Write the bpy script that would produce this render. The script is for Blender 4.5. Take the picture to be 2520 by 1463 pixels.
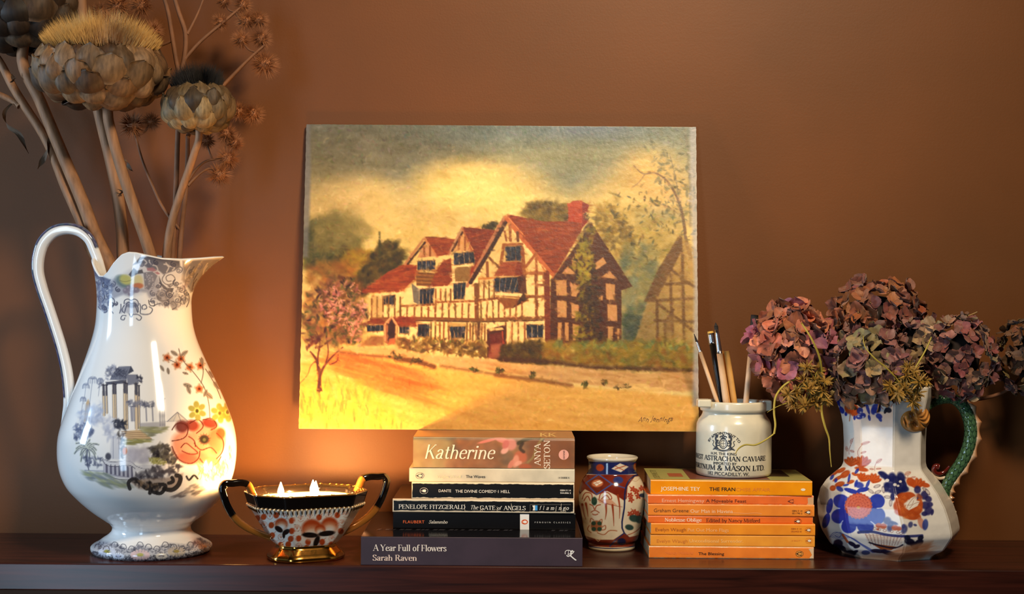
import bpy, math, random
import numpy as np
from mathutils import Matrix, Vector

# ------------------------------------------------------------------ camera, world, lights
for _o in list(bpy.data.objects):
    bpy.data.objects.remove(_o)
S = bpy.context.scene
COL = S.collection
FPX, CAMD, CAMZ, ROLL = 3700.0, 1.652, 0.286, 0.0073     # focal length in pixels, distance to y=0, height above shelf
cam = bpy.data.cameras.new('camera')
cam.sensor_width = 36.0
cam.lens = FPX / 2520.0 * 36.0
cam.clip_start = 0.05
camo = bpy.data.objects.new('camera', cam)
camo.location = (0, -CAMD, CAMZ)
camo.rotation_euler = (Matrix.Rotation(math.pi / 2, 3, 'X') @ Matrix.Rotation(ROLL, 3, 'Z')).to_euler()
COL.objects.link(camo)
S.camera = camo
S.view_settings.view_transform = 'Standard'
S.view_settings.look = 'None'
S.view_settings.gamma = 1.0
S.view_settings.use_curve_mapping = False
S.view_settings.exposure = 0.0
S.cycles.sample_clamp_indirect = 6.0

W = bpy.data.worlds.new('world')
S.world = W
W.use_nodes = True
W.node_tree.nodes['Background'].inputs[0].default_value = (0.9, 0.72, 0.55, 1)
W.node_tree.nodes['Background'].inputs[1].default_value = 0.005


def area(name, loc, target, sx, sy, color, power, spread=180):
    l = bpy.data.lights.new(name, 'AREA')
    l.shape = 'RECTANGLE'
    l.size, l.size_y = sx, sy
    l.color = color
    l.energy = power
    l.spread = math.radians(spread)
    o = bpy.data.objects.new(name, l)
    o.location = loc
    o.rotation_euler = (Vector(target) - Vector(loc)).to_track_quat('-Z', 'Y').to_euler()
    COL.objects.link(o)
    return o


# daylight from a window of the room, to the left of the chimney breast
area('window_daylight', (-1.90, -0.40, 0.50), (0.0, 0.0, 0.12), 0.24, 0.48, (0.56, 0.77, 1.0), 20.0)
area('second_window_daylight', (-1.07, -2.13, 0.12), (0.4, 0.0, 0.15), 0.32, 1.6, (0.54, 0.76, 1.0), 18.0)
# warm shaded lamp of the room, hung in front of the chimney breast and pointed at the painting
area('room_lamplight', (0.42, -1.15, 1.35), (0.0, 0.14, 0.36), 0.26, 0.26, (1.0, 0.82, 0.58), 6.7, 76)

rng = random.Random(7)
NR = np.random.RandomState(11)


# ------------------------------------------------------------------ photo pixel <-> world
def P(px, py, y=0.0):
    dx, dy = px - 1260.0, py - 731.5
    c, s = math.cos(ROLL), math.sin(ROLL)
    xx, yy = dx * c + dy * s, -dx * s + dy * c
    k = (y + CAMD) / FPX
    return Vector((xx * k, y, CAMZ - yy * k))


def PX(y=0.0):
    return FPX / (y + CAMD)            # pixels per metre at depth y


def proj(V):
    V = np.asarray(V, float)
    d = V[..., 1] + CAMD
    xx = V[..., 0] * FPX / d
    yy = (CAMZ - V[..., 2]) * FPX / d
    c, s = math.cos(ROLL), math.sin(ROLL)
    return 1260 + xx * c - yy * s, 731.5 + xx * s + yy * c


# ------------------------------------------------------------------ materials
def lin(c):
    c = np.asarray(c, float) / 255.0
    return np.where(c <= 0.04045, c / 12.92, ((c + 0.055) / 1.055) ** 2.4)


def rgba(c):
    l = lin(c)
    return (float(l[0]), float(l[1]), float(l[2]), 1.0)


MATS = {}


def mat(name, color=(128, 128, 128), rough=0.5, metal=0.0, spec=0.5, coat=0.0, vcol=False, objcol=False,
        var=0.0, var_scale=40.0, bump=0.0, bump_scale=60.0, stretch=(1, 1, 1), sheen=0.0, trans=0.0, coords='Object'):
    if name in MATS:
        return MATS[name]
    m = bpy.data.materials.new(name)
    m.use_nodes = True
    nt = m.node_tree
    b = nt.nodes['Principled BSDF']
    b.inputs['Roughness'].default_value = rough
    b.inputs['Metallic'].default_value = metal
    b.inputs['Specular IOR Level'].default_value = spec
    b.inputs['Coat Weight'].default_value = coat
    b.inputs['Coat Roughness'].default_value = 0.06
    b.inputs['Sheen Weight'].default_value = sheen
    src = None
    if vcol:
        a = nt.nodes.new('ShaderNodeAttribute')
        a.attribute_name = 'Col'
        src = a.outputs['Color']
    elif objcol:
        a = nt.nodes.new('ShaderNodeObjectInfo')
        src = a.outputs['Color']
    tc = nt.nodes.new('ShaderNodeTexCoord')
    mp = nt.nodes.new('ShaderNodeMapping')
    mp.inputs['Scale'].default_value = stretch
    nt.links.new(tc.outputs[coords], mp.inputs[0])
    if var > 0:
        n = nt.nodes.new('ShaderNodeTexNoise')
        n.inputs['Scale'].default_value = var_scale
        n.inputs['Detail'].default_value = 6
        nt.links.new(mp.outputs[0], n.inputs['Vector'])
        r = nt.nodes.new('ShaderNodeMapRange')
        r.inputs['From Min'].default_value = 0.3
        r.inputs['From Max'].default_value = 0.7
        r.inputs['To Min'].default_value = 1 - var
        r.inputs['To Max'].default_value = 1 + var * 0.6
        nt.links.new(n.outputs['Fac'], r.inputs['Value'])
        mx = nt.nodes.new('ShaderNodeVectorMath')
        mx.operation = 'SCALE'
        if src is None:
            mx.inputs[0].default_value = rgba(color)[:3]
        else:
            nt.links.new(src, mx.inputs[0])
        nt.links.new(r.outputs[0], mx.inputs['Scale'])
        src = mx.outputs[0]
    if src is None:
        b.inputs['Base Color'].default_value = rgba(color)
    else:
        nt.links.new(src, b.inputs['Base Color'])
    if bump > 0:
        n = nt.nodes.new('ShaderNodeTexNoise')
        n.inputs['Scale'].default_value = bump_scale
        n.inputs['Detail'].default_value = 5
        nt.links.new(mp.outputs[0], n.inputs['Vector'])
        bp = nt.nodes.new('ShaderNodeBump')
        bp.inputs['Strength'].default_value = bump
        bp.inputs['Distance'].default_value = 0.001
        nt.links.new(n.outputs['Fac'], bp.inputs['Height'])
        nt.links.new(bp.outputs[0], b.inputs['Normal'])
    MATS[name] = m
    return m


def emit(name, color, strength):
    m = bpy.data.materials.new(name)
    m.use_nodes = True
    b = m.node_tree.nodes['Principled BSDF']
    b.inputs['Base Color'].default_value = (0, 0, 0, 1)
    b.inputs['Emission Color'].default_value = color
    b.inputs['Emission Strength'].default_value = strength
    return m


# ------------------------------------------------------------------ objects
def tag(o, label=None, cat=None, group=None, kind=None):
    if label:
        o['label'] = label
    if cat:
        o['category'] = cat
    if group:
        o['group'] = group
    if kind:
        o['kind'] = kind
    return o


def thing(name, loc, label, cat, group=None):
    o = bpy.data.objects.new(name, None)
    o.empty_display_size = 0.02
    o.location = loc
    COL.objects.link(o)
    o['_loc'] = [float(a) for a in loc]
    return tag(o, label, cat, group)


def wloc(o):
    """world location of an object whose ancestors are only translated"""
    v = Vector(o.location)
    while o.parent:
        o = o.parent
        v += Vector(o.location)
    return v


def link(name, me, m=None, parent=None, loc=None):
    o = bpy.data.objects.new(name, me)
    if m is not None:
        me.materials.clear()
        me.materials.append(m)
    if parent is not None:
        o.parent = parent
    if loc is not None:
        o.location = loc
    COL.objects.link(o)
    return o


def mesh(name, verts, faces, smooth=True, off=(0, 0, 0)):
    me = bpy.data.meshes.new(name)
    V = np.asarray(verts, float).reshape(-1, 3) - np.asarray(off, float)
    me.from_pydata(V.tolist(), [], [list(map(int, f)) for f in faces])
    if smooth:
        me.polygons.foreach_set('use_smooth', [True] * len(me.polygons))
    me.update()
    return me


def part(name, verts, faces, m, parent, smooth=True):
    """mesh given in world coordinates, parented to a translated object"""
    return link(name, mesh(name, verts, faces, smooth, wloc(parent) if parent is not None else (0, 0, 0)), m, parent)


def grid_mesh(name, V, colors=None, close_u=False, off=(0, 0, 0), smooth=True):
    V = np.asarray(V, float)
    R, C = V.shape[:2]
    me = bpy.data.meshes.new(name)
    me.vertices.add(R * C)
    me.vertices.foreach_set('co', (V - np.asarray(off, float)).reshape(-1).astype(np.float32))
    idx = np.arange(R * C).reshape(R, C)
    if close_u:
        idx = np.concatenate([idx, idx[:, :1]], 1)
    q = np.stack([idx[:-1, :-1], idx[:-1, 1:], idx[1:, 1:], idx[1:, :-1]], -1).reshape(-1, 4)
    n = len(q)
    me.loops.add(n * 4)
    me.loops.foreach_set('vertex_index', q.reshape(-1).astype(np.int32))
    me.polygons.add(n)
    me.polygons.foreach_set('loop_start', np.arange(0, n * 4, 4, dtype=np.int32))
    me.polygons.foreach_set('loop_total', np.full(n, 4, dtype=np.int32))
    me.polygons.foreach_set('use_smooth', np.full(n, smooth, dtype=bool))
    me.update(calc_edges=True)
    me.validate()
    if colors is not None:
        setcol(me, colors)
    return me


def setcol(me, colors):
    c = np.asarray(colors, float).reshape(-1, 3)
    a = me.color_attributes.new('Col', 'FLOAT_COLOR', 'POINT')
    out = np.ones((len(c), 4), np.float32)
    out[:, :3] = lin(np.clip(c, 0, 255))
    a.data.foreach_set('color', out.reshape(-1))


def cr(pts, n):
    """smooth resample of a list of N-D points (Hermite spline with chord-length tangents)"""
    p = np.asarray(pts, float)
    m = len(p) - 1
    if m == 1:
        t = np.linspace(0, 1, n)[:, None]
        return p[0] * (1 - t) + p[1] * t
    d = np.linalg.norm(np.diff(p, axis=0), axis=1) + 1e-12
    v = np.diff(p, axis=0) / d[:, None]
    T = np.empty_like(p)
    T[1:-1] = (v[:-1] * d[1:, None] + v[1:] * d[:-1, None]) / (d[1:] + d[:-1])[:, None]
    T[0], T[-1] = 1.5 * v[0] - .5 * T[1], 1.5 * v[-1] - .5 * T[-2]
    t = np.linspace(0, m, n)
    i = np.minimum(t.astype(int), m - 1)
    f = (t - i)[:, None]
    h = d[i][:, None]
    return (2 * f ** 3 - 3 * f ** 2 + 1) * p[i] + (f ** 3 - 2 * f ** 2 + f) * h * T[i] + (3 * f ** 2 - 2 * f ** 3) * p[i + 1] + (f ** 3 - f ** 2) * h * T[i + 1]


def sweep(path, ra, rb=None, sides=8, up=(0, 1, 0), cap=True, power=2.0):
    """tube along path; ra = half width in the path's plane normal to up, rb = half width along up"""
    p = np.asarray(path, float)
    n = len(p)
    ra = np.broadcast_to(np.asarray(ra, float), (n,))
    rb = ra if rb is None else np.broadcast_to(np.asarray(rb, float), (n,))
    t = np.gradient(p, axis=0)
    t /= np.linalg.norm(t, axis=1)[:, None] + 1e-12
    up = np.asarray(up, float)
    nn = np.cross(t, up)
    bad = np.linalg.norm(nn, axis=1) < 1e-4
    nn[bad] = np.cross(t[bad], np.array([1.0, 0.2, 0.1]))
    nn /= np.linalg.norm(nn, axis=1)[:, None]
    bb = np.cross(nn, t)
    a = np.linspace(0, 2 * math.pi, sides, endpoint=False)
    ca, sa = np.cos(a), np.sin(a)
    e = 2.0 / power
    ca = np.sign(ca) * np.abs(ca) ** e
    sa = np.sign(sa) * np.abs(sa) ** e
    V = p[:, None, :] + nn[:, None, :] * (ca[None, :, None] * ra[:, None, None]) + bb[:, None, :] * (sa[None, :, None] * rb[:, None, None])
    F = []
    for i in range(n - 1):
        for j in range(sides):
            k = (j + 1) % sides
            F.append((i * sides + j, i * sides + k, (i + 1) * sides + k, (i + 1) * sides + j))
    if cap:
        F.append(tuple(range(sides)))
        F.append(tuple((n - 1) * sides + j for j in reversed(range(sides))))
    return V.reshape(-1, 3), F


def join(parts):
    V, F, k = [], [], 0
    for v, f in parts:
        v = np.asarray(v, float).reshape(-1, 3)
        V.append(v)
        F += [tuple(i + k for i in ff) for ff in f]
        k += len(v)
    return np.vstack(V), F


def boxvf(x0, x1, y0, y1, z0, z1):
    V = [(x0, y0, z0), (x1, y0, z0), (x1, y1, z0), (x0, y1, z0), (x0, y0, z1), (x1, y0, z1), (x1, y1, z1), (x0, y1, z1)]
    return V, [(0, 3, 2, 1), (4, 5, 6, 7), (0, 1, 5, 4), (1, 2, 6, 5), (2, 3, 7, 6), (3, 0, 4, 7)]


def lathe_vf(prof, cx, cy, n=40):
    prof = np.asarray(prof, float)
    a = np.linspace(0, 2 * math.pi, n, endpoint=False)
    V = np.stack([cx + prof[:, None, 0] * np.cos(a), cy + prof[:, None, 0] * np.sin(a), np.repeat(prof[:, 1:2], n, 1)], -1)
    F = []
    for i in range(len(prof) - 1):
        for j in range(n):
            k = (j + 1) % n
            F.append((i * n + j, i * n + k, (i + 1) * n + k, (i + 1) * n + j))
    return V.reshape(-1, 3), F


def bevel(o, w, seg=2):
    b = o.modifiers.new('bevel', 'BEVEL')
    b.width = w
    b.segments = seg
    b.limit_method = 'ANGLE'
    return o


# ------------------------------------------------------------------ paint canvas (colours of surfaces, in photo pixels)
class Canvas:
    def __init__(s, x0, y0, x1, y1, res=1.0, base=(255, 255, 255)):
        s.x0, s.y0, s.res = x0, y0, res
        s.w, s.h = int((x1 - x0) * res) + 1, int((y1 - y0) * res) + 1
        s.a = np.empty((s.h, s.w, 3), float)
        s.a[:] = base
        s.X = x0 + np.arange(s.w) / res
        s.Y = y0 + np.arange(s.h) / res
        s.r = np.random.RandomState(5)

    def sl(s, xa, ya, xb, yb):
        i0 = max(0, int((ya - s.y0) * s.res) - 1)
        i1 = min(s.h, int((yb - s.y0) * s.res) + 2)
        j0 = max(0, int((xa - s.x0) * s.res) - 1)
        j1 = min(s.w, int((xb - s.x0) * s.res) + 2)
        return slice(i0, max(i0, i1)), slice(j0, max(j0, j1))

    def mix(s, sl, m, c):
        v = s.a[sl]
        if v.size:
            v += m[..., None] * (np.asarray(c, float) - v)

    def poly(s, pts, c, a=1.0, soft=0.8):
        p = np.asarray(pts, float)
        sl = s.sl(p[:, 0].min() - 2 * soft, p[:, 1].min() - 2 * soft, p[:, 0].max() + 2 * soft, p[:, 1].max() + 2 * soft)
        X, Y = s.X[sl[1]][None, :], s.Y[sl[0]][:, None]
        if X.size == 0 or Y.size == 0:
            return
        ins = np.zeros((Y.shape[0], X.shape[1]), bool)
        d2 = np.full(ins.shape, 1e9)
        for (ax, ay), (bx, by) in zip(p, np.roll(p, -1, 0)):
            if ay != by:
                ins ^= ((ay > Y) != (by > Y)) & (X < (bx - ax) * (Y - ay) / (by - ay) + ax)
            ux, uy = bx - ax, by - ay
            t = np.clip(((X - ax) * ux + (Y - ay) * uy) / (ux * ux + uy * uy + 1e-9), 0, 1)
            d2 = np.minimum(d2, (X - ax - t * ux) ** 2 + (Y - ay - t * uy) ** 2)
        d = np.sqrt(d2) * np.where(ins, 1, -1)
        s.mix(sl, a * np.clip(0.5 + d / (2 * soft), 0, 1), c)

    def line(s, pts, w, c, a=1.0, soft=0.7, curve=0, taper=None):
        p = np.asarray(pts, float)
        if curve:
            p = cr(p, curve)
        mw = w + 2 * soft
        sl = s.sl(p[:, 0].min() - mw, p[:, 1].min() - mw, p[:, 0].max() + mw, p[:, 1].max() + mw)
        X, Y = s.X[sl[1]][None, :], s.Y[sl[0]][:, None]
        if X.size == 0 or Y.size == 0:
            return
        d = np.full((Y.shape[0], X.shape[1]), -1e9)
        n = len(p) - 1
        for i in range(n):
            (ax, ay), (bx, by) = p[i], p[i + 1]
            ux, uy = bx - ax, by - ay
            t = np.clip(((X - ax) * ux + (Y - ay) * uy) / (ux * ux + uy * uy + 1e-9), 0, 1)
            hw = w / 2
            if taper is not None:
                hw = w / 2 * (1 + (taper - 1) * (i + t) / n)
            d = np.maximum(d, hw - np.sqrt((X - ax - t * ux) ** 2 + (Y - ay - t * uy) ** 2))
        s.mix(sl, a * np.clip(0.5 + d / (2 * soft), 0, 1), c)

    def ell(s, x, y, rx, ry, c, a=1.0, ang=0.0, soft=0.25):
        r = max(rx, ry) * (1 + soft)
        sl = s.sl(x - r, y - r, x + r, y + r)
        X, Y = s.X[sl[1]][None, :] - x, s.Y[sl[0]][:, None] - y
        if X.size == 0 or Y.size == 0:
            return
        ca, sa = math.cos(ang), math.sin(ang)
        q = np.sqrt(((X * ca + Y * sa) / rx) ** 2 + ((-X * sa + Y * ca) / ry) ** 2)
        s.mix(sl, a * np.clip((1 + soft - q) / (2 * soft), 0, 1), c)

    def noise(s, sx, sy, seed, octaves=4):
        r = np.random.RandomState(seed)
        out = np.zeros((s.h, s.w))
        amp = 1.0
        for k in range(octaves):
            gw = max(2, int((s.w / s.res) / sx * 2 ** k) + 2)
            gh = max(2, int((s.h / s.res) / sy * 2 ** k) + 2)
            g = r.rand(gh, gw)
            yy = np.linspace(0, gh - 1.001, s.h)
            xx = np.linspace(0, gw - 1.001, s.w)
            i, j = yy.astype(int), xx.astype(int)
            fy, fx = (yy - i)[:, None], (xx - j)[None, :]
            fy, fx = fy * fy * (3 - 2 * fy), fx * fx * (3 - 2 * fx)
            out += amp * ((g[i][:, j] * (1 - fx) + g[i][:, j + 1] * fx) * (1 - fy) + (g[i + 1][:, j] * (1 - fx) + g[i + 1][:, j + 1] * fx) * fy)
            amp *= 0.5
        out -= out.min()
        return out / out.max()

    def dabs(s, n, where, size, cols, aspect=1.6, ang=0.0, spread=3.2, a=0.8, soft=0.4):
        """n brush dabs; where = function(rand) -> (x, y)"""
        r = s.r
        cols = np.asarray(cols, float)
        for _ in range(n):
            x, y = where(r)
            z = size[0] + (size[1] - size[0]) * r.rand()
            c = cols[r.randint(len(cols))] + r.randn() * 7
            s.ell(x, y, z * aspect, z / aspect, np.clip(c, 0, 255), a * (0.6 + 0.4 * r.rand()), ang + (r.rand() - 0.5) * spread, soft)

    def sample(s, px, py):
        fx = np.clip((px - s.x0) * s.res, 0, s.w - 1.001)
        fy = np.clip((py - s.y0) * s.res, 0, s.h - 1.001)
        j, i = fx.astype(int), fy.astype(int)
        tx, ty = (fx - j)[..., None], (fy - i)[..., None]
        A = s.a
        return (A[i, j] * (1 - tx) + A[i, j + 1] * tx) * (1 - ty) + (A[i + 1, j] * (1 - tx) + A[i + 1, j + 1] * tx) * ty


def crop(ox, oy, sc):
    def f(*pts):
        return [(ox + u / sc, oy + v / sc) for u, v in pts]
    return f


def inpoly(pts):
    p = np.asarray(pts, float)
    lo, hi = p.min(0), p.max(0)

    def w(r):
        for _ in range(40):
            x, y = lo + (hi - lo) * r.rand(2)
            ins = False
            for (ax, ay), (bx, by) in zip(p, np.roll(p, -1, 0)):
                if (ay > y) != (by > y) and x < (bx - ax) * (y - ay) / (by - ay) + ax:
                    ins = not ins
            if ins:
                return x, y
        return x, y
    return w


def inell(cx, cy, rx, ry):
    def w(r):
        a, q = r.rand() * 6.283, math.sqrt(r.rand())
        return cx + rx * q * math.cos(a), cy + ry * q * math.sin(a)
    return w
# ------------------------------------------------------------------ lettering
_textcache = {}


def sans(txt, bold=0.0, space=1.0):
    """flat letters of the built-in sans face: verts (N,2), faces"""
    k = (txt, bold, space)
    if k in _textcache:
        return _textcache[k]
    cu = bpy.data.curves.new('lettering', 'FONT')
    cu.body = txt
    cu.resolution_u = 3
    cu.space_character = space
    o = bpy.data.objects.new('lettering', cu)
    COL.objects.link(o)
    dg = bpy.context.evaluated_depsgraph_get()
    me = bpy.data.meshes.new_from_object(o.evaluated_get(dg))
    V = np.array([v.co[:2] for v in me.vertices], float)
    F = [tuple(p.vertices) for p in me.polygons]
    bpy.data.objects.remove(o)
    bpy.data.meshes.remove(me)
    bpy.data.curves.remove(cu)
    if bold > 0:
        b = bold * .8
        V, F = join2([(V[:, :2] + np.array([[dx * b, dy * b * .5]]), F) for dx, dy in ((-1, 0), (1, 0), (0, 1), (0, -1))])
    V = lay(V)
    _textcache[k] = (V, F)
    return V, F


# a small serif face drawn with a broad pen: stems 'v', hairlines 'h', diagonals 'd', curves 'c', serif ticks 's'
G = {
 'A': (.70, "d .06 0 .35 1 0;d .35 1 .64 0 1;h .17 .53 .36;s .06 0;s .64 0"),
 'B': (.62, "v .14 0 1;s .10 0;s .10 1;c .14 .97 .38 .97 .48 .75 .36 .54 .14 .53;c .14 .53 .40 .53 .54 .28 .40 .03 .14 .03"),
 'C': (.68, "c .60 .78 .50 .95 .34 .98 .14 .80 .08 .50 .14 .2 .34 .02 .50 .05 .61 .22;d .60 .72 .61 .98 0"),
 'D': (.72, "v .14 0 1;s .10 0;s .10 1;c .14 .97 .42 .96 .62 .75 .64 .5 .62 .25 .42 .04 .14 .03"),
 'E': (.58, "v .14 0 1;s .10 0;s .10 1;h .1 .5 .97;h .14 .4 .53;h .1 .52 .03;d .5 .97 .5 .78 0;d .52 .03 .53 .24 0;d .4 .62 .4 .44 0"),
 'F': (.55, "v .14 0 1;s .14 0;s .10 1;h .1 .5 .97;h .14 .4 .5;d .5 .97 .51 .76 0;d .4 .59 .4 .41 0"),
 'G': (.72, "c .60 .78 .50 .95 .34 .98 .14 .80 .08 .50 .14 .2 .34 .02 .50 .06 .58 .12;v .58 .02 .42;s .58 .42;d .59 .72 .60 .98 0"),
 'H': (.74, "v .14 0 1;v .60 0 1;s .14 0;s .14 1;s .60 0;s .60 1;h .14 .6 .52"),
 'I': (.30, "v .15 0 1;s .15 0;s .15 1"),
 'J': (.42, "c .25 1 .25 .3 .22 .06 .1 -.04 .02 .06;s .25 1"),
 'K': (.68, "v .14 0 1;s .14 0;s .14 1;d .16 .42 .54 1 0;d .28 .58 .60 0 1;s .54 1;s .60 0"),
 'L': (.56, "v .14 0 1;s .14 1;s .10 0;h .1 .5 .03;d .5 .03 .51 .26 0"),
 'M': (.86, "d .12 0 .14 1 0;d .14 1 .42 .06 1;d .42 .06 .70 1 0;v .72 0 1;s .12 0;s .72 0;s .12 1;s .72 1"),
 'N': (.74, "d .13 0 .13 1 0;d .13 1 .60 .02 1;d .60 .02 .60 1 0;s .13 0;s .10 1;s .60 1"),
 'O': (.74, "c .36 .98 .16 .82 .09 .5 .16 .18 .36 .02 .56 .18 .63 .5 .56 .82 .36 .98"),
 'P': (.58, "v .14 0 1;s .14 0;s .10 1;c .14 .97 .40 .97 .51 .74 .40 .48 .14 .47"),
 'R': (.66, "v .14 0 1;s .14 0;s .10 1;c .14 .97 .40 .97 .50 .75 .38 .53 .14 .52;d .34 .52 .58 0 1;s .61 0"),
 'S': (.52, "c .43 .78 .36 .95 .24 .98 .10 .88 .10 .70 .26 .53 .42 .40 .45 .20 .36 .05 .22 .02 .10 .10 .07 .24;d .43 .74 .44 .97 0;d .07 .26 .06 .02 0"),
 'T': (.64, "v .32 0 1;s .32 0;h .06 .58 .97;d .06 .97 .05 .74 0;d .58 .97 .59 .74 0"),
 'U': (.72, "c .14 1 .14 .35 .20 .08 .36 .02 .52 .1 .58 .35 .58 1;s .14 1;s .58 1"),
 'V': (.68, "d .06 1 .35 0 1;d .35 0 .62 1 0;s .06 1;s .62 1"),
 'W': (.94, "d .06 1 .28 0 1;d .28 0 .46 .9 0;d .46 1 .68 0 1;d .68 0 .88 1 0;s .06 1;s .46 1;s .88 1"),
 'Y': (.66, "d .05 1 .32 .46 1;d .32 .46 .60 1 0;v .32 0 .48;s .32 0;s .05 1;s .60 1"),
 'Z': (.60, "h .08 .54 .97;d .54 .97 .06 .03 1;h .06 .54 .03;d .08 .97 .07 .76 0;d .54 .03 .55 .25 0"),
 'a': (.50, "c .10 .50 .16 .62 .28 .65 .37 .55 .37 .35 .37 .06 .47 .02;c .37 .40 .20 .34 .09 .20 .13 .04 .24 .02 .37 .14"),
 'b': (.54, "v .12 0 1;s .08 1;c .12 .45 .24 .63 .38 .60 .47 .34 .38 .06 .24 .02 .12 .14"),
 'c': (.46, "c .40 .50 .30 .64 .18 .58 .08 .33 .16 .08 .28 .02 .41 .14"),
 'd': (.55, "v .42 0 1;s .38 1;s .45 0;c .42 .45 .30 .63 .16 .60 .08 .32 .16 .05 .28 .02 .42 .16"),
 'e': (.48, "h .10 .41 .38;c .41 .38 .38 .58 .26 .64 .14 .56 .08 .32 .15 .08 .28 .02 .42 .14"),
 'f': (.34, "c .40 .90 .32 .99 .22 .94 .17 .76 .17 .4 .17 0;s .17 0;h .04 .34 .62"),
 'g': (.50, "c .24 .64 .12 .56 .10 .42 .22 .27 .36 .36 .37 .54 .24 .64;c .22 .27 .10 .18 .16 .08 .36 .04 .44 -.12 .30 -.28 .12 -.24 .08 -.10 .20 .04;h .34 .47 .60"),
 'h': (.56, "v .12 0 1;s .08 1;s .12 0;c .12 .42 .24 .62 .36 .60 .43 .45 .43 .2 .43 0;s .43 0"),
 'i': (.28, "v .14 0 .64;s .14 0;s .10 .64;o .14 .86"),
 'k': (.54, "v .12 0 1;s .08 1;s .12 0;d .14 .28 .42 .64 0;d .24 .40 .48 0 1"),
 'l': (.28, "v .14 0 1;s .14 0;s .10 1"),
 'm': (.84, "v .12 0 .64;s .08 .64;s .12 0;c .12 .42 .22 .62 .34 .60 .41 .45 .41 .2 .41 0;s .41 0;c .41 .42 .52 .62 .62 .60 .70 .45 .70 .2 .70 0;s .70 0"),
 'n': (.56, "v .12 0 .64;s .08 .64;s .12 0;c .12 .42 .24 .62 .36 .60 .43 .45 .43 .2 .43 0;s .43 0"),
 'o': (.52, "c .26 .65 .13 .55 .08 .33 .13 .1 .26 .01 .39 .1 .44 .33 .39 .55 .26 .65"),
 'r': (.40, "v .12 0 .64;s .08 .64;s .12 0;c .12 .42 .20 .58 .28 .64 .36 .60;o .35 .56"),
 's': (.42, "c .34 .52 .28 .63 .19 .65 .09 .56 .11 .43 .24 .34 .34 .24 .32 .08 .20 .01 .10 .05 .07 .17"),
 't': (.36, "c .17 .85 .17 .5 .17 .15 .22 .02 .34 .08;h .04 .32 .62"),
 'u': (.56, "c .12 .64 .12 .3 .14 .1 .24 .02 .36 .08 .43 .24;v .43 0 .64;s .08 .64;s .38 .64;s .46 0"),
 'v': (.50, "d .06 .64 .25 0 1;d .25 0 .44 .64 0;s .06 .64;s .44 .64"),
 'w': (.74, "d .06 .64 .22 0 1;d .22 0 .36 .6 0;d .36 .64 .53 0 1;d .53 0 .68 .64 0;s .06 .64;s .36 .64;s .68 .64"),
 'y': (.50, "d .06 .64 .26 .02 1;c .44 .64 .30 .14 .20 -.20 .08 -.27;s .06 .64;s .44 .64"),
 '&': (.74, "c .64 .50 .52 .20 .34 .03 .14 .06 .10 .26 .22 .46 .40 .66 .42 .86 .31 .97 .20 .86 .24 .66 .40 .36 .66 .02"),
 '.': (.22, "o .1 .06"), '1': (.40, "v .2 0 1;s .2 0;d .2 1 .08 .84 0"),
 '8': (.52, "c .26 .98 .12 .84 .14 .66 .38 .42 .42 .2 .26 .02 .10 .2 .14 .42 .38 .66 .40 .84 .26 .98"),
 '2': (.50, "c .09 .76 .16 .95 .28 .97 .41 .80 .34 .5 .08 .04;h .08 .45 .04"),
 ' ': (.28, ""),
}


def ribbon2(p, wid):
    """ribbon quads along 2-D points with per-point full width"""
    p = np.asarray(p, float)
    t = np.gradient(p, axis=0)
    t /= np.linalg.norm(t, axis=1)[:, None] + 1e-12
    n = np.stack([-t[:, 1], t[:, 0]], 1)
    w = np.broadcast_to(np.asarray(wid, float), (len(p),))[:, None] / 2
    V = np.stack([p + n * w, p - n * w], 1).reshape(-1, 2)
    return V, [(2 * i, 2 * i + 1, 2 * i + 3, 2 * i + 2) for i in range(len(p) - 1)]


def disc2(x, y, r, n=10, ry=None):
    a = np.linspace(0, 2 * math.pi, n, endpoint=False)
    return np.stack([x + r * np.cos(a), y + (ry or r) * np.sin(a)], 1), [tuple(range(n))]


def ring2(x, y, rx, ry, w, n=24):
    a = np.linspace(0, 2 * math.pi, n + 1)
    return ribbon2(np.stack([x + rx * np.cos(a), y + ry * np.sin(a)], 1), w)


LAYER = 1.4e-5


def lay(v, k=0):
    v = np.asarray(v, float)
    if v.shape[1] == 3:
        return v
    return np.concatenate([v, np.full((len(v), 1), float(k))], 1)


def join2(parts):
    """joins flat shapes; overlapping shapes get a hair of depth (third column) so that they do not shade each other"""
    V, F, k = [], [], 0
    for n, (v, f) in enumerate(parts):
        V.append(lay(v, n % 5))
        F += [tuple(i + k for i in ff) for ff in f]
        k += len(v)
    return np.vstack(V), F


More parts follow.
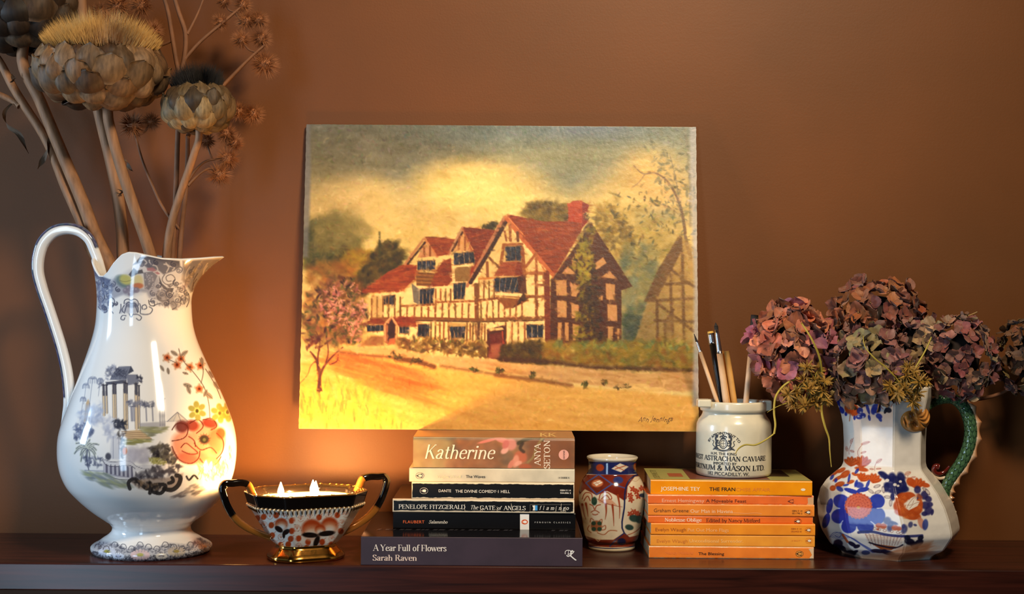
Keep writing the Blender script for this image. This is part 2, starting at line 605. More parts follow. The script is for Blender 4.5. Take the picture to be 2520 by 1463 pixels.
def serif(txt, T=.14, t=.05, slant=0.0, space=0.0, sw=.10, caps_small=1.0):
    key = ('S', txt, T, t, slant, space, sw)
    if key in _textcache:
        return _textcache[key]
    out, x = [], 0.0
    for ch in txt:
        adv, spec = G[ch]
        for st in spec.split(';'):
            if not st:
                continue
            q = st.split()
            k, v = q[0], [float(a) for a in q[1:]]
            if k == 'v':
                g = ribbon2([(v[0], v[1]), (v[0], v[2])], T)
            elif k == 'h':
                g = ribbon2([(v[0], v[2]), (v[1], v[2])], t)
            elif k == 's':
                g = ribbon2([(v[0] - sw, v[1] + (t / 2 if v[1] < .3 else -t / 2)), (v[0] + sw, v[1] + (t / 2 if v[1] < .3 else -t / 2))], t)
            elif k == 'd':
                g = ribbon2([(v[0], v[1]), (v[2], v[3])], T if v[4] else t)
            elif k == 'o':
                g = disc2(v[0], v[1], .075)
            else:
                pts = cr(np.array(v).reshape(-1, 2), 5 * (len(v) // 2))
                d = np.gradient(pts, axis=0)
                f = np.abs(d[:, 1]) / (np.hypot(d[:, 0], d[:, 1]) + 1e-9)
                g = ribbon2(pts, t + (T - t) * f ** 1.3)
            vv = np.array(g[0], float)[:, :2]
            vv[:, 0] += x
            out.append((vv, g[1]))
        x += adv + space
    V, F = join2(out)
    V[:, 0] += V[:, 1] * slant
    _textcache[key] = (V, F)
    return V, F


def fit(vf, x0, x1, ybase, cap, y, ref='cap'):
    """place 2-D letters between photo pixels x0..x1 on baseline ybase with capital height cap (px), on the plane y"""
    V, F = vf
    lo, hi = V[:, 0].min(), V[:, 0].max()
    a = P(x0, ybase, y)
    k = (CAMD + y) / FPX
    h = 0.7 if ref == 'bfont' else 1.0
    X = a.x + (V[:, 0] - lo) / (hi - lo) * (x1 - x0) * k
    Z = a.z + V[:, 1] / h * cap * k
    return np.stack([X, y - (V[:, 2] * LAYER if V.shape[1] > 2 else 0 * X), Z], 1), F
# ------------------------------------------------------------------ the setting
WALLY, SHF, SHB = 0.142, -0.058, 0.142


def wall_material():
    m = bpy.data.materials.new('brown_wall_paint')
    m.use_nodes = True
    nt = m.node_tree
    b = nt.nodes['Principled BSDF']
    tc = nt.nodes.new('ShaderNodeTexCoord')
    n1 = nt.nodes.new('ShaderNodeTexNoise')
    n1.inputs['Scale'].default_value = 5
    n1.inputs['Detail'].default_value = 4
    nt.links.new(tc.outputs['Object'], n1.inputs['Vector'])
    cr_ = nt.nodes.new('ShaderNodeValToRGB')
    cr_.color_ramp.elements[0].color = rgba((99, 58, 26))
    cr_.color_ramp.elements[1].color = rgba((107, 62, 28))
    cr_.color_ramp.elements[0].position, cr_.color_ramp.elements[1].position = 0.35, 0.65
    nt.links.new(n1.outputs['Fac'], cr_.inputs[0])
    nt.links.new(cr_.outputs[0], b.inputs['Base Color'])
    b.inputs['Roughness'].default_value = 0.50
    b.inputs['Specular IOR Level'].default_value = 0.24
    mp = nt.nodes.new('ShaderNodeMapping')
    mp.inputs['Scale'].default_value = (14, 14, 160)
    nt.links.new(tc.outputs['Object'], mp.inputs[0])
    n2 = nt.nodes.new('ShaderNodeTexNoise')
    n2.inputs['Scale'].default_value = 1.0
    n2.inputs['Detail'].default_value = 3
    nt.links.new(mp.outputs[0], n2.inputs['Vector'])
    n3 = nt.nodes.new('ShaderNodeTexNoise')
    n3.inputs['Scale'].default_value = 420
    n3.inputs['Detail'].default_value = 2
    nt.links.new(tc.outputs['Object'], n3.inputs['Vector'])
    ad = nt.nodes.new('ShaderNodeMath')
    ad.operation = 'MULTIPLY_ADD'
    ad.inputs[1].default_value = 0.5
    nt.links.new(n2.outputs['Fac'], ad.inputs[0])
    nt.links.new(n3.outputs['Fac'], ad.inputs[2])
    bp = nt.nodes.new('ShaderNodeBump')
    bp.inputs['Strength'].default_value = 0.14
    bp.inputs['Distance'].default_value = 0.0006
    nt.links.new(ad.outputs[0], bp.inputs['Height'])
    nt.links.new(bp.outputs[0], b.inputs['Normal'])
    return m


def wood_material(name, c0, c1, rough):
    m = bpy.data.materials.new(name)
    m.use_nodes = True
    nt = m.node_tree
    b = nt.nodes['Principled BSDF']
    tc = nt.nodes.new('ShaderNodeTexCoord')
    mp = nt.nodes.new('ShaderNodeMapping')
    mp.inputs['Scale'].default_value = (3.0, 40, 60)
    nt.links.new(tc.outputs['Object'], mp.inputs[0])
    n = nt.nodes.new('ShaderNodeTexNoise')
    n.inputs['Scale'].default_value = 2.2
    n.inputs['Detail'].default_value = 8
    n.inputs['Distortion'].default_value = 0.6
    nt.links.new(mp.outputs[0], n.inputs['Vector'])
    cr_ = nt.nodes.new('ShaderNodeValToRGB')
    cr_.color_ramp.elements[0].color, cr_.color_ramp.elements[1].color = rgba(c0), rgba(c1)
    cr_.color_ramp.elements[0].position, cr_.color_ramp.elements[1].position = 0.3, 0.72
    nt.links.new(n.outputs['Fac'], cr_.inputs[0])
    nt.links.new(cr_.outputs[0], b.inputs['Base Color'])
    b.inputs['Roughness'].default_value = rough
    b.inputs['Specular IOR Level'].default_value = 0.4
    bp = nt.nodes.new('ShaderNodeBump')
    bp.inputs['Strength'].default_value = 0.12
    bp.inputs['Distance'].default_value = 0.0005
    nt.links.new(n.outputs['Fac'], bp.inputs['Height'])
    nt.links.new(bp.outputs[0], b.inputs['Normal'])
    return m


MWALL = wall_material()
w = part('wall_back', *boxvf(-2.2, 2.2, WALLY, WALLY + 0.12, -1.25, 1.6), MWALL, None, False)
tag(w, kind='structure')
fl = part('floor', *boxvf(-2.2, 2.2, -2.6, WALLY, -1.30, -1.25), mat('floor_boards', (74, 50, 34), 0.5, var=0.3, var_scale=6, stretch=(1, 12, 1)), None, False)
tag(fl, kind='structure')
MWOOD = wood_material('mahogany', (34, 14, 10), (74, 32, 21), 0.28)
sh = part('mantel_shelf', *boxvf(-1.05, 1.05, SHF, SHB, -0.029, 0.0), MWOOD, None, False)
bevel(sh, 0.0015, 2)
tag(sh, 'dark polished mahogany mantel shelf along the brown wall', 'shelf')

# ------------------------------------------------------------------ books
CAPH = None


def bookmat(name, color, wear=(235, 205, 165), amt=0.5, rough=0.4, thick=0.02, var=0.06):
    """cover colour with rubbed pale edges where the spine folds"""
    m = bpy.data.materials.new(name)
    m.use_nodes = True
    nt = m.node_tree
    b = nt.nodes['Principled BSDF']
    b.inputs['Roughness'].default_value = rough
    b.inputs['Specular IOR Level'].default_value = 0.4
    tc = nt.nodes.new('ShaderNodeTexCoord')
    sx = nt.nodes.new('ShaderNodeSeparateXYZ')
    nt.links.new(tc.outputs['Generated'], sx.inputs[0])

    def math_(op, a, bb=None, cc=None):
        n = nt.nodes.new('ShaderNodeMath')
        n.operation = op
        for i, v in enumerate((a, bb, cc)):
            if v is None:
                continue
            if isinstance(v, (int, float)):
                n.inputs[i].default_value = v
            else:
                nt.links.new(v, n.inputs[i])
        return n.outputs[0]
    ez = math_('MULTIPLY', math_('ABSOLUTE', math_('SUBTRACT', sx.outputs['Z'], 0.5)), 2.0)
    ex = math_('MULTIPLY', math_('ABSOLUTE', math_('SUBTRACT', sx.outputs['X'], 0.5)), 2.0)
    ey = math_('LESS_THAN', sx.outputs['Y'], 0.03)
    n1 = nt.nodes.new('ShaderNodeTexNoise')
    n1.inputs['Scale'].default_value = 150
    n1.inputs['Detail'].default_value = 5
    nt.links.new(tc.outputs['Object'], n1.inputs['Vector'])
    nz = math_('MULTIPLY', math_('SUBTRACT', n1.outputs['Fac'], 0.5), 1.1)
    edge = math_('MAXIMUM', math_('MULTIPLY', math_('SUBTRACT', ez, 1.04 - amt * 0.25), 4.0), math_('MULTIPLY', math_('SUBTRACT', ex, 1.0 - amt * 0.012), 60.0))
    wv = math_('MULTIPLY', math_('GREATER_THAN', math_('ADD', edge, nz), 0.35), ey)
    n2 = nt.nodes.new('ShaderNodeTexNoise')
    n2.inputs['Scale'].default_value = 35
    n2.inputs['Detail'].default_value = 6
    nt.links.new(tc.outputs['Object'], n2.inputs['Vector'])
    cr_ = nt.nodes.new('ShaderNodeValToRGB')
    c = np.array(color, float)
    cr_.color_ramp.elements[0].color, cr_.color_ramp.elements[1].color = rgba(c * (1 - var)), rgba(np.clip(c * (1 + var), 0, 255))
    cr_.color_ramp.elements[0].position, cr_.color_ramp.elements[1].position = 0.35, 0.65
    nt.links.new(n2.outputs['Fac'], cr_.inputs[0])
    mx = nt.nodes.new('ShaderNodeMix')
    mx.data_type = 'RGBA'
    nt.links.new(wv, mx.inputs[0])
    nt.links.new(cr_.outputs[0], mx.inputs[6])
    mx.inputs[7].default_value = rgba(wear)
    nt.links.new(mx.outputs[2], b.inputs['Base Color'])
    return m


MPAGES = mat('paper_pages', (206, 186, 150), 0.8, var=0.25, var_scale=6, stretch=(1, 1, 900))


def book(xl, xr, yf, z0, th, depth, cm, label, yaw=0.0, round_=0.0012, t=0.0005, cat='book', group=None):
    k = (CAMD + yf) / FPX
    py = 731.5 + (CAMZ - z0) / k
    A, B = P(xl, py, yf), P(xr, py, yf)
    x0, x1 = A.x, B.x
    z1 = z0 + th
    e = thing('book', ((x0 + x1) / 2, yf + depth / 2, z0), label, cat, group)
    r = round_
    prof = [(yf + depth, z0), (yf + r, z0), (yf + 0.3 * r, z0 + 0.3 * r), (yf, z0 + r), (yf, z1 - r), (yf + 0.3 * r, z1 - 0.3 * r), (yf + r, z1), (yf + depth, z1),
            (yf + depth, z1 - t), (yf + r + t * .5, z1 - t), (yf + t, z1 - r - t * .5), (yf + t, z0 + r + t * .5), (yf + r + t * .5, z0 + t), (yf + depth, z0 + t)]
    n = len(prof)
    V = [(x0, a, b) for a, b in prof] + [(x1, a, b) for a, b in prof]
    F = [(i, (i + 1) % n, n + (i + 1) % n, n + i) for i in range(n)]
    for i in range(n // 2 - 1):          # end faces of the thin cover, as a strip
        j = n - 1 - i
        F.append((i, i + 1, j - 1, j))
        F.append((n + j, n + j - 1, n + i + 1, n + i))
    c = part('cover', V, F, cm, e, False)
    ins = 0.0006
    part('page_block', *boxvf(x0 + ins, x1 - ins, yf + t * 1.2 + 0.0004, yf + depth - 0.0008, z0 + t * 1.05, z1 - t * 1.05), MPAGES, e, False)
    e['_yf'] = yf
    e['_yaw'] = yaw
    e['_k'] = k
    return e


def ink(c, rough=0.5):
    return mat('print_%d_%d_%d' % tuple(c), c, rough)


EPS = 0.00018


def put(e, vf, c, name='lettering', eps=EPS, m=None):
    V, F = vf
    V = np.array(V, float)
    V[:, 1] -= eps
    return part(name, V, F, m or ink(c), e, False)


def sp_text(e, c, font, txt, u0, u1, vb, cap, col, bold=0.0, space=1.0, **kw):
    """lettering on a spine; crop function c maps crop coordinates to photo pixels"""
    (x0, yb), (x1, _) = c((u0, vb), (u1, vb))
    (_, ya), = c((0, vb - cap))
    yf = e['_yf']
    if font == 'sans':
        vf = fit(sans(txt, bold, space), x0, x1, yb, yb - ya, yf, 'bfont')
    else:
        vf = fit(serif(txt, **kw), x0, x1, yb, yb - ya, yf)
    return put(e, vf, col)


def flat(e, c, vf2, col, name='emblem', eps=EPS):
    """2-D shapes given directly in crop coordinates (v down)"""
    V, F = vf2
    yf = e['_yf']
    V = lay(V)
    pts = c(*[tuple(p[:2]) for p in V])
    W3 = np.array([P(x, y, yf) for x, y in pts])
    W3[:, 1] -= V[:, 2] * LAYER
    return put(e, (W3, F), col, name, eps)


def penguin(e, c, u, v, s, ring=None, dark=(40, 25, 18), belly=(250, 232, 205), fill=None):
    """small oval bird emblem lying on its side, head to the left"""
    if fill is not None:
        flat(e, c, disc2(u, v, 1.25 * s, 20, 0.95 * s), fill, 'emblem_ground', EPS * 0.7)
    if ring is not None:
        flat(e, c, ring2(u, v, 1.3 * s, 1.0 * s, s * 0.10), ring, 'emblem_ring')
    body = join2([disc2(u + .05 * s, v, .78 * s, 16, .55 * s), disc2(u - .80 * s, v, .24 * s, 10), ([(u - 1.0 * s, v - .12 * s), (u - 1.25 * s, v + .02 * s), (u - 1.0 * s, v + .12 * s)], [(0, 1, 2)]),
                  ([(u - .3 * s, v - .45 * s), (u + .75 * s, v - .72 * s), (u + .6 * s, v - .3 * s)], [(0, 1, 2)]), ([(u - .3 * s, v + .45 * s), (u + .75 * s, v + .72 * s), (u + .6 * s, v + .3 * s)], [(0, 1, 2)])])
    flat(e, c, body, dark, 'emblem_bird', EPS * 1.3)
    flat(e, c, disc2(u + .12 * s, v, .62 * s, 14, .40 * s), belly, 'emblem_belly', EPS * 1.7)


_bf = sans('H')[0]
_bh = _bf[:, 1].max()
_fit0 = fit


def fit(vf, x0, x1, ybase, cap, y, ref='cap'):
    V, F = vf
    if ref == 'bfont':
        V = V * np.array([[1.0, 1.0 / _bh, 1.0]])
    return _fit0((V, F), x0, x1, ybase, cap, y)


c6 = crop(1580, 1120, 5.226)
c5 = crop(860, 1040, 3.85)
OR = 'orange paperbacks stacked under the stoneware jar'
# ---- stack of orange paperbacks, bottom to top
z = 0.0
spec = [
 (1597, 2002.5, .0131, (250, 132, 44), .9, 'rubbed orange paperback lying on the shelf at the bottom of the orange stack'),
 (1600.7, 2005, .0127, (254, 158, 52), .25, 'pale orange paperback second from the bottom of the orange stack'),
 (1602, 2006, .0128, (254, 146, 36), .2, 'clean bright orange paperback third from the bottom of the orange stack'),
 (1594, 1999.6, .0081, (244, 112, 36), .6, 'thinnest deep orange paperback with serif lettering in the orange stack'),
 (1595, 2004, .0129, (252, 140, 46), .5, 'orange paperback third from the top of the orange stack'),
 (1593, 2001.5, .0099, (244, 112, 44), .8, 'thin red-orange paperback with torn corner, second from the top of the orange stack'),
 (1604, 2000.5, .0163, (255, 150, 18), .15, 'thickest orange paperback with pale green cover, directly under the stoneware jar'),
]
OB = []
for i, (xl, xr, th, colr, wr, lab) in enumerate(spec):
    if i == 6:
        cm = bookmat('orange_cover_%d' % i, colr, amt=wr, rough=0.28)
    else:
        cm = bookmat('orange_cover_%d' % i, colr, amt=wr, rough=0.42)
    OB.append(book(xl, xr, [0, .0005, -.0005, .001, 0, .0008, 0.0015][i], z, th, .111, cm, lab, group=OR))
    z += th
ZJAR = z
BLE, SUR, FLG, NOB, GRE, HEM, TEY = OB
DK = (46, 26, 16)
sp_text(TEY, c6, 'sans', 'JOSEPHINE TEY', 255, 760, 462, 48, (255, 226, 190), bold=.02)
sp_text(TEY, c6, 'sans', 'THE FRAN', 880, 1212, 466, 46, (40, 22, 12), bold=.02)
sp_text(TEY, c6, 'sans', 'CHISE AFFAIR', 1222, 1660, 468, 42, (226, 128, 42), bold=.0)
flat(TEY, c6, disc2(2082, 447, 30, 14, 17), (255, 232, 200), 'emblem_belly')
sp_text(HEM, c6, 'sans', 'Ernest Hemingway', 250, 795, 608, 43, (255, 186, 146), bold=.008)
sp_text(HEM, c6, 'sans', 'A Moveable Feast', 815, 1335, 612, 40, (96, 36, 20), bold=.008)
penguin(HEM, c6, 1915, 600, 40, None, (120, 48, 26), (236, 118, 56))
flat(HEM, c6, ([(2125, 555), (2200, 548), (2200, 660), (2105, 656), (2130, 622)], [(0, 1, 2, 3, 4)]), (222, 170, 120), 'torn_corner')
sp_text(GRE, c6, 'sans', 'Graham Greene', 152, 598, 738, 44, (88, 50, 26))
sp_text(GRE, c6, 'sans', 'Our Man in Havana', 622, 1168, 747, 44, (255, 206, 160), bold=.01)
sp_text(GRE, c6, 'sans', 'ISBN 0 14', 1930, 2060, 733, 21, (90, 44, 22), bold=.012)
sp_text(GRE, c6, 'sans', '00.1790 2', 1930, 2060, 764, 20, (90, 44, 22), bold=.012)
penguin(GRE, c6, 2135, 740, 37, (206, 104, 40), (80, 40, 22))
flat(GRE, c6, ribbon2(cr([(1170, 745), (1330, 755), (1500, 752), (1540, 760)], 14), 4), (255, 190, 130), 'scuff')
sp_text(NOB, c6, 'serif', 'Noblesse Oblige', 285, 762, 858, 46, (255, 218, 184), T=.15, t=.07)
sp_text(NOB, c6, 'serif', 'Edited by Nancy Mitford', 820, 1515, 866, 46, (88, 36, 18), T=.12, t=.06)
penguin(NOB, c6, 2000, 858, 36, (90, 40, 20), (66, 32, 20), (255, 236, 208))
sp_text(FLG, c6, 'sans', 'Evelyn Waugh', 172, 565, 983, 42, (160, 80, 26))
sp_text(FLG, c6, 'sans', 'Put Out More Flags', 588, 1115, 988, 42, (255, 184, 112), bold=.01)
sp_text(FLG, c6, 'sans', 'ISBN 0 14', 1918, 2050, 963, 20, (178, 84, 28), bold=.01)
sp_text(FLG, c6, 'sans', '00.0423 8', 1918, 2050, 997, 20, (178, 84, 28), bold=.01)
penguin(FLG, c6, 2140, 970, 36, (222, 108, 30), (150, 74, 28))
sp_text(SUR, c6, 'sans', 'Evelyn Waugh', 190, 585, 1130, 42, (206, 118, 44))
sp_text(SUR, c6, 'sans', 'Unconditional Surrender.', 610, 1302, 1128, 42, (255, 196, 116), bold=.01)
sp_text(SUR, c6, 'sans', '14 002277 1', 1918, 2055, 1117, 20, (214, 120, 44))
penguin(SUR, c6, 2148, 1107, 36, (226, 124, 40), (196, 104, 36))
sp_text(BLE, c6, 'sans', 'Nancy Mitford', 300, 655, 1280, 36, (244, 134, 58), bold=.01)
sp_text(BLE, c6, 'sans', 'The Blessing', 725, 1055, 1290, 35, (52, 26, 12), bold=.02)
penguin(BLE, c6, 2025, 1275, 38, (60, 34, 16), (48, 30, 16), (240, 160, 70), (228, 150, 62))
flat(BLE, c6, ([(2140, 1215), (2204, 1200), (2206, 1332), (2150, 1334), (2185, 1290), (2160, 1240)], [(0, 1, 2, 3, 4, 5)]), (236, 200, 156), 'torn_corner')
# pale green printed cover on the top book, partly under the jar
kx = TEY['_k']
tx0, tx1 = P(1604, 1190, 0).x, P(2000.5, 1190, 0).x
zt = ZJAR + 0.00015


def topq(e, u0, u1, v0, v1, col, name):
    V = [(tx0 + (tx1 - tx0) * u0, .004 + .107 * v0, 0), (tx0 + (tx1 - tx0) * u1, .004 + .107 * v0, 0), (tx0 + (tx1 - tx0) * u1, .004 + .107 * v1, 0), (tx0 + (tx1 - tx0) * u0, .004 + .107 * v1, 0)]
    V = np.array(V)
    V[:, 2] = zt + {'cover_print': 0}.get(name, .00012)
    return part(name, V, [(0, 1, 2, 3)], ink(col, 0.35), e, False)


topq(TEY, 0.0, 1.0, 0, 1, (176, 166, 96), 'cover_print')
topq(TEY, .13, .22, .25, .55, (178, 96, 62), 'cover_picture')
topq(TEY, .25, .75, .05, .95, (120, 66, 50), 'cover_picture')
topq(TEY, .76, .90, .35, .95, (70, 52, 34), 'cover_picture')
tv, tf = sans('JOSEPHINE TEY')
L = (tv[:, 0].max() - tv[:, 0].min())
V3 = np.stack([tx0 + .012 + -tv[:, 1] * .010, .010 + (tv[:, 0]) / L * .085, np.full(len(tv), zt + .0001)], 1)
part('lettering', V3, tf, ink((120, 108, 60)), TEY, False)
TEY.rotation_euler = (0, 0, math.radians(-1.2))
HEM.rotation_euler = (0, 0, math.radians(0.5))
NOB.rotation_euler = (0, 0, math.radians(0.4))

# ---- stack of dark books
z = 0.0
YEAR = book(887, 1432, -.056, z, .0305, .185, bookmat('aubergine_cloth', (58, 42, 50), (90, 70, 80), .0, .5), 'large aubergine hardback lying at the bottom of the black book stack', t=.002, round_=.0008)
z += .0305
FLA = book(967, 1416, -.002, z, .0185, .129, bookmat('black_cover_flaubert', (12, 10, 11), (70, 66, 60), .15, .3), 'glossy black paperback with white tab and orange lettering')
z += .0185
FIT = book(967, 1414, -.004, z, .0145, .129, bookmat('black_cover_fitzgerald', (11, 9, 9), (225, 205, 175), 1.6, .35), 'creased black paperback with white serif capitals, above the one with the white tab')
z += .0145
DAN = book(1013, 1413, -.003, z, .0188, .111, bookmat('black_cover_dante', (16, 14, 13), (230, 205, 170), 1.3, .35), 'black paperback with rubbed white edges beneath the cream paperback')
z += .0188
WAV = book(1007, 1414, -.002, z, .0150, .111, bookmat('cream_cover', (206, 194, 168), (230, 215, 190), .3, .5), 'slim cream paperback under the thick floral paperback')
z += .0150
KAT = book(1016, 1414, 0.0, z, .0340, .111, bookmat('russet_cover', (138, 88, 62), (200, 160, 130), .2, .3), 'thick russet paperback with tulip-painted spine holding up the painting', round_=.004)
ZKAT = z + .034
WH = (236, 226, 210)
sp_text(YEAR, c5, 'serif', 'A Year Full of Flowers', 218, 915, 1218, 60, (240, 222, 204), T=.13, t=.045, space=-.02)
sp_text(YEAR, c5, 'serif', 'Sarah Raven', 215, 633, 1310, 55, (238, 206, 184), T=.13, t=.045, space=-.02)
yt = .0305 + .00012
bx0, bx1 = P(887, 1330, -.056).x, P(1432, 1330, -.056).x
part('cover_print', [(bx0 + .0004, -.0555, yt), (bx1 - .0004, -.0555, yt), (bx1 - .0004, .1285, yt), (bx0 + .0004, .1285, yt)], [(0, 1, 2, 3)], mat('black_jacket_gloss', (13, 10, 12), .16), YEAR, False)
lv = []
for u in (255, 390, 545, 708, 860, 1045, 1222, 1378, 1905):
    q = P(*c5((u, 1070))[0], -.012)
    for k, (dx, wd) in enumerate(((0, .0035), (.0085, .0045), (.0145, .003))):
        lv.append((np.array([(q.x + dx, -.011, yt + .0001), (q.x + dx + wd, -.011, yt + .0001), (q.x + dx + wd + .002, -.004, yt + .0001), (q.x + dx + .002, -.004, yt + .0001)]), [(0, 1, 2, 3)]))
part('lettering', *join(lv), mat('silver_foil', (120, 116, 124), .3, metal=.8), YEAR, False)
run = join2([ribbon2(cr([(2040, 1252), (2042, 1225), (2070, 1214), (2092, 1222), (2090, 1245), (2062, 1252)], 18), 6), ribbon2(cr([(2092, 1222), (2096, 1250), (2086, 1272)], 8), 12),
             ribbon2(cr([(2086, 1262), (2108, 1282), (2140, 1308)], 8), 11), ribbon2(cr([(2084, 1262), (2070, 1272), (2052, 1262)], 8), 9), ribbon2(cr([(2096, 1252), (2112, 1240), (2124, 1222)], 8), 8),
             disc2(2106, 1222, 9), ribbon2([(2134, 1302), (2146, 1308)], 7), ribbon2([(2070, 1216), (2070, 1262)], 4)])
flat(YEAR, c5, run, (240, 232, 224), 'emblem')
sp_text(FLA, c5, 'sans', 'FLAUBERT', 508, 710, 957, 27, (228, 100, 40), bold=.02, space=1.15)
sp_text(FLA, c5, 'serif', 'Salammbo', 752, 930, 959, 30, WH, T=.11, t=.06, slant=.22)
flat(FLA, c5, ([(1616, 870), (1702, 870), (1702, 1027), (1616, 1027)], [(0, 1, 2, 3)]), (238, 232, 224), 'white_tab')
flat(FLA, c5, disc2(1660, 945, 31, 20, 24), (222, 92, 36), 'emblem_ground', EPS * 1.4)
flat(FLA, c5, join2([disc2(1664, 945, 17, 12, 13), disc2(1646, 945, 6)]), (245, 238, 228), 'emblem_bird', EPS * 1.9)
sp_text(FLA, c5, 'sans', 'PENGUIN CLASSICS', 1755, 2093, 955, 13, (200, 196, 188), bold=.01, space=1.9)
sp_text(FIT, c5, 'serif', 'PENELOPE FITZGERALD', 468, 1100, 820, 41, WH, T=.13, t=.05)
sp_text(FIT, c5, 'serif', 'The', 1155, 1225, 826, 40, WH, T=.11, t=.05, slant=.2)
sp_text(FIT, c5, 'serif', 'GATE', 1240, 1385, 830, 40, WH, T=.13, t=.05)
sp_text(FIT, c5, 'serif', 'of', 1407, 1450, 830, 36, WH, T=.11, t=.05, slant=.25)
sp_text(FIT, c5, 'serif', 'ANGELS', 1463, 1673, 832, 40, WH, T=.13, t=.05)
flat(FIT, c5, ([(1736, 790), (1762, 786), (1762, 836), (1740, 836), (1746, 812)], [(0, 1, 2, 3, 4)]), WH, 'emblem')
flat(FIT, c5, ([(1762, 788), (1785, 788), (1785, 836), (1762, 836)], [(0, 1, 2, 3)]), (58, 150, 214), 'emblem')
flat(FIT, c5, join2([ribbon2([(1716, 780), (2100, 780)], 2), ribbon2([(1716, 846), (2100, 852)], 2), ribbon2([(1716, 780), (1716, 846)], 2)]), (150, 140, 126), 'printed_frame')
for q, (ch, u) in enumerate(zip('flamingo', (1805, 1838, 1868, 1908, 1955, 1985, 2024, 2058))):
    wd = {'f': 20, 'l': 12, 'i': 12, 'm': 36}.get(ch, 25)
    sp_text(FIT, c5, 'serif', ch, u, u + wd, 830, 38, WH, T=.11, t=.06, slant=.22)
for u, v0, v1 in ((1098, 775, 850), (1248, 790, 845), (1262, 810, 850), (1402, 800, 846), (1540, 770, 800), (1548, 805, 850), (2010, 770, 846), (2050, 800, 850), (1960, 820, 850)):
    pts = [(u + rng.uniform(-5, 5), v0 + (v1 - v0) * t / 5) for t in range(6)]
    flat(FIT, c5, ribbon2(pts, 3.5), (214, 196, 168), 'spine_crease', EPS * 1.2)
sp_text(DAN, c5, 'sans', 'DANTE', 845, 963, 662, 25, WH, bold=.006)
sp_text(DAN, c5, 'sans', 'THE DIVINE COMEDY\u00b71 HELL', 1003, 1520, 667, 27, WH, bold=.006)
sp_text(DAN, c5, 'sans', 'ISBN 0 14', 1997, 2098, 653, 15, WH, bold=.02)
sp_text(DAN, c5, 'sans', '044.006 2', 1997, 2098, 678, 15, WH, bold=.02)
penguin(DAN, c5, 705, 650, 29, (210, 200, 186), (120, 112, 104), (240, 230, 214))
sp_text(WAV, c5, 'sans', 'The Waves', 1102, 1287, 528, 27, (30, 28, 28), bold=.02)
sp_text(WAV, c5, 'sans', 'Virginia Woolf', 820, 1058, 528, 27, (226, 214, 172), bold=.02)
sp_text(WAV, c5, 'sans', '14 000808 X', 1978, 2085, 535, 18, (40, 36, 34), bold=.01)
penguin(WAV, c5, 667, 507, 30, (70, 62, 56), (44, 40, 38), (206, 194, 168))
# painted spine of the thick paperback
KC = Canvas(1014, 1062, 1418, 1158, 1.0, (150, 108, 74))
n1 = KC.noise(60, 40, 3)
n2 = KC.noise(30, 30, 4)
KC.a = KC.a * (0.75 + .5 * n1[..., None]) + (n2[..., None] - .5) * np.array([50, 10, -20])
KC.dabs(160, inpoly([(1016, 1075), (1120, 1075), (1080, 1155), (1016, 1155)]), (5, 14), [(160, 140, 88), (176, 150, 104), (150, 116, 80)], a=.3, soft=.8)
KC.dabs(120, inpoly([(1120, 1080), (1230, 1080), (1230, 1155), (1120, 1155)]), (5, 12), [(178, 112, 72), (150, 100, 70), (120, 84, 60)], a=.35, soft=.8)
KC.poly([(1300, 1078), (1414, 1078), (1414, 1158), (1290, 1158)], (126, 74, 50), .7, 12)
ct = c5
for (u, v, rx, ry, an, cc) in ((1310, 175, 95, 14, -.25, (226, 130, 110)), (1450, 170, 70, 26, .25, (228, 140, 122)), (1530, 210, 55, 55, .9, (222, 142, 124)), (1470, 270, 40, 26, -.6, (236, 170, 150)), (1480, 210, 30, 44, .5, (206, 112, 100)),
                               (1620, 330, 62, 58, .2, (196, 104, 74)), (1575, 370, 30, 60, .2, (226, 150, 122)), (1530, 400, 22, 50, .5, (214, 130, 106)), (1600, 390, 36, 22, -.4, (232, 160, 134)), (1660, 420, 60, 26, 0, (176, 92, 62))):
    (x, y), = ct((u, v))
    KC.ell(x, y, rx / 3.85, ry / 3.85, cc, .9, an, .2)
for pts, wd, cc in (([(1600, 200), (1680, 160), (1800, 150), (1830, 165)], 9, (70, 62, 44)), ([(1690, 380), (1740, 330), (1770, 240), (1830, 150)], 5, (150, 130, 80)), ([(1640, 200), (1620, 250), (1650, 280)], 8, (64, 52, 44))):
    KC.line(ct(*pts), wd, cc, .8, 1.5, 16)
z0, z1 = ZKAT - .034, ZKAT
rows = np.linspace(0, 1, 50)
rr = .004
prof = []
for s_ in rows:
    zz = z0 + .0006 + (z1 - z0 - .0006) * s_
    dz = max(0, zz - (z1 - rr))
    prof.append((.0 + (rr - math.sqrt(max(rr * rr - dz * dz, 0))) * .9 - .0002 if dz > 0 else -.0002, zz))
xs = np.linspace(P(1016.5, 1150, 0).x, P(1413.5, 1150, 0).x, 200)
V = np.array([[(x, a - .0001, b) for x in xs] for a, b in prof])
px, py = proj(V)
me = grid_mesh('spine_art', V, KC.sample(px, py), off=wloc(KAT))
link('spine_art', me, mat('painted_print', rough=.3, vcol=True), KAT)
KAT['_yf'] = -.00028
sp_text(KAT, c5, 'serif', 'Katherine', 715, 1382, 345, 134, (238, 220, 192), T=.10, t=.045, slant=.2, space=.06, sw=.06)
for txt, ux, v0, v1, wd in (('ANYA', 1810, 412, 200, 58), ('SETON', 1900, 440, 172, 58)):
    vv, ff = serif(txt, T=.11, t=.06)
    lo, hi = vv[:, 0].min(), vv[:, 0].max()
    pts = np.stack([ux - wd * vv[:, 1], v0 + (vv[:, 0] - lo) / (hi - lo) * (v1 - v0), vv[:, 2]], 1)
    flat(KAT, c5, (pts, ff), (238, 220, 196), 'lettering')
flat(KAT, c5, disc2(2030, 308, 48, 28), (232, 164, 146), 'emblem_ground')
vv, ff = sans('coronet', .01)
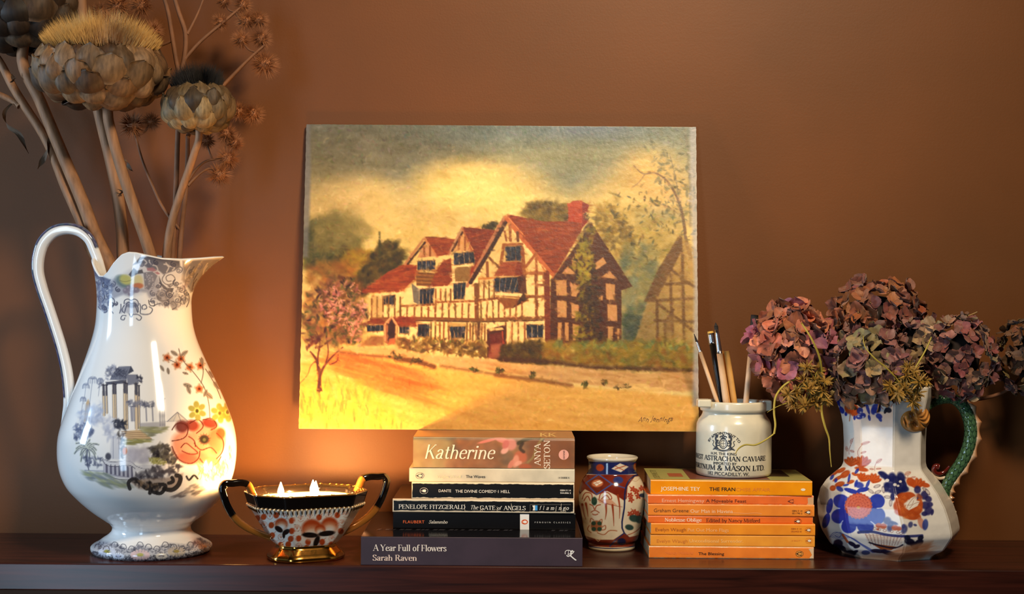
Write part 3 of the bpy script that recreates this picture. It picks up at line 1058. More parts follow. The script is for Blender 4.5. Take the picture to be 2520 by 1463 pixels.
lo, hi = vv[:, 0].min(), vv[:, 0].max()
flat(KAT, c5, (np.stack([2040 - 22 * vv[:, 1] / _bh, 350 + (vv[:, 0] - lo) / (hi - lo) * (268 - 350), vv[:, 2]], 1), ff), (70, 36, 30), 'lettering', EPS * 1.5)
for u in (1802, 1882):
    vf = serif('K', T=.10, t=.07)
    sp_text(KAT, c5, 'serif', 'K', u, u + 82, 134, 34, (206, 160, 84), T=.12, t=.06)
FIT.rotation_euler = (0, 0, math.radians(-0.4))
YEAR.rotation_euler = (0, 0, math.radians(0.3))
# ------------------------------------------------------------------ oil painting on board
pa, pb = crop(860, 480, 3.484), crop(1180, 480, 3.484)
pl, pr = crop(730, 670, 3.657), crop(1220, 670, 3.657)
ptl, ptr = crop(730, 290, 3.751), crop(1220, 290, 3.751)
C = Canvas(734, 300, 1722, 1068, 1.0)
X, Y = np.meshgrid(C.X, C.Y)
t = np.clip((Y - 306) / 270, 0, 1)[..., None]
top = np.array([96, 98, 88.0]) + np.clip((X - 760) / 500, 0, 1)[..., None] * np.array([14, 22, 12])
C.a = top * (1 - t ** .8) + np.array([202, 182, 116]) * t ** .8
n1, n2, n3 = C.noise(220, 110, 1, 5), C.noise(90, 14, 2, 5), C.noise(60, 50, 8, 5)
C.a += ((n1 - .5) * 46)[..., None] * np.array([1, .95, .8])
for (x, y, rx, ry, c, a) in (
        (840, 380, 150, 60, (92, 88, 66), .6), (1030, 345, 190, 38, (104, 100, 82), .6), (1360, 330, 260, 34, (96, 112, 112), .75), (1450, 320, 90, 20, (88, 104, 122), .6),
        (1400, 400, 180, 55, (126, 128, 96), .7), (1440, 450, 130, 40, (118, 126, 108), .7), (1010, 455, 46, 60, (112, 116, 98), .8), (1000, 400, 120, 40, (108, 106, 84), .6),
        (1170, 480, 120, 60, (226, 202, 128), .95), (1120, 470, 90, 50, (228, 204, 124), .9), (1230, 500, 110, 60, (232, 208, 130), .9), (1280, 540, 110, 40, (214, 198, 126), .7),
        (890, 500, 80, 48, (204, 178, 116), .85), (930, 540, 110, 60, (214, 192, 118), .8), (840, 520, 70, 50, (178, 156, 102), .7), (1060, 560, 120, 40, (184, 164, 104), .8), (1020, 590, 100, 40, (206, 184, 112), .7),
        (1600, 430, 60, 50, (216, 184, 106), .9), (1560, 480, 90, 50, (200, 174, 106), .9), (1520, 540, 110, 60, (196, 176, 104), .8), (1640, 500, 70, 60, (196, 168, 104), .7), (1620, 540, 60, 20, (146, 148, 116), .6),
        (1180, 425, 60, 16, (232, 206, 132), .7)):
    C.ell(x, y, rx, ry, c, a, 0, .75)
C.a += ((n2 - .5) * 12)[..., None]
C.a += ((n3 - .5) * 22)[..., None]
for _ in range(900):
    x_, y_ = 745 + 965 * C.r.rand(), 310 + 300 * C.r.rand()
    c_ = C.sample(np.array([x_]), np.array([y_]))[0] + C.r.randn() * 9
    C.ell(x_, y_, 8 + 14 * C.r.rand(), 2.5 + 4 * C.r.rand(), c_, .45, (C.r.rand() - .5) * 1.2, .6)
# trees behind
C.dabs(340, inell(805, 610, 62, 66), (6, 16), [(66, 66, 34), (88, 86, 46), (52, 56, 36), (104, 98, 52)], a=.42, soft=.9)
C.dabs(220, inell(808, 612, 60, 62), (2.5, 6), [(60, 62, 34), (84, 82, 44), (112, 104, 58), (48, 50, 32)], a=.5, soft=.5)
C.dabs(130, inell(840, 580, 70, 44), (6, 16), [(116, 108, 62), (134, 122, 74)], a=.3, soft=.9)
C.dabs(220, inell(886, 655, 44, 34), (4, 10), [(140, 118, 34), (156, 130, 42), (104, 92, 30), (120, 84, 36)], a=.5, soft=.8)
C.dabs(260, inpoly([(915, 640), (935, 605), (965, 600), (1000, 630), (985, 660), (930, 690), (890, 740), (870, 700)]), (4, 10), [(50, 42, 18), (70, 58, 24), (40, 38, 20), (84, 70, 28)], a=.6, soft=.7)
C.line([(933, 578), (934, 640)], 5, (60, 60, 34), .7, 2)
C.dabs(220, inpoly([(755, 655), (860, 655), (900, 760), (890, 850), (760, 850)]), (5, 13), [(150, 92, 40), (126, 84, 36), (104, 82, 36), (140, 104, 40), (86, 70, 34)], a=.45, soft=.8)
C.dabs(200, inpoly([(1285, 528), (1300, 508), (1340, 500), (1400, 512), (1405, 545), (1360, 552), (1300, 545)]), (4, 9), [(84, 70, 30), (110, 92, 38), (62, 54, 26), (128, 108, 48)], a=.6, soft=.7)
C.dabs(60, inpoly(pa((1130, 290), (1230, 250), (1270, 270), (1230, 320))), (3, 6), [(70, 60, 30), (50, 44, 24)], a=.6)
# foliage to the right
C.dabs(330, inpoly([(1470, 520), (1520, 490), (1690, 560), (1690, 700), (1560, 690), (1490, 640)]), (5, 13), [(172, 152, 82), (150, 134, 70), (128, 112, 54), (186, 164, 92)], a=.4, soft=.8)
C.dabs(120, inpoly([(1460, 520), (1500, 500), (1580, 590), (1540, 640), (1490, 620)]), (4, 9), [(120, 98, 34), (92, 76, 30), (140, 118, 50), (70, 60, 28)], a=.6)
C.dabs(260, inpoly([(1530, 620), (1600, 600), (1640, 700), (1640, 850), (1532, 850)]), (6, 15), [(96, 104, 78), (84, 98, 84), (116, 112, 66), (70, 84, 70), (134, 122, 70)], a=.5, soft=.8)
C.dabs(70, inpoly([(1535, 780), (1600, 780), (1610, 845), (1535, 845)]), (5, 12), [(58, 72, 70), (66, 74, 54)], a=.5, soft=.8)
C.dabs(160, inpoly([(1560, 330), (1715, 312), (1715, 560), (1640, 540), (1600, 380)]), (2, 6), [(104, 104, 74), (88, 92, 64), (72, 78, 60), (126, 122, 86)], a=.6)
C.dabs(130, inpoly([(1480, 480), (1700, 430), (1700, 700), (1560, 640)]), (2, 5), [(84, 78, 38), (66, 62, 36), (104, 94, 44), (74, 82, 60)], a=.75)
# right hand tree
C.line([(1700, 640), (1690, 600), (1683, 545), (1672, 500), (1655, 465), (1635, 440), (1612, 428), (1585, 430), (1562, 410)], 9, (104, 82, 58), .85, 1.5, 40, taper=.2)
C.line([(1676, 520), (1664, 440), (1650, 380)], 4, (112, 104, 82), .7, 1, 12, taper=.4)
C.line([(1700, 560), (1698, 420), (1690, 320)], 6, (118, 112, 92), .5, 2, 12)
C.line([(1588, 432), (1570, 455), (1555, 465)], 2.2, (120, 92, 62), .7, 1, 8)
C.line([(1680, 540), (1640, 510), (1600, 505)], 2.2, (120, 96, 66), .6, 1, 8)
# ghostly half-timbered house at the right edge
gb = (92, 66, 36)
C.poly(pb((1330, 1260), (1440, 920), (1700, 420), (1742, 380), (1880, 500), (1880, 1300), (1520, 1300)), (158, 130, 74), .75, 3)
C.poly(pb((1410, 930), (1530, 660), (1640, 480), (1700, 380), (1740, 340), (1742, 480), (1660, 640), (1560, 830), (1500, 935)), gb, .85, 2)
for q in ([(1640, 650), (1742, 740), (1840, 800)], [(1520, 920), (1840, 900)], [(1520, 920), (1525, 1290)], [(1640, 700), (1640, 900), (1655, 1290)], [(1530, 950), (1742, 1110), (1830, 1180)], [(1500, 1090), (1830, 1100)], [(1740, 500), (1750, 1290)], [(1600, 780), (1800, 770)], [(1660, 1000), (1590, 1110), (1590, 1290)]):
    C.line(pb(*q), 7, gb, .8, 2)
C.dabs(50, inpoly(pb((1600, 660), (1840, 700), (1840, 1260), (1600, 1260))), (5, 12), [(110, 84, 46), (140, 116, 62)], a=.35, soft=.8)

# ---- the long half-timbered house
cream, cream2, tim, timd, roofc = (228, 202, 138), (190, 160, 104), (106, 66, 32), (62, 34, 18), (142, 62, 28)


def roof(pts, c, seed, n=120, ang=-.1, dark=(86, 42, 24), lite=(160, 90, 50)):
    c = (c[0] * .84, c[1] * .98, c[2] * 1.05)
    C.poly(pts, c, 1, 1.2)
    C.dabs(n, inpoly(pts), (2.5, 6), [dark, lite, c, c, (124, 52, 24)], 2.6, ang, .5, .5, .5)


# facade base
C.poly(pa((190, 880), (440, 850), (560, 780), (700, 680), (870, 620), (1090, 560), (1320, 200), (1700, 690), (1702, 1310), (400, 1300), (190, 1200)), cream, 1, 1.5)
C.a[:] = C.a
# gable side wall, dark timbers
C.poly(pb((612, 740), (640, 715), (960, 255), (990, 300), (1310, 800), (1215, 835), (1215, 1290), (598, 1290)), (74, 42, 22), 1, 1.5)
for q in (((655, 750), (745, 745), (748, 880), (660, 880)), ((782, 770), (860, 800), (830, 890), (785, 885)), ((1082, 775), (1162, 785), (1160, 915), (1085, 915)), ((664, 922), (746, 925), (746, 1066), (668, 1066)),
          ((786, 940), (850, 960), (850, 1070), (790, 1075)), ((1095, 952), (1178, 960), (1180, 1098), (1098, 1095)), ((672, 1110), (705, 1110), (700, 1262), (668, 1262)), ((732, 1110), (764, 1110), (764, 1265), (728, 1265)),
          ((1100, 1140), (1145, 1145), (1140, 1262), (1098, 1260)), ((1180, 1160), (1196, 1160), (1196, 1262), (1180, 1262)), ((758, 628), (832, 700), (705, 692)), ((1115, 665), (1180, 738), (1045, 722)), ((820, 520), (870, 600), (800, 640), (790, 580)),
          ((1060, 550), (1090, 600), (1000, 660), (980, 610)), ((798, 1120), (850, 1130), (850, 1262), (800, 1262)), ((1010, 880), (1055, 880), (1055, 920), (1010, 910))):
    C.poly(pb(*q), (182, 142, 92), .95, 1.2)
# ivy on the gable
C.dabs(260, inpoly(pb((860, 380), (930, 260), (1000, 300), (960, 480), (1000, 700), (980, 1000), (1010, 1280), (800, 1280), (860, 900), (800, 600))), (2.5, 7), [(104, 96, 26), (84, 78, 24), (58, 40, 18), (128, 116, 36), (44, 30, 16), (140, 122, 44)], a=.8)
C.dabs(110, inpoly(pb((930, 700), (1020, 720), (1060, 1260), (920, 1280), (900, 1000))), (3, 7), [(36, 24, 14), (52, 32, 16), (62, 44, 20)], a=.75)
C.dabs(60, inpoly(pb((850, 420), (940, 430), (960, 760), (830, 780))), (3, 6), [(150, 134, 46), (128, 120, 40)], a=.8)
# main roof and chimney
roof(pb((235, 180), (330, 200), (560, 245), (760, 240), (770, 90), (840, 60), (940, 100), (900, 260), (870, 330), (640, 715), (240, 215)), (146, 62, 28), 1, 260)
C.poly(pb((765, 240), (760, 100), (800, 65), (885, 62), (890, 260)), (150, 66, 36), 1, 1)
C.poly(pb((885, 70), (942, 100), (915, 165), (925, 250), (880, 300)), (118, 44, 28), 1, 1)
C.poly(pb((752, 85), (880, 75), (882, 108), (756, 112)), (168, 82, 48), .9, 1)
C.dabs(25, inpoly(pb((890, 165), (945, 165), (935, 230), (890, 230))), (1.5, 3), [(180, 160, 110), (60, 50, 30)], a=.8)
# middle roofs
roof(pa((965, 290), (1250, 320), (1180, 520), (1075, 640), (1050, 480)), (126, 50, 22), 2, 120)
roof(pa((645, 378), (780, 385), (905, 400), (850, 530), (745, 545)), (150, 66, 28), 3, 90)
roof(pa((105, 855), (330, 680), (480, 610), (580, 625), (560, 740), (450, 850), (110, 862)), (158, 68, 30), 4, 190)
roof(pa((730, 690), (800, 590), (870, 560), (880, 760), (840, 800), (670, 808)), (140, 60, 26), 5, 70)
C.poly(pa((570, 680), (735, 690), (690, 800), (575, 800)), (116, 80, 40), 1, 1)
for i in range(7):
    C.line(pa((575, 690 + i * 16), (722 - i * 4, 700 + i * 15)), 1.4, (166, 124, 64) if i % 2 else (74, 46, 24), .8)
C.poly(pa((900, 640), (1070, 630), (1040, 760), (905, 765)), (126, 98, 56), 1, 1)
C.poly(pa((1040, 650), (1100, 600), (1085, 700), (1030, 770)), (130, 56, 26), 1, 1)
# gable faces
C.poly(pa((640, 420), (745, 545), (580, 560)), (180, 136, 92), 1, 1)
C.poly(pa((965, 340), (1065, 490), (880, 510)), (186, 146, 92), 1, 1)
C.poly(pa((1330, 240), (1560, 560), (1702, 700), (1090, 800), (1180, 520)), (204, 178, 116), 1, 1)
for q, wd, c in (([(640, 390), (475, 615)], 6, (164, 120, 80)), ([(652, 420), (500, 612)], 5, timd), ([(640, 395), (750, 548)], 4.5, (176, 122, 78)), ([(965, 300), (850, 530)], 6, (168, 128, 90)), ([(972, 330), (880, 500)], 5, timd), ([(968, 310), (1075, 560)], 4, (150, 92, 52)),
                 ([(1330, 205), (1180, 470), (1010, 800)], 8, (160, 112, 78)), ([(1345, 240), (1200, 500), (1040, 770)], 10, (58, 32, 18)), ([(1340, 210), (1480, 390), (1742, 700)], 9, (168, 100, 56)), ([(1362, 210), (1500, 370)], 3, (196, 130, 80))):
    C.line(pa(*q), wd, c, 1, 1)
# windows
wb, wd_ = (40, 42, 52), (24, 24, 30)


def window(q, n, bar=(176, 140, 90)):
    q = pa(*q)
    C.poly(q, wb, 1, .8)
    (x0, y0), (x1, y1), (x2, y2), (x3, y3) = q
    for i in range(n + 1):
        f = i / n
        C.line([(x0 + (x1 - x0) * f, y0 + (y1 - y0) * f), (x3 + (x2 - x3) * f, y3 + (y2 - y3) * f)], 1.6, bar, .85, .6)
    C.dabs(8 * n, inpoly(q), (1.5, 3.2), [(70, 78, 92), (30, 30, 36), (96, 100, 104), (22, 22, 28)], 1.8, 1.57, .4, .7)
    C.line([(x0, y0), (x1, y1)], 2, (120, 86, 50), .9)
    C.line([(x3, y3), (x2, y2)], 2.4, (150, 112, 64), .9)


window(((580, 590), (735, 580), (735, 660), (582, 668)), 4)
window(((890, 520), (1065, 505), (1075, 600), (900, 625)), 4)
window(((1335, 465), (1470, 455), (1470, 585), (1340, 588)), 3, (104, 72, 44))
window(((1240, 730), (1500, 720), (1450, 860), (1245, 850)), 5)
window(((595, 830), (725, 820), (720, 955), (600, 960)), 4)
window(((890, 780), (1000, 770), (985, 915), (895, 915)), 3)
window(((285, 890), (395, 880), (395, 960), (285, 965)), 4)
window(((1515, 1130), (1660, 1130), (1660, 1240), (1520, 1245)), 3, (200, 170, 116))
window(((855, 1150), (1000, 1140), (990, 1240), (880, 1250)), 4)
window(((590, 1130), (685, 1125), (685, 1235), (590, 1240)), 3, (96, 70, 46))
window(((430, 1145), (515, 1150), (515, 1210), (430, 1210)), 3)
window(((150, 1140), (300, 1135), (300, 1190), (155, 1195)), 4)
C.poly(pa((535, 780), (600, 830), (600, 960), (550, 940)), (96, 92, 84), .9, 1)
C.line(pa((535, 780), (600, 828), (600, 955)), 2, (180, 160, 120), .8)
# little roof over the oriel
roof(pa((1305, 595), (1440, 590), (1505, 690), (1490, 712), (1240, 715)), (160, 76, 42), 6, 50)
C.poly(pa((1440, 590), (1500, 600), (1510, 700), (1410, 712)), (106, 46, 22), .8, 1)
C.poly(pa((1440, 720), (1510, 700), (1520, 870), (1450, 860)), (66, 34, 20), .9, 1)
C.poly(pa((1240, 880), (1450, 890), (1540, 920), (1400, 990), (1330, 985), (1280, 930)), (122, 78, 38), 1, 1)
C.line(pa((1250, 890), (1450, 905)), 3, (196, 164, 100), .9)
C.poly(pa((1400, 990), (1545, 900), (1490, 860), (1450, 920)), (52, 30, 18), .9, 1)
# timbers: rails and studs
for q, wd, c in (([(190, 1085), (600, 1080), (1100, 1090), (1700, 1070)], 8, (116, 78, 40)), ([(190, 1100), (600, 1098), (1100, 1108), (1700, 1090)], 3, (66, 42, 24)), ([(440, 975), (740, 960)], 5, (124, 80, 42)), ([(740, 940), (1090, 930), (1240, 910)], 5, (136, 86, 46)),
                 ([(1100, 920), (1280, 905)], 5, (116, 72, 38)), ([(1500, 690), (1700, 690)], 8, (146, 94, 50)), ([(1520, 890), (1700, 890)], 7, (122, 76, 38)), ([(1690, 690), (1700, 1260)], 14, (104, 52, 26)), ([(1085, 790), (1095, 1090)], 10, (108, 70, 38)), ([(1480, 470), (1500, 700)], 9, (130, 80, 42)),
                 ([(1320, 460), (1300, 600)], 8, (132, 84, 44)), ([(1320, 445), (1480, 440)], 7, (140, 90, 48)), ([(1500, 650), (1600, 520)], 7, (140, 86, 44)), ([(1600, 520), (1605, 690)], 6, (140, 86, 44)), ([(1600, 540), (1680, 680)], 4, (160, 100, 54)), ([(1600, 690), (1605, 1060)], 8, (120, 74, 38)),
                 ([(1375, 270), (1380, 410)], 7, (130, 82, 44)), ([(1330, 330), (1345, 410)], 5, (130, 82, 44)), ([(1440, 340), (1445, 410)], 7, (96, 58, 32)), ([(1200, 560), (1280, 640)], 6, (108, 70, 40)), ([(1180, 600), (1185, 720)], 7, (124, 78, 42)), ([(1110, 740), (1250, 730)], 5, (176, 122, 66)),
                 ([(640, 470), (640, 545)], 5, (120, 74, 40)), ([(690, 460), (690, 540)], 5, (120, 74, 40)), ([(990, 380), (990, 490)], 5, (130, 80, 42)), ([(940, 390), (935, 490)], 5, (130, 80, 42)), ([(1625, 760), (1700, 760)], 0.1, tim), ([(1660, 710), (1662, 790)], 3, (120, 84, 44)), ([(1610, 790), (1700, 792)], 6, (118, 74, 38))):
    C.line(pa(*q), wd, c, 1, 1)
for u0, u1, v0, v1, n in ((1130, 1480, 935, 1075, 7), (740, 1080, 955, 1070, 6), (740, 870, 830, 935, 3), (440, 735, 985, 1068, 5), (190, 440, 900, 1075, 5), (700, 850, 1115, 1255, 4), (1010, 1160, 1125, 1265, 6), (1340, 1500, 1115, 1290, 3), (1110, 1240, 760, 900, 3)):
    for i in range(n + 1):
        u = u0 + (u1 - u0) * i / n
        C.line(pa((u + rng.uniform(-3, 3), v0), (u + rng.uniform(-4, 4), v1)), 4.2, (112 + rng.randint(-14, 14), 72, 36), .95, 1)
C.line(pa((1110, 1120), (1105, 1270)), 8, (84, 54, 30), .9, 1)
C.poly(pa((190, 880), (290, 890), (285, 1080), (190, 1080)), (150, 122, 72), .5, 2)
# ground floor: porch, doorway, low roofs
roof(pa((120, 1130), (200, 1085), (310, 1090), (310, 1130)), (128, 58, 30), 7, 30)
roof(pa((380, 1062), (560, 1070), (580, 1150), (420, 1145)), (140, 60, 34), 8, 50)
C.poly(pa((300, 1135), (365, 1060), (420, 1150), (415, 1330), (395, 1300), (330, 1300), (300, 1280)), (146, 100, 66), 1, 1)
C.poly(pa((335, 1130), (365, 1085), (395, 1140), (390, 1260), (335, 1290)), (58, 36, 30), 1, 1)
C.poly(pa((345, 1255), (395, 1245), (400, 1300), (330, 1310)), (170, 104, 66), .9, 2)
C.line(pa((300, 1140), (362, 1062), (420, 1150)), 4, (196, 160, 112), .9)
C.line(pa((405, 1150), (408, 1330)), 4, (190, 166, 108), .9)
C.line(pa((305, 1150), (308, 1270)), 5, (190, 150, 104), .9)
C.poly(pa((190, 1230), (300, 1230), (300, 1310), (90, 1320)), (122, 84, 48), .85, 3)
C.poly(pa((840, 1115), (1000, 1120), (1000, 1148), (850, 1148)), (176, 146, 88), .9, 1)
C.poly(pa((1180, 1170), (1340, 1130), (1345, 1400), (1290, 1430), (1180, 1410)), (70, 36, 22), 1, 1)
C.poly(pa((1200, 1210), (1305, 1195), (1300, 1380), (1215, 1400)), (92, 42, 32), 1, 1.5)
C.poly(pa((1215, 1300), (1300, 1290), (1300, 1420), (1190, 1420)), (150, 96, 70), .85, 4)
C.poly(pa((1185, 1165), (1310, 1155), (1325, 1172), (1200, 1188)), (206, 178, 116), 1, 1)
C.line(pa((1312, 1190), (1318, 1290)), 4, (150, 70, 40), .9)
# shrubs before the house
C.dabs(240, inpoly(pa((410, 1250), (700, 1250), (1160, 1280), (1180, 1410), (900, 1390), (420, 1340))), (2.5, 7), [(96, 76, 34), (74, 52, 26), (120, 96, 40), (110, 72, 36), (60, 44, 24)], a=.75)
C.dabs(40, inpoly(pa((560, 1240), (1150, 1260), (1150, 1290), (560, 1280))), (1.5, 3), [(190, 160, 86), (90, 110, 50), (206, 176, 100)], a=.8)
# hedge
C.dabs(380, inpoly(pr((50, 690), (420, 640), (460, 840), (60, 800))), (4, 9), [(78, 64, 24), (56, 44, 20), (98, 80, 30), (66, 50, 24)], a=.7, soft=.6)
C.dabs(620, inpoly(pr((440, 650), (900, 650), (1500, 640), (1800, 680), (1800, 880), (1400, 870), (900, 840), (460, 800))), (4, 11), [(120, 104, 34), (140, 110, 36), (104, 94, 36), (150, 128, 44), (128, 84, 32), (90, 92, 44)], a=.6, soft=.7)
C.dabs(80, inpoly(pr((500, 640), (1700, 640), (1760, 700), (500, 690))), (3, 7), [(112, 124, 70), (150, 140, 60), (86, 104, 66)], a=.6)
C.line(pr((40, 800), (460, 820), (860, 870), (1300, 880), (1800, 905)), 11, (66, 40, 20), .8, 4, 24)
# pavement strip, verge, road, grass
C.poly(pl((380, 720), (560, 700), (900, 705), (1240, 770), (1720, 800), (1865, 830)) + pr((380, 850), (800, 880), (1300, 920), (1818, 910)) + pr((1818, 1080), (1500, 1080), (1000, 1040), (600, 1000), (0, 900)) + pl((1500, 880), (1000, 800), (600, 740)), (196, 160, 104), 1, 3)
C.dabs(90, inpoly(pr((0, 850), (1800, 910), (1800, 1060), (700, 1010), (0, 920))), (4, 13), [(176, 136, 80), (206, 172, 110), (150, 108, 60), (190, 150, 90)], 3, .12, .4, .5, .7)
C.dabs(30, inpoly(pr((1200, 1010), (1480, 1030), (1480, 1075), (1220, 1065))), (3, 8), [(222, 190, 120), (206, 174, 104)], 2.4, .1, .3, .8)
road = [(742, 900)] + pl((300, 780), (600, 770), (1000, 830), (1400, 890), (1865, 960)) + pr((300, 980), (700, 1040), (1200, 1080), (1818, 1130)) + [(1718, 1064), (736, 1064)]
C.poly(road, (206, 164, 86), 1, 4)
C.dabs(420, inpoly(road), (6, 20), [(212, 170, 90), (194, 150, 76), (220, 180, 100), (184, 138, 70), (208, 168, 98)], 3.0, .15, .4, .35, .8)
C.dabs(130, inpoly(pl((200, 790), (500, 770), (1200, 900), (1300, 1200), (800, 1100), (350, 900))), (6, 16), [(190, 108, 52), (172, 98, 46), (200, 126, 64)], 3.6, .3, .3, .5, .8)
C.line(pl((400, 745), (700, 775), (950, 790)), 8, (112, 66, 32), .75, 3, 16)
C.line(pl((900, 800), (1130, 835), (1240, 870)), 12, (92, 54, 26), .85, 3, 16)
C.line(pl((1300, 860), (1600, 905), (1865, 945)), 7, (120, 80, 42), .7, 3, 12)
C.line(pr((0, 940), (300, 975), (680, 1030)), 9, (112, 70, 36), .75, 3, 12)
for f, u, v, n in ((pl, 920, 780, 16), (pl, 860, 760, 5), (pl, 1100, 810, 18), (pl, 1040, 820, 6), (pl, 1600, 890, 12), (pl, 1830, 900, 10), (pr, 30, 900, 10), (pr, 330, 940, 12), (pr, 800, 1020, 14), (pr, 970, 995, 12), (pr, 1100, 1045, 5), (pr, 1170, 1035, 7)):
    (x, y), = f((u, v))
    C.dabs(n, inell(x, y, 9, 6), (1.5, 4), [(62, 54, 24), (84, 66, 30), (74, 84, 40), (52, 38, 20)], a=.85)
C.dabs(260, inpoly([(742, 960), (800, 950), (900, 960), (1010, 1062), (742, 1062)]), (5, 14), [(176, 152, 60), (190, 160, 66), (160, 142, 60), (196, 172, 80)], 2, 1.4, .8, .5, .7)
C.dabs(110, inpoly([(742, 980), (830, 930), (960, 1010), (1010, 1060), (742, 1060)]), (2.5, 7), [(112, 118, 56), (98, 96, 48), (130, 136, 70), (138, 108, 48)], 2.4, 1.5, .6, .6)
# blossoming bush, bottom left
br = (78, 44, 24)
for q, wd in (([(212, 1085), (210, 900), (180, 800), (130, 740)], 9), ([(212, 1000), (250, 880), (330, 780), (420, 700)], 7), ([(200, 900), (200, 780), (215, 650), (180, 560)], 5), ([(250, 880), (290, 760), (280, 640)], 4.5), ([(310, 850), (370, 820), (380, 760)], 4), ([(215, 700), (330, 620), (400, 560)], 4), ([(180, 820), (140, 860), (110, 940), (40, 1020)], 2)):
    C.line(pl(*q), wd, br, .9, 1.2, 18, taper=.5)
C.poly(pl((190, 1090), (205, 1000), (225, 1000), (245, 1090)), br, .9, 1)
bush = pl((60, 640), (40, 420), (110, 200), (330, 60), (520, 60), (600, 330), (660, 400), (560, 640), (380, 680))
C.dabs(420, inpoly(bush), (2.5, 8), [(92, 58, 34), (78, 52, 32), (116, 74, 50), (72, 70, 34), (96, 66, 48), (126, 82, 56)], a=.55, soft=.6)
C.dabs(230, inpoly(pl((200, 200), (420, 100), (540, 130), (640, 340), (560, 520), (330, 520), (220, 420))), (1.6, 4.2), [(186, 132, 118), (166, 110, 104), (206, 156, 134), (140, 90, 88), (214, 170, 146)], a=.85)
C.dabs(120, inpoly(bush), (2, 5), [(62, 60, 30), (78, 84, 40), (56, 36, 26), (44, 28, 22)], a=.85)
C.dabs(60, inpoly(pl((470, 480), (600, 380), (580, 680), (480, 640))), (2, 4.5), [(200, 150, 128), (90, 96, 44), (178, 122, 104)], a=.85)
C.dabs(20, inpoly(pl((80, 600), (220, 600), (220, 720), (100, 720))), (3, 6), [(62, 30, 22), (90, 44, 28)], a=.8)
for _ in range(9000):
    x_, y_ = 742 + 972 * C.r.rand(), 308 + 750 * C.r.rand()
    c_ = C.sample(np.array([x_]), np.array([y_]))[0] + C.r.randn(3) * 4 + C.r.randn() * 8
    C.ell(x_ + C.r.randn() * 1.5, y_ + C.r.randn() * 1.5, 2.5 + 5 * C.r.rand(), 1.2 + 1.8 * C.r.rand(), c_, .6, C.r.randn() * .9 + (1.57 if 640 < y_ < 870 and 900 < x_ < 1560 and C.r.rand() < .6 else 0), .5)
# bare board margins left and right
C.poly([(740, 300), (758, 300), (762, 420), (758, 640), (744, 640)], (112, 112, 108), .75, 4)
C.poly([(1700, 300), (1724, 300), (1724, 1000), (1702, 1000), (1708, 700), (1700, 420)], (168, 170, 168), .7, 4)
C.dabs(30, inpoly([(1698, 310), (1716, 310), (1716, 640), (1700, 640)]), (2, 5), [(110, 124, 120), (190, 186, 176), (140, 146, 140)], a=.6)
C.line([(738, 1060), (1718, 1064)], 5, (168, 164, 130), .6, 2)
C.a += ((C.noise(40, 8, 21, 4) - .5) * 9)[..., None]
C.a += ((C.noise(9, 9, 22, 3) - .5) * 14)[..., None]

lum = C.a.mean(-1, keepdims=True)
C.a = lum + (C.a - lum) * 1.14
C.a = np.clip(118 + (C.a - 118) * 1.16, 8, 250) * np.array([.95, .90, .93])
ybt, ytp = 0.0885, 0.1355
TL, TR, BR, BL = P(749, 306, ytp), P(1717, 312, ytp), P(1717, 1061.5, ybt), P(739, 1058.5, ybt)
zb_, zt_ = ZKAT + 0.0003, (TL.z + TR.z) / 2
x0_, x1_ = (TL.x + BL.x) / 2, (TR.x + BR.x) / 2
R_, C_ = 440, 570
u = np.linspace(0, 1, C_)
v = np.linspace(0, 1, R_)
U, Vv = np.meshgrid(u, v)
GX = x0_ + (x1_ - x0_) * U
GZ = zt_ + (zb_ - zt_) * Vv
edge = .0006
er = np.random.RandomState(3)
jz = np.interp(u, np.linspace(0, 1, 140), er.rand(140)) * edge
jx = np.interp(v, np.linspace(0, 1, 110), er.rand(110)) * edge
GZ[0] -= jz
GX[:, -1] -= jx
GX[:, 0] += jx[::-1]
GY = ytp + (ybt - ytp) * Vv
G3 = np.stack([GX, GY, GZ], -1)
cx_ = 749 * (1 - U) * (1 - Vv) + 1717 * U * (1 - Vv) + 1717 * U * Vv + 739 * (1 - U) * Vv
cy_ = 306 * (1 - U) * (1 - Vv) + 312 * U * (1 - Vv) + 1061.5 * U * Vv + 1058.5 * (1 - U) * Vv
pt = thing('oil_painting', ((x0_ + x1_) / 2, ybt, zb_), 'unframed oil painting of a half-timbered house, leaning on the wall above the black book stack', 'painting')
me = grid_mesh('painted_surface', G3, C.sample(cx_, cy_), off=wloc(pt))
link('painted_surface', me, mat('oil_paint', rough=.42, spec=.4, vcol=True, bump=.25, bump_scale=260), pt)
# the board behind the paint
tn = np.array([0, 1, -(ybt - ytp) / (zb_ - zt_)])
tn = tn / np.linalg.norm(tn) * .0038
ring = np.array([G3[0, 0], G3[0, -1], G3[-1, -1], G3[-1, 0]])
Vb = np.vstack([ring + tn * .02, ring + tn])
part('board', Vb, [(0, 1, 5, 4), (1, 2, 6, 5), (2, 3, 7, 6), (3, 0, 4, 7), (4, 5, 6, 7), (3, 2, 1, 0)], mat('worn_board', (150, 130, 100), .8, var=.3, var_scale=90), pt, False)
# signature
vf = serif('Ann Jennings', T=.09, t=.06, slant=.3, space=.02, sw=.03)
V2, F2 = vf
sx0, sx1 = pr((1282, 1345), (1595, 1345))
lo, hi = V2[:, 0].min(), V2[:, 0].max()
sg = []
for a_, b_, l_ in V2:
    px_ = sx0[0] + (a_ - lo) / (hi - lo) * (sx1[0] - sx0[0])
    py_ = sx0[1] - b_ * 12 + 2 * math.sin(a_ * 4)
    fv = (py_ - 309) / (1060 - 309)
    q = P(px_, py_, ytp + (ybt - ytp) * fv)
    q.y -= .0006 + l_ * LAYER
    sg.append(q)
part('signature', np.array(sg), F2, mat('signature_paint', (104, 66, 32), .5), pt, False)
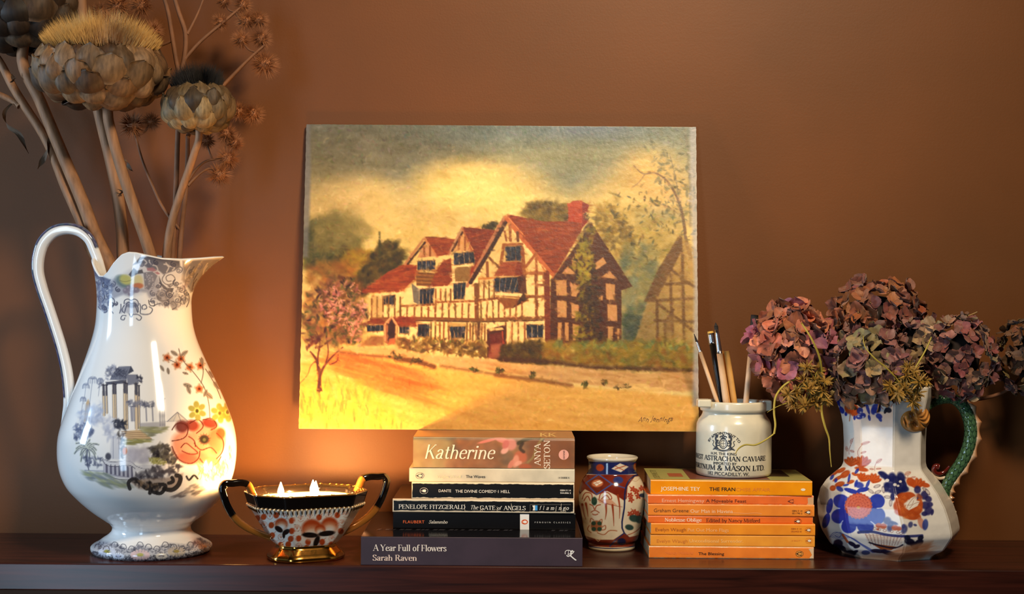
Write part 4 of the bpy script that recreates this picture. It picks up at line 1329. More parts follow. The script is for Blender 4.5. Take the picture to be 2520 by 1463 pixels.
# ------------------------------------------------------------------ tall white transferware jug
CERAM = mat('glazed_white_ceramic', rough=.10, spec=.5, vcol=True, coat=.3)
JY = 0.018
K = (CAMD + JY) / FPX
prof_px = [(1378, 236, 508), (1366, 229, 517), (1352, 228, 519), (1342, 233, 513), (1332, 243, 503), (1322, 257, 488), (1313, 270, 475), (1305, 277, 469), (1297, 279, 468), (1288, 274, 473), (1277, 260, 487), (1262, 239, 508), (1244, 217, 526),
           (1222, 194, 545), (1198, 173, 560), (1170, 159, 571), (1138, 151, 577), (1105, 149, 579), (1075, 151, 577), (1045, 158, 571), (1010, 170, 559), (975, 182, 545), (940, 195, 529), (905, 207, 512), (870, 219, 496), (835, 230, 482), (800, 238, 473), (770, 241, 470), (746, 242, 469)]
jp = []
for py, xl, xr in prof_px:
    c = P((xl + xr) / 2, py, JY)
    jp.append((c.x, max(c.z, .0), (xr - xl) / 2 * K))
jp[0] = (jp[0][0], 0.0, jp[0][2])
jp[1] = (jp[1][0], 0.0028, jp[1][2])
jp[2] = (jp[2][0], 0.0075, jp[2][2])
zz = np.array([q[1] for q in jp])
for i in range(3, len(jp)):
    if jp[i][1] <= jp[i - 1][1] + .001:
        jp[i] = (jp[i][0], jp[i - 1][1] + .0022, jp[i][2])
body = cr(jp, 450)
# column angles: dense towards the camera (theta = -90 deg), sparse behind
th = np.concatenate([np.radians(np.linspace(-190, 10, 560, endpoint=False)), np.radians(np.linspace(10, 170, 70, endpoint=False))])
ath = np.abs((np.degrees(th) + 180) % 360 - 180)          # angle from the spout
rim_a = [0, 12, 25, 40, 58, 75, 86, 95, 104, 114, 124, 133, 142, 152, 164, 180]
rim_y = [632, 634, 638, 641, 640, 632, 627, 626, 632, 650, 672, 683, 682, 668, 648, 636]
rim_r = [196, 186, 166, 148, 136, 127, 122, 120, 119, 118, 117, 117, 118, 121, 126, 130]
ry = np.interp(ath, rim_a, rim_y)
kk = np.ones(9) / 9


def wrapsmooth(a):
    b = np.concatenate([a[-8:], a, a[:8]])
    return np.convolve(b, kk, 'same')[8:-8]


ry = wrapsmooth(ry)
rr_ = wrapsmooth(np.interp(ath, rim_a, rim_r)) * K
cx0, z0n, r0n = body[-1]
zr = np.array([P(355, y, JY).z for y in ry])


def jug_pt(s, off=0.0):
    """point rows in the neck-to-rim zone, s in 0..1"""
    r = r0n + (rr_ - r0n) * s ** 2.1 - off
    zc = z0n + (zr - z0n) * s
    return np.stack([cx0 + r * np.cos(th), JY + r * np.sin(th), zc], -1)


rows = [np.stack([cx + r * np.cos(th), JY + r * np.sin(th), np.full(len(th), z)], -1) for cx, z, r in body]
rows = [np.stack([body[0][0] + .001 * np.cos(th), JY + .001 * np.sin(th), np.full(len(th), .0)], -1)] + rows
rows += [jug_pt(s) for s in np.linspace(0, 1, 115)[1:]]
nout = len(rows)
tt = .0036
e1 = jug_pt(1.0, tt * .5)
e1[..., 2] += .0012
rows += [e1]
rows += [jug_pt(s, tt) for s in np.linspace(1, 0, 24)]
for cx, z, r in body[::-16]:
    if z < .075:
        break
    rows.append(np.stack([cx + (r - tt) * np.cos(th), JY + (r - tt) * np.sin(th), np.full(len(th), z)], -1))
rows.append(np.stack([body[0][0] + .002 * np.cos(th), JY + .002 * np.sin(th), np.full(len(th), .07)], -1))
V = np.array(rows)
# ---- transfer print, painted in photo pixels
WHT = (230, 225, 220)
J = Canvas(140, 610, 600, 1395, 1.7, WHT)
cn, cj, cf = crop(180, 600, 6.3), crop(150, 840, 3.657), crop(200, 1290, 7.0)
INK, INK2, INK3 = (44, 44, 58), (84, 86, 104), (138, 140, 156)


def L(f, pts, w, c=INK, a=.85, n=0, soft=.6):
    J.line(f(*pts), w, c, a, soft, n)


# neck: dark ground under the rim with scrolls
J.poly(cn((930, 330), (1040, 210), (1200, 190), (1420, 240), (1650, 270), (1660, 370), (1570, 420), (1400, 480), (1330, 420), (1150, 380), (1050, 300)), (58, 56, 66), .85, 2)
J.poly(cn((1700, 270), (2300, 230), (2160, 420), (1980, 560), (1880, 720), (1820, 760), (1760, 650), (1680, 560), (1700, 420)), (92, 84, 84), .8, 3)
for i in range(14):
    u = 1700 + rng.uniform(0, 480)
    v = 290 + rng.uniform(0, 420) * (1 - (u - 1700) / 640)
    J.line(cn((u, v), (u - 60, v + 110), (u - 70, v + 190)), 2.2, (60, 52, 52) if i % 2 else (190, 176, 160), .7, .8, 8)
J.poly(cn((250, 200), (330, 420), (420, 500), (580, 560), (540, 690), (480, 640), (400, 560), (330, 500)), (76, 82, 110), .85, 2)
J.poly(cn((380, 620), (470, 700), (480, 880), (400, 930)), (112, 120, 146), .6, 3)
for q in ([(400, 520), (440, 600), (390, 640), (360, 590)], [(400, 760), (450, 720), (480, 800), (470, 880), (430, 920)], [(390, 980), (430, 1020), (480, 960), (520, 1060), (480, 1070)], [(540, 960), (560, 890), (600, 920), (590, 1010), (560, 900)]):
    L(cn, q, 2.4, (60, 66, 92), .85, 14)
J.poly(cn((400, 950), (490, 960), (540, 1040), (490, 1075), (430, 1030)), (104, 110, 136), .6, 2)
J.poly(cn((560, 600), (640, 540), (760, 640), (900, 660), (1100, 700), (1320, 520), (1350, 650), (1290, 830), (1180, 840), (1140, 760), (1000, 740), (880, 820), (780, 790), (620, 860)), (124, 124, 138), .6, 3)
J.poly(cn((1090, 450), (1230, 430), (1310, 500), (1240, 640), (1170, 720), (1110, 680)), (66, 64, 74), .75, 1.5)
for i in range(26):
    (x, y), = cn((1120 + rng.uniform(0, 130), 470 + rng.uniform(0, 220)))
    J.ell(x, y, 3.2, 3.6, (120, 116, 124), .7)
    J.ell(x - .7, y - 1, 1.3, 1.5, (196, 190, 190), .8)
(x, y), = cn((780, 590))
J.ell(x, y, 21, 14, (66, 92, 84), .85, .5)
(x, y), = cn((820, 560))
J.ell(x, y, 16, 12, (206, 190, 66), .95, .3)
L(cn, [(720, 570), (800, 590), (910, 560)], 1.4, (110, 96, 30), .8, 10)
(x, y), = cn((1000, 590))
J.ell(x, y, 13.5, 18, (232, 208, 122), .98)
(x, y), = cn((1005, 655))
J.ell(x, y, 13.5, 7, (198, 84, 30), .95)
for u, v in ((815, 730), (890, 770), (940, 720), (985, 720), (860, 690)):
    (x, y), = cn((u, v))
    J.ell(x, y, 7, 7, (112, 96, 112), .85)
    J.ell(x - 2, y - 2, 2.5, 2.5, (176, 164, 172), .6)
J.poly(cn((1140, 380), (1240, 370), (1350, 470), (1310, 480), (1230, 430), (1150, 420)), (156, 84, 92), .9, 1)
J.poly(cn((860, 480), (940, 380), (990, 420), (1070, 400), (1090, 460), (1000, 470), (900, 520)), (34, 32, 36), .9, 1.2)
for q in ([(1040, 270), (1100, 250), (1140, 300), (1060, 330)], [(1180, 260), (1200, 320), (1290, 350), (1310, 420), (1250, 440)], [(1410, 320), (1480, 340), (1450, 440)], [(1480, 350), (1570, 380), (1540, 410)], [(1440, 300), (1470, 350)]):
    J.line(cn(*q), 3.2, (206, 198, 190), .9, .8, 14)
for q in ([(1420, 480), (1380, 560), (1440, 630), (1540, 620), (1580, 540), (1520, 480), (1440, 520), (1460, 580), (1520, 580)], [(1460, 640), (1520, 660), (1560, 600)]):
    L(cn, q, 2.4, (88, 80, 80), .9, 26)
J.poly(cn((1330, 500), (1380, 620), (1460, 690), (1560, 690), (1540, 760), (1480, 740), (1400, 700), (1340, 600)), (38, 34, 36), .9, 1.2)
J.poly(cn((1330, 720), (1480, 720), (1560, 840), (1600, 960), (1620, 1030), (1540, 1030), (1500, 950), (1420, 1000), (1390, 930), (1290, 850)), (112, 104, 104), .7, 2)
for q in ([(1290, 780), (1320, 860), (1400, 890), (1500, 850), (1560, 760)], [(1170, 880), (1200, 960), (1260, 960), (1240, 890), (1190, 900)], [(1250, 970), (1300, 940), (1350, 930)], [(1500, 930), (1560, 900), (1600, 980), (1540, 1020)], [(1660, 960), (1690, 850), (1720, 940), (1740, 820)], [(1760, 980), (1800, 860), (1790, 780)]):
    L(cn, q, 2.4, (70, 66, 72), .85, 16)
def scroll(f, u, v, s, flip=1, c=(70, 70, 86), w=2.2):
    pts = []
    for k in range(22):
        a = k * .42
        r = s * (1 - k / 26)
        pts.append((u + flip * r * math.cos(a), v + r * .85 * math.sin(a)))
    L(f, pts, w, c, .8)
    L(f, [(u + flip * s, v), (u + flip * s * 1.1, v - s * .7), (u + flip * s * .5, v - s * 1.3)], w * 1.3, c, .75, 10)


J.poly(cn((330, 480), (560, 560), (760, 480), (930, 380), (1040, 230), (1500, 280), (1680, 330), (1800, 600), (1820, 900), (1740, 980), (1600, 1010), (1480, 960), (1300, 960), (1180, 860), (1130, 760), (880, 830), (640, 760), (600, 900), (520, 1050), (400, 1000)), (150, 150, 162), .38, 6)
for k, (u, v, s, fl) in enumerate(((420, 590, 50, 1), (500, 660, 40, -1), (430, 850, 55, 1), (490, 1000, 40, -1), (610, 640, 40, 1), (700, 720, 36, -1), (1180, 330, 40, 1), (1290, 300, 36, -1), (1060, 330, 34, 1), (1560, 330, 40, -1), (1640, 420, 46, 1), (1600, 620, 44, -1), (1680, 720, 50, 1), (1500, 800, 50, -1), (1380, 780, 46, 1), (1620, 880, 46, 1), (1720, 860, 40, -1), (1440, 930, 40, 1), (1240, 780, 40, -1), (1320, 660, 38, 1), (1240, 900, 34, -1), (590, 960, 34, 1), (560, 820, 38, -1), (660, 940, 26, 1), (1780, 560, 40, 1), (1850, 460, 44, -1), (1950, 360, 44, 1), (1760, 780, 36, -1))):
    scroll(cn, u, v, s, fl, (64, 64, 80) if k % 2 else (92, 92, 108), 2.3)
J.dabs(150, inpoly(cn((340, 500), (600, 600), (620, 740), (560, 1020), (400, 980))), (1.5, 4), [(96, 104, 134), (120, 126, 150), (74, 80, 108)], a=.45)
J.dabs(170, inpoly(cn((1180, 700), (1800, 560), (1800, 900), (1600, 1000), (1300, 930))), (1.5, 4), [(110, 104, 108), (136, 128, 128), (84, 80, 86)], a=.45)
# central cartouche on the neck
J.poly(cn((790, 920), (880, 880), (980, 900), (1030, 1000), (980, 1080), (860, 1090), (790, 1060), (740, 1090), (720, 1030), (780, 1000)), (136, 138, 154), .5, 2)
for q in ([(790, 930), (800, 880), (850, 860), (900, 880), (950, 860), (1000, 890), (1010, 960)], [(820, 940), (860, 910), (900, 930), (950, 920), (990, 960), (1010, 1060)], [(790, 960), (760, 1040), (800, 1080)], [(830, 950), (800, 1060)], [(960, 950), (1000, 1070)],
          [(740, 940), (740, 1010), (720, 1080)], [(1030, 930), (1050, 1000), (1040, 1080), (1110, 1100), (1200, 1080), (1230, 1020), (1180, 980)], [(1080, 1020), (1070, 970), (1120, 950), (1140, 1000), (1100, 1020)], [(820, 1120), (760, 1120), (740, 1170), (790, 1180), (800, 1150)], [(940, 1100), (1000, 1100), (1060, 1150), (1030, 1190), (980, 1160)], [(870, 1090), (900, 1140), (930, 1090)],
          [(590, 830), (640, 880), (620, 960), (580, 1000), (620, 1080)]):
    L(cn, q, 2.3, (78, 80, 98), .9, 18)
J.poly(cn((840, 930), (980, 930), (1000, 980), (900, 1000), (830, 980)), (92, 94, 112), .7, 2)
# ---- body scene: ruined temple with columns
for q, c in ((((520, 230), (630, 225), (655, 270), (600, 300), (590, 350), (440, 350), (460, 300)), (96, 100, 118)), (((630, 225), (655, 270), (600, 300)), (64, 66, 80)), (((590, 300), (690, 300), (700, 380), (600, 400)), (104, 106, 122)), (((400, 370), (560, 350), (590, 350), (590, 380), (410, 395)), (64, 66, 82))):
    J.poly(cj(*q), c, .9, 1)
for i in range(46):
    L(cj, [(450 + rng.uniform(0, 140), 240 + rng.uniform(0, 100)), (462 + rng.uniform(0, 140), 246 + rng.uniform(0, 100))], 1.2, (60, 62, 78), .5)
J.dabs(70, inpoly(cj((400, 260), (470, 215), (510, 240), (450, 300), (420, 350), (340, 350), (340, 420), (380, 400), (400, 330))), (1.6, 4), [INK3, INK2, (160, 162, 176)], a=.6)
J.dabs(30, inpoly(cj((680, 300), (735, 320), (720, 380), (690, 360))), (1.4, 3), [INK2, INK], a=.7)
for u, v0, v1, wd in ((382, 395, 670, 20), (408, 395, 650, 16), (472, 380, 690, 22), (490, 385, 700, 14), (572, 370, 790, 24), (592, 380, 790, 14), (675, 385, 790, 26), (700, 400, 790, 14)):
    J.line(cj((u, v0), (u + 6, v1)), wd / 3.657, (206, 180, 146), .9, .7)
    J.line(cj((u, v0), (u + 3, v0 + 90)), wd / 3.657, (62, 64, 80), .85, .7)
    J.line(cj((u + wd * .45, v0), (u + 6 + wd * .5, v1)), 1.3, (72, 68, 76), .9)
    J.line(cj((u - wd * .45, v0 + 60), (u + 5 - wd * .5, v1)), 1.0, (96, 90, 92), .8)
    J.line(cj((u - wd * .7, v0 + 2), (u + wd * .7, v0 + 2)), 2.2, INK, .8)
for u in (640, 655, 765, 822, 630):
    J.line(cj((u, 590), (u + 6, 720)), 3.6, (128, 128, 142), .8)
    J.line(cj((u - 10, 588), (u + 12, 588)), 2.2, (96, 96, 112), .8)
J.dabs(70, inpoly(cj((540, 560), (620, 540), (700, 550), (790, 520), (845, 550), (820, 590), (600, 590))), (1.5, 4.5), [INK2, (112, 112, 128), INK3], a=.65)
for u in (885, 905, 922):
    J.line(cj((u, 520), (u + 8, 760)), 4.2, (124, 124, 138), .85)
    J.line(cj((u + 6, 530), (u + 14, 760)), 1.2, (72, 72, 86), .8)
J.dabs(14, inpoly(cj((870, 510), (920, 510), (930, 560), (870, 560))), (1.5, 3), [INK2], a=.7)
J.poly(cj((700, 740), (940, 725), (940, 770), (720, 790)), (150, 146, 152), .7, 1.5)
J.poly(cj((1048, 640), (955, 728), (1145, 724)), (196, 188, 178), .8, 1)
L(cj, [(955, 726), (1048, 640), (1145, 724)], 1.6, INK2)
L(cj, [(1048, 640), (1080, 724)], 1.2, INK2)
L(cj, [(1048, 640), (1010, 724)], 1, INK3)
L(cj, [(940, 726), (1180, 722)], 1.2, INK3)
# obelisk, palms, terrace
J.poly(cj((245, 520), (262, 560), (255, 760), (205, 740), (225, 560)), (196, 160, 120), .9, 1)
L(cj, [(258, 560), (252, 760)], 2, INK2)
for (u, v, s) in ((285, 345, 1.0), (225, 400, .7), (200, 520, .6), (355, 350, .6)):
    for k in range(9):
        an = -math.pi * (k / 8.0)
        du, dv = 45 * s * math.cos(an), 30 * s * math.sin(an)
        L(cj, [(u, v), (u + du * .7, v + dv * .7 - 6), (u + du, v + dv * .2 + 40 * s)], 1.6, (128, 132, 150), .7, 8)
    L(cj, [(u, v), (u - 15 * s, v + 120 * s), (u - 30 * s, v + 240 * s)], 1.5, (128, 132, 150), .7, 10)
J.dabs(130, inpoly(cj((150, 640), (300, 580), (370, 560), (380, 680), (290, 760), (180, 760))), (2, 6), [(168, 176, 196), (150, 158, 182), (188, 194, 208)], a=.5, soft=.7)
J.dabs(130, inpoly(cj((105, 770), (200, 730), (300, 800), (260, 870), (120, 880))), (1.8, 5), [(96, 104, 132), (120, 128, 154), (76, 82, 108)], a=.6)
J.dabs(60, inpoly(cj((290, 690), (480, 680), (500, 860), (400, 900), (380, 760))), (2, 6), [(168, 172, 190), (150, 154, 174)], a=.45, soft=.7)
J.poly(cj((570, 810), (720, 800), (820, 880), (590, 890)), (206, 174, 132), .95, 1)
for k in range(7):
    L(cj, [(545 + k * 6, 815 + k * 12), (730 + k * 14, 808 + k * 12)], 1.2, (128, 100, 76), .9)
J.dabs(60, inpoly(cj((570, 890), (820, 880), (800, 910), (590, 935))), (2, 5), [(132, 128, 78), (104, 104, 66), (160, 152, 92)], 2.2, 0, .4, .7)
J.dabs(70, inpoly(cj((720, 780), (960, 770), (930, 810), (800, 860), (740, 820))), (2.5, 6), [(134, 132, 92), (150, 148, 104), (120, 120, 104)], 2, 0, .5, .6)
J.dabs(50, inpoly(cj((470, 720), (520, 690), (580, 740), (570, 790), (490, 800))), (2, 5), [(40, 42, 52), (56, 58, 72)], a=.8)
J.dabs(50, inpoly(cj((500, 810), (570, 830), (570, 1050), (540, 1050), (530, 900))), (2, 4.5), [(66, 60, 58), (96, 92, 96), (50, 46, 48)], a=.7)
J.poly(cj((450, 860), (530, 860), (540, 1070), (440, 1060)), (186, 186, 196), .6, 2)
L(cj, [(470, 860), (470, 1060)], 1.6, INK3)
L(cj, [(520, 870), (524, 1060)], 1.6, INK3)
# big leaved plant at the left
for k in range(15):
    an = math.radians(-170 + k * 24)
    r1 = 95 + 25 * math.sin(k * 2.3)
    u, v = 232, 965
    L(cj, [(u, v), (u + r1 * .6 * math.cos(an), v + r1 * .5 * math.sin(an) - 14), (u + r1 * math.cos(an), v + r1 * math.sin(an) + 20)], 5.5, (196, 196, 178), .85, 8)
    L(cj, [(u, v), (u + r1 * .6 * math.cos(an), v + r1 * .5 * math.sin(an) - 14), (u + r1 * math.cos(an), v + r1 * math.sin(an) + 20)], 1.3, (70, 72, 88), .85, 8)
    L(cj, [(u + 8, v + 10), (u + r1 * .62 * math.cos(an) + 9, v + r1 * .52 * math.sin(an) - 2), (u + r1 * math.cos(an), v + r1 * math.sin(an) + 22)], 1.1, (96, 98, 116), .7, 8)
L(cj, [(240, 980), (235, 1080), (250, 1160)], 2.4, INK2, .9, 8)
J.dabs(40, inpoly(cj((200, 1040), (370, 1030), (360, 1130), (250, 1150))), (2, 5), [(92, 96, 118), (72, 76, 96)], a=.6)
# balustrade
J.poly(cj((375, 1060), (420, 1080), (640, 1090), (670, 1120), (940, 1110), (940, 1160), (670, 1170), (660, 1250), (500, 1230), (380, 1190)), (206, 202, 204), .9, 1)
J.poly(cj((385, 1105), (440, 1125), (640, 1130), (655, 1235), (500, 1220), (385, 1180)), (130, 126, 142), .8, 1)
for k in range(14):
    u = 392 + k * 19
    L(cj, [(u, 1110 + k * 1.6), (u + 2, 1185 + k * 3.4)], 2.0, (58, 56, 72) if k % 2 else (214, 210, 212), .9)
L(cj, [(375, 1070), (400, 1110), (470, 1130), (640, 1128), (668, 1150)], 1.7, (76, 74, 88), .9, 18)
L(cj, [(375, 1060), (430, 1085), (640, 1092), (670, 1122), (940, 1112)], 1.4, (96, 94, 106), .9, 18)
L(cj, [(380, 1190), (480, 1235), (600, 1250), (660, 1245)], 2.2, (96, 94, 106), .9, 14)
J.ell(*cj((425, 1040))[0], 7, 9, (44, 44, 58), .8)
L(cj, [(215, 1165), (380, 1170)], 2.4, (140, 142, 158), .8)
J.dabs(120, inpoly(cj((195, 1185), (380, 1180), (520, 1250), (640, 1270), (620, 1320), (440, 1320), (280, 1270))), (2.5, 7), [(146, 150, 128), (128, 136, 132), (166, 166, 116), (120, 126, 134)], 2, .3, .6, .55, .6)
# garden cloud and shrubs
J.dabs(90, inpoly(cj((600, 980), (700, 960), (790, 990), (780, 1080), (600, 1080))), (3, 8), [(182, 176, 184), (168, 162, 172)], a=.45, soft=.8)
J.ell(*cj((574, 990))[0], 6, 9, (206, 120, 70), .85)
J.dabs(150, inpoly(cj((800, 960), (900, 920), (1000, 960), (1060, 1060), (1020, 1110), (920, 1080), (840, 1060))), (2.2, 6), [(62, 58, 58), (82, 76, 72), (46, 42, 46), (104, 98, 84)], a=.75)
J.dabs(60, inpoly(cj((780, 1060), (860, 1050), (960, 1090), (930, 1110), (820, 1100))), (1.8, 4), [(150, 146, 84), (120, 118, 70), (176, 170, 110)], a=.75)
J.dabs(140, inpoly(cj((660, 1190), (780, 1170), (870, 1120), (930, 1180), (1060, 1100), (1080, 1160), (900, 1240), (700, 1240))), (2.2, 6), [(70, 66, 72), (96, 92, 98), (54, 50, 56)], a=.7)
# scrolling base with dark leaves
J.poly(cj((620, 1270), (760, 1240), (950, 1230), (1100, 1190), (1080, 1300), (960, 1350), (820, 1350), (700, 1330)), (132, 104, 84), .6, 3)
for q, wd in (([(620, 1330), (610, 1270), (660, 1240), (720, 1290), (780, 1330), (800, 1280)], 9), ([(800, 1370), (820, 1310), (880, 1290), (940, 1300), (900, 1370), (830, 1360)], 9), ([(930, 1330), (1000, 1340), (1060, 1290), (1070, 1220), (1040, 1210)], 11), ([(970, 1280), (1010, 1260), (1000, 1230)], 9), ([(1130, 1220), (1150, 1250), (1200, 1210), (1230, 1240)], 5)):
    L(cj, q, wd, (42, 38, 38), .9, 22)
J.dabs(50, inpoly(cj((620, 1260), (780, 1260), (900, 1300), (880, 1360), (780, 1340))), (2, 5), [(56, 48, 46), (150, 120, 92), (40, 36, 36)], a=.7)
J.dabs(80, inpoly(cj((1000, 1400), (1090, 1350), (1200, 1290), (1290, 1330), (1230, 1390), (1150, 1360), (1080, 1410))), (2, 5.5), [(130, 122, 122), (108, 102, 104), (152, 144, 142)], 2, -.4, .6, .6)
# large poppy
for (u, v, rx, ry, c, an) in ((1160, 1000, 150, 90, (214, 140, 116), .3), (1330, 1000, 110, 120, (224, 150, 120), 0), (1290, 830, 130, 110, (232, 176, 144), 0), (1110, 910, 110, 100, (228, 172, 144), 0), (1400, 900, 80, 120, (220, 128, 92), 0), (1180, 760, 60, 50, (150, 66, 52), .2), (1340, 740, 70, 40, (148, 60, 48), .2), (1090, 770, 60, 56, (110, 52, 50), 0), (1440, 830, 40, 50, (206, 84, 54), 0),
                          (1140, 1060, 90, 50, (208, 122, 100), .2), (1330, 1080, 90, 40, (226, 150, 110), 0), (1150, 960, 60, 40, (232, 182, 152), .2), (1280, 960, 70, 50, (236, 176, 140), .4)):
    (x, y), = cj((u, v))
    J.ell(x, y, rx / 3.657, ry / 3.657, (c[0] * .86, c[1] * .74, c[2] * .72), .9, an, .25)
for q in ([(1000, 800), (1050, 740), (1140, 770), (1130, 850), (1000, 900)], [(1160, 740), (1240, 710), (1280, 760), (1220, 830)], [(1280, 710), (1360, 700), (1400, 770), (1350, 800)], [(1080, 960), (1120, 920), (1180, 960), (1230, 1010), (1180, 1020), (1090, 990)], [(1000, 950), (1080, 1080), (1180, 1100), (1240, 1050), (1250, 990)],
          [(1250, 1060), (1300, 1110), (1390, 1110), (1440, 1040)], [(1200, 920), (1260, 980), (1350, 960), (1400, 1010)], [(1400, 830), (1460, 900), (1450, 1000), (1400, 1060)], [(1150, 860), (1200, 900), (1210, 950)]):
    L(cj, q, 2.6, (84, 36, 30), .95, 18)
(x, y), = cj((1290, 885))
J.ell(x, y, 12, 11, (38, 34, 30), .9)
for k in range(26):
    an = k / 26 * 6.283
    r1 = 14 + 3 * math.sin(k * 3.1)
    J.line([(x, y), (x + r1 * math.cos(an), y + r1 * .95 * math.sin(an))], 1.1, (48, 42, 34), .8)
J.ell(x, y + 1, 4, 4, (86, 92, 58), .9)
# trailing leaves and small flowers on the right
for (u, v) in ((955, 150), (1080, 160), (1045, 215), (1160, 235), (1245, 430), (1255, 220)):
    (x, y), = cj((u, v))
    for k in range(5):
        an = k * 1.257 + u
        J.ell(x + 8 * math.cos(an), y + 8 * math.sin(an), 6, 4.6, (214, 190, 168), .9, an, .2)
        L(cj, [(u, v), (u + 46 * math.cos(an), v + 46 * math.sin(an))], 1.1, (96, 76, 70), .7)
    J.ell(x, y, 7.5, 7.5, (172, 70, 30), .85, 0, .4)
    J.ell(x, y, 3, 3, (84, 30, 18), .9)
for q in ([(1060, 70), (1090, 160), (1200, 290), (1290, 420), (1330, 560), (1340, 690)], [(1250, 160), (1280, 260), (1260, 380)], [(955, 160), (1045, 200)], [(1300, 250), (1400, 420), (1440, 520)]):
    L(cj, q, 2.2, (98, 84, 80), .85, 20)
for (u, v, an, s) in ((1020, 110, .6, 1), (1110, 110, -.6, 1), (910, 245, 1.0, .8), (965, 270, 1.4, .8), (1140, 400, .3, 1.1), (1150, 440, 1.2, 1), (1330, 490, .7, 1.2), (1300, 470, 2.0, .9), (1400, 400, .9, 1.1), (1120, 290, .3, .7), (1350, 300, 1.0, 1), (1270, 180, 1.4, .9)):
    (x, y), = cj((u, v))
    J.ell(x, y, 10 * s, 5 * s, (134, 120, 108), .85, an, .2)
    J.line([(x - 10 * s * math.cos(an), y - 10 * s * math.sin(an)), (x + 10 * s * math.cos(an), y + 10 * s * math.sin(an))], 1.1, (70, 60, 58), .8)
for (u, v) in ((1225, 630), (1430, 650), (1500, 640)):
    for k in range(6):
        an = k * 1.047 + .4
        (x, y), = cj((u + 52 * math.cos(an), v + 58 * math.sin(an)))
        J.ell(x, y, 9, 7, (146, 142, 62), .9, an, .2)
    (x, y), = cj((u, v))
    J.ell(x, y, 7, 8, (206, 196, 92), .9)
    J.ell(x, y, 4, 5, (74, 66, 34), .9)
J.dabs(110, inpoly(cj((1240, 1110), (1420, 1080), (1500, 1020), (1530, 900), (1540, 1080), (1440, 1240), (1290, 1260), (1220, 1190))), (2, 5.5), [(196, 146, 92), (170, 118, 70), (214, 172, 116), (150, 100, 60)], 2, 1.2, 1.5, .55)
for k in range(16):
    u, v = 1240 + k * 17, 1180 + 40 * math.sin(k * 1.7) - k * 2
    L(cj, [(u, v - 50), (u + 8, v), (u - 6, v + 30)], 1.3, (134, 88, 54), .7, 6)
# ---- foot: dark border with daisies
J.poly(cf((170, 500), (200, 360), (330, 280), (600, 340), (800, 430), (1020, 350), (1260, 420), (1500, 330), (1800, 360), (2050, 220), (2240, 320), (2240, 480), (2000, 590), (1600, 650), (1000, 665), (500, 630), (250, 570)), (128, 130, 142), .55, 4)
J.dabs(420, inpoly(cf((170, 500), (240, 470), (600, 520), (1000, 560), (1600, 530), (2100, 450), (2220, 480), (2000, 590), (1600, 645), (1000, 660), (500, 625), (250, 565))), (1.2, 3), [(48, 48, 58), (66, 66, 76), (40, 40, 48)], a=.6)
J.dabs(330, inpoly(cf((190, 400), (330, 300), (600, 350), (800, 450), (1020, 370), (1260, 440), (1500, 350), (1800, 370), (2050, 240), (2220, 340), (2200, 460), (1600, 520), (1000, 500), (400, 500))), (1.4, 3.6), [(82, 84, 98), (112, 112, 124), (58, 58, 70), (176, 176, 182)], a=.6)
for (u, v, s, c, cc) in ((445, 480, .9, (196, 200, 214), (150, 146, 70)), (1015, 540, 1.0, (206, 178, 178), (164, 158, 84)), (1640, 480, .9, (176, 164, 150), (140, 124, 66)), (2130, 400, .7, (150, 130, 116), (110, 80, 52)), (640, 560, .6, (206, 212, 226), (180, 186, 210)), (1380, 560, .6, (196, 190, 180), (150, 146, 150))):
    for k in range(16):
        an = k / 16 * 6.283
        (x, y), = cf((u + 130 * s * math.cos(an), v + 62 * s * math.sin(an)))
        J.ell(x, y, 6.0 * s, 3.2 * s, c, .9, an * 1.0, .2)
    (x, y), = cf((u, v - 6))
    J.ell(x, y, 8 * s, 4.2 * s, cc, .95)
for k in range(14):
    u = 230 + k * 145
    v = 410 + 40 * math.sin(k * 2.1)
    L(cf, [(u, v), (u + 40, v - 60), (u + 90, v - 50), (u + 110, v + 10), (u + 70, v + 30)], 1.5, (54, 54, 66), .85, 14)

px, py = proj(V)
col = J.sample(px, py)
front = (np.sin(th) < 0.12)[None, :, None] * np.ones((len(rows), 1, 1), bool)
front[nout - 2:] = False
col = np.where(front, col, np.array(WHT, float))
JL = P(366, 1380, JY)
jug = thing('pitcher', (body[0][0], JY, 0), 'tall white ceramic jug with grey printed temple scene, holding dried artichokes', 'jug')
link('body', grid_mesh('body', V, col, True, wloc(jug)), CERAM, jug)
# handle: printed strap looping from the rim to the belly
hp = [(262, 700), (252, 672), (243, 645), (233, 618), (219, 588), (195, 568.5), (167, 563), (135, 570), (108, 595), (95, 631), (93, 667), (102, 706), (119.5, 758), (135, 805), (151, 857), (163, 908), (169.5, 955), (171, 988), (165, 1020), (157, 1048), (151, 1064)]
hw = [4, 11, 12.5, 12.5, 13, 14, 14.5, 15, 15, 14.5, 14, 13.5, 13, 13, 13, 13.5, 14, 14, 11, 7, 2.5]
path = cr([P(a, b, JY) for a, b in hp], 120)
wid = np.interp(np.linspace(0, 1, 120), np.linspace(0, 1, 21), hw) * K
dep = np.interp(np.linspace(0, 1, 120), np.linspace(0, 1, 21), [3, 9, 9, 10, 11, 12, 13, 13, 13, 13, 13, 13, 12, 12, 12, 12, 13, 13, 11, 8, 3]) * K * 1.15
hv, hf = sweep(path, wid, dep, 28, (0, 1, 0), True, 2.8)
hme = mesh('handle', hv, hf, True, wloc(jug))
hvv = hv.reshape(120, 28, 3)
off = hvv - path[:, None, :]
outd = np.cross(np.gradient(path, axis=0), np.array([0, 1.0, 0]))
outd /= np.linalg.norm(outd, axis=1)[:, None]
so = (off * outd[:, None, :]).sum(-1) / wid[:, None]
cc_ = np.empty((120, 28, 3))
cc_[:] = WHT
side = 1 if so[60, np.argmin(hvv[60, :, 0])] > 0 else -1
m1 = so * side
pr_ = np.random.RandomState(4)
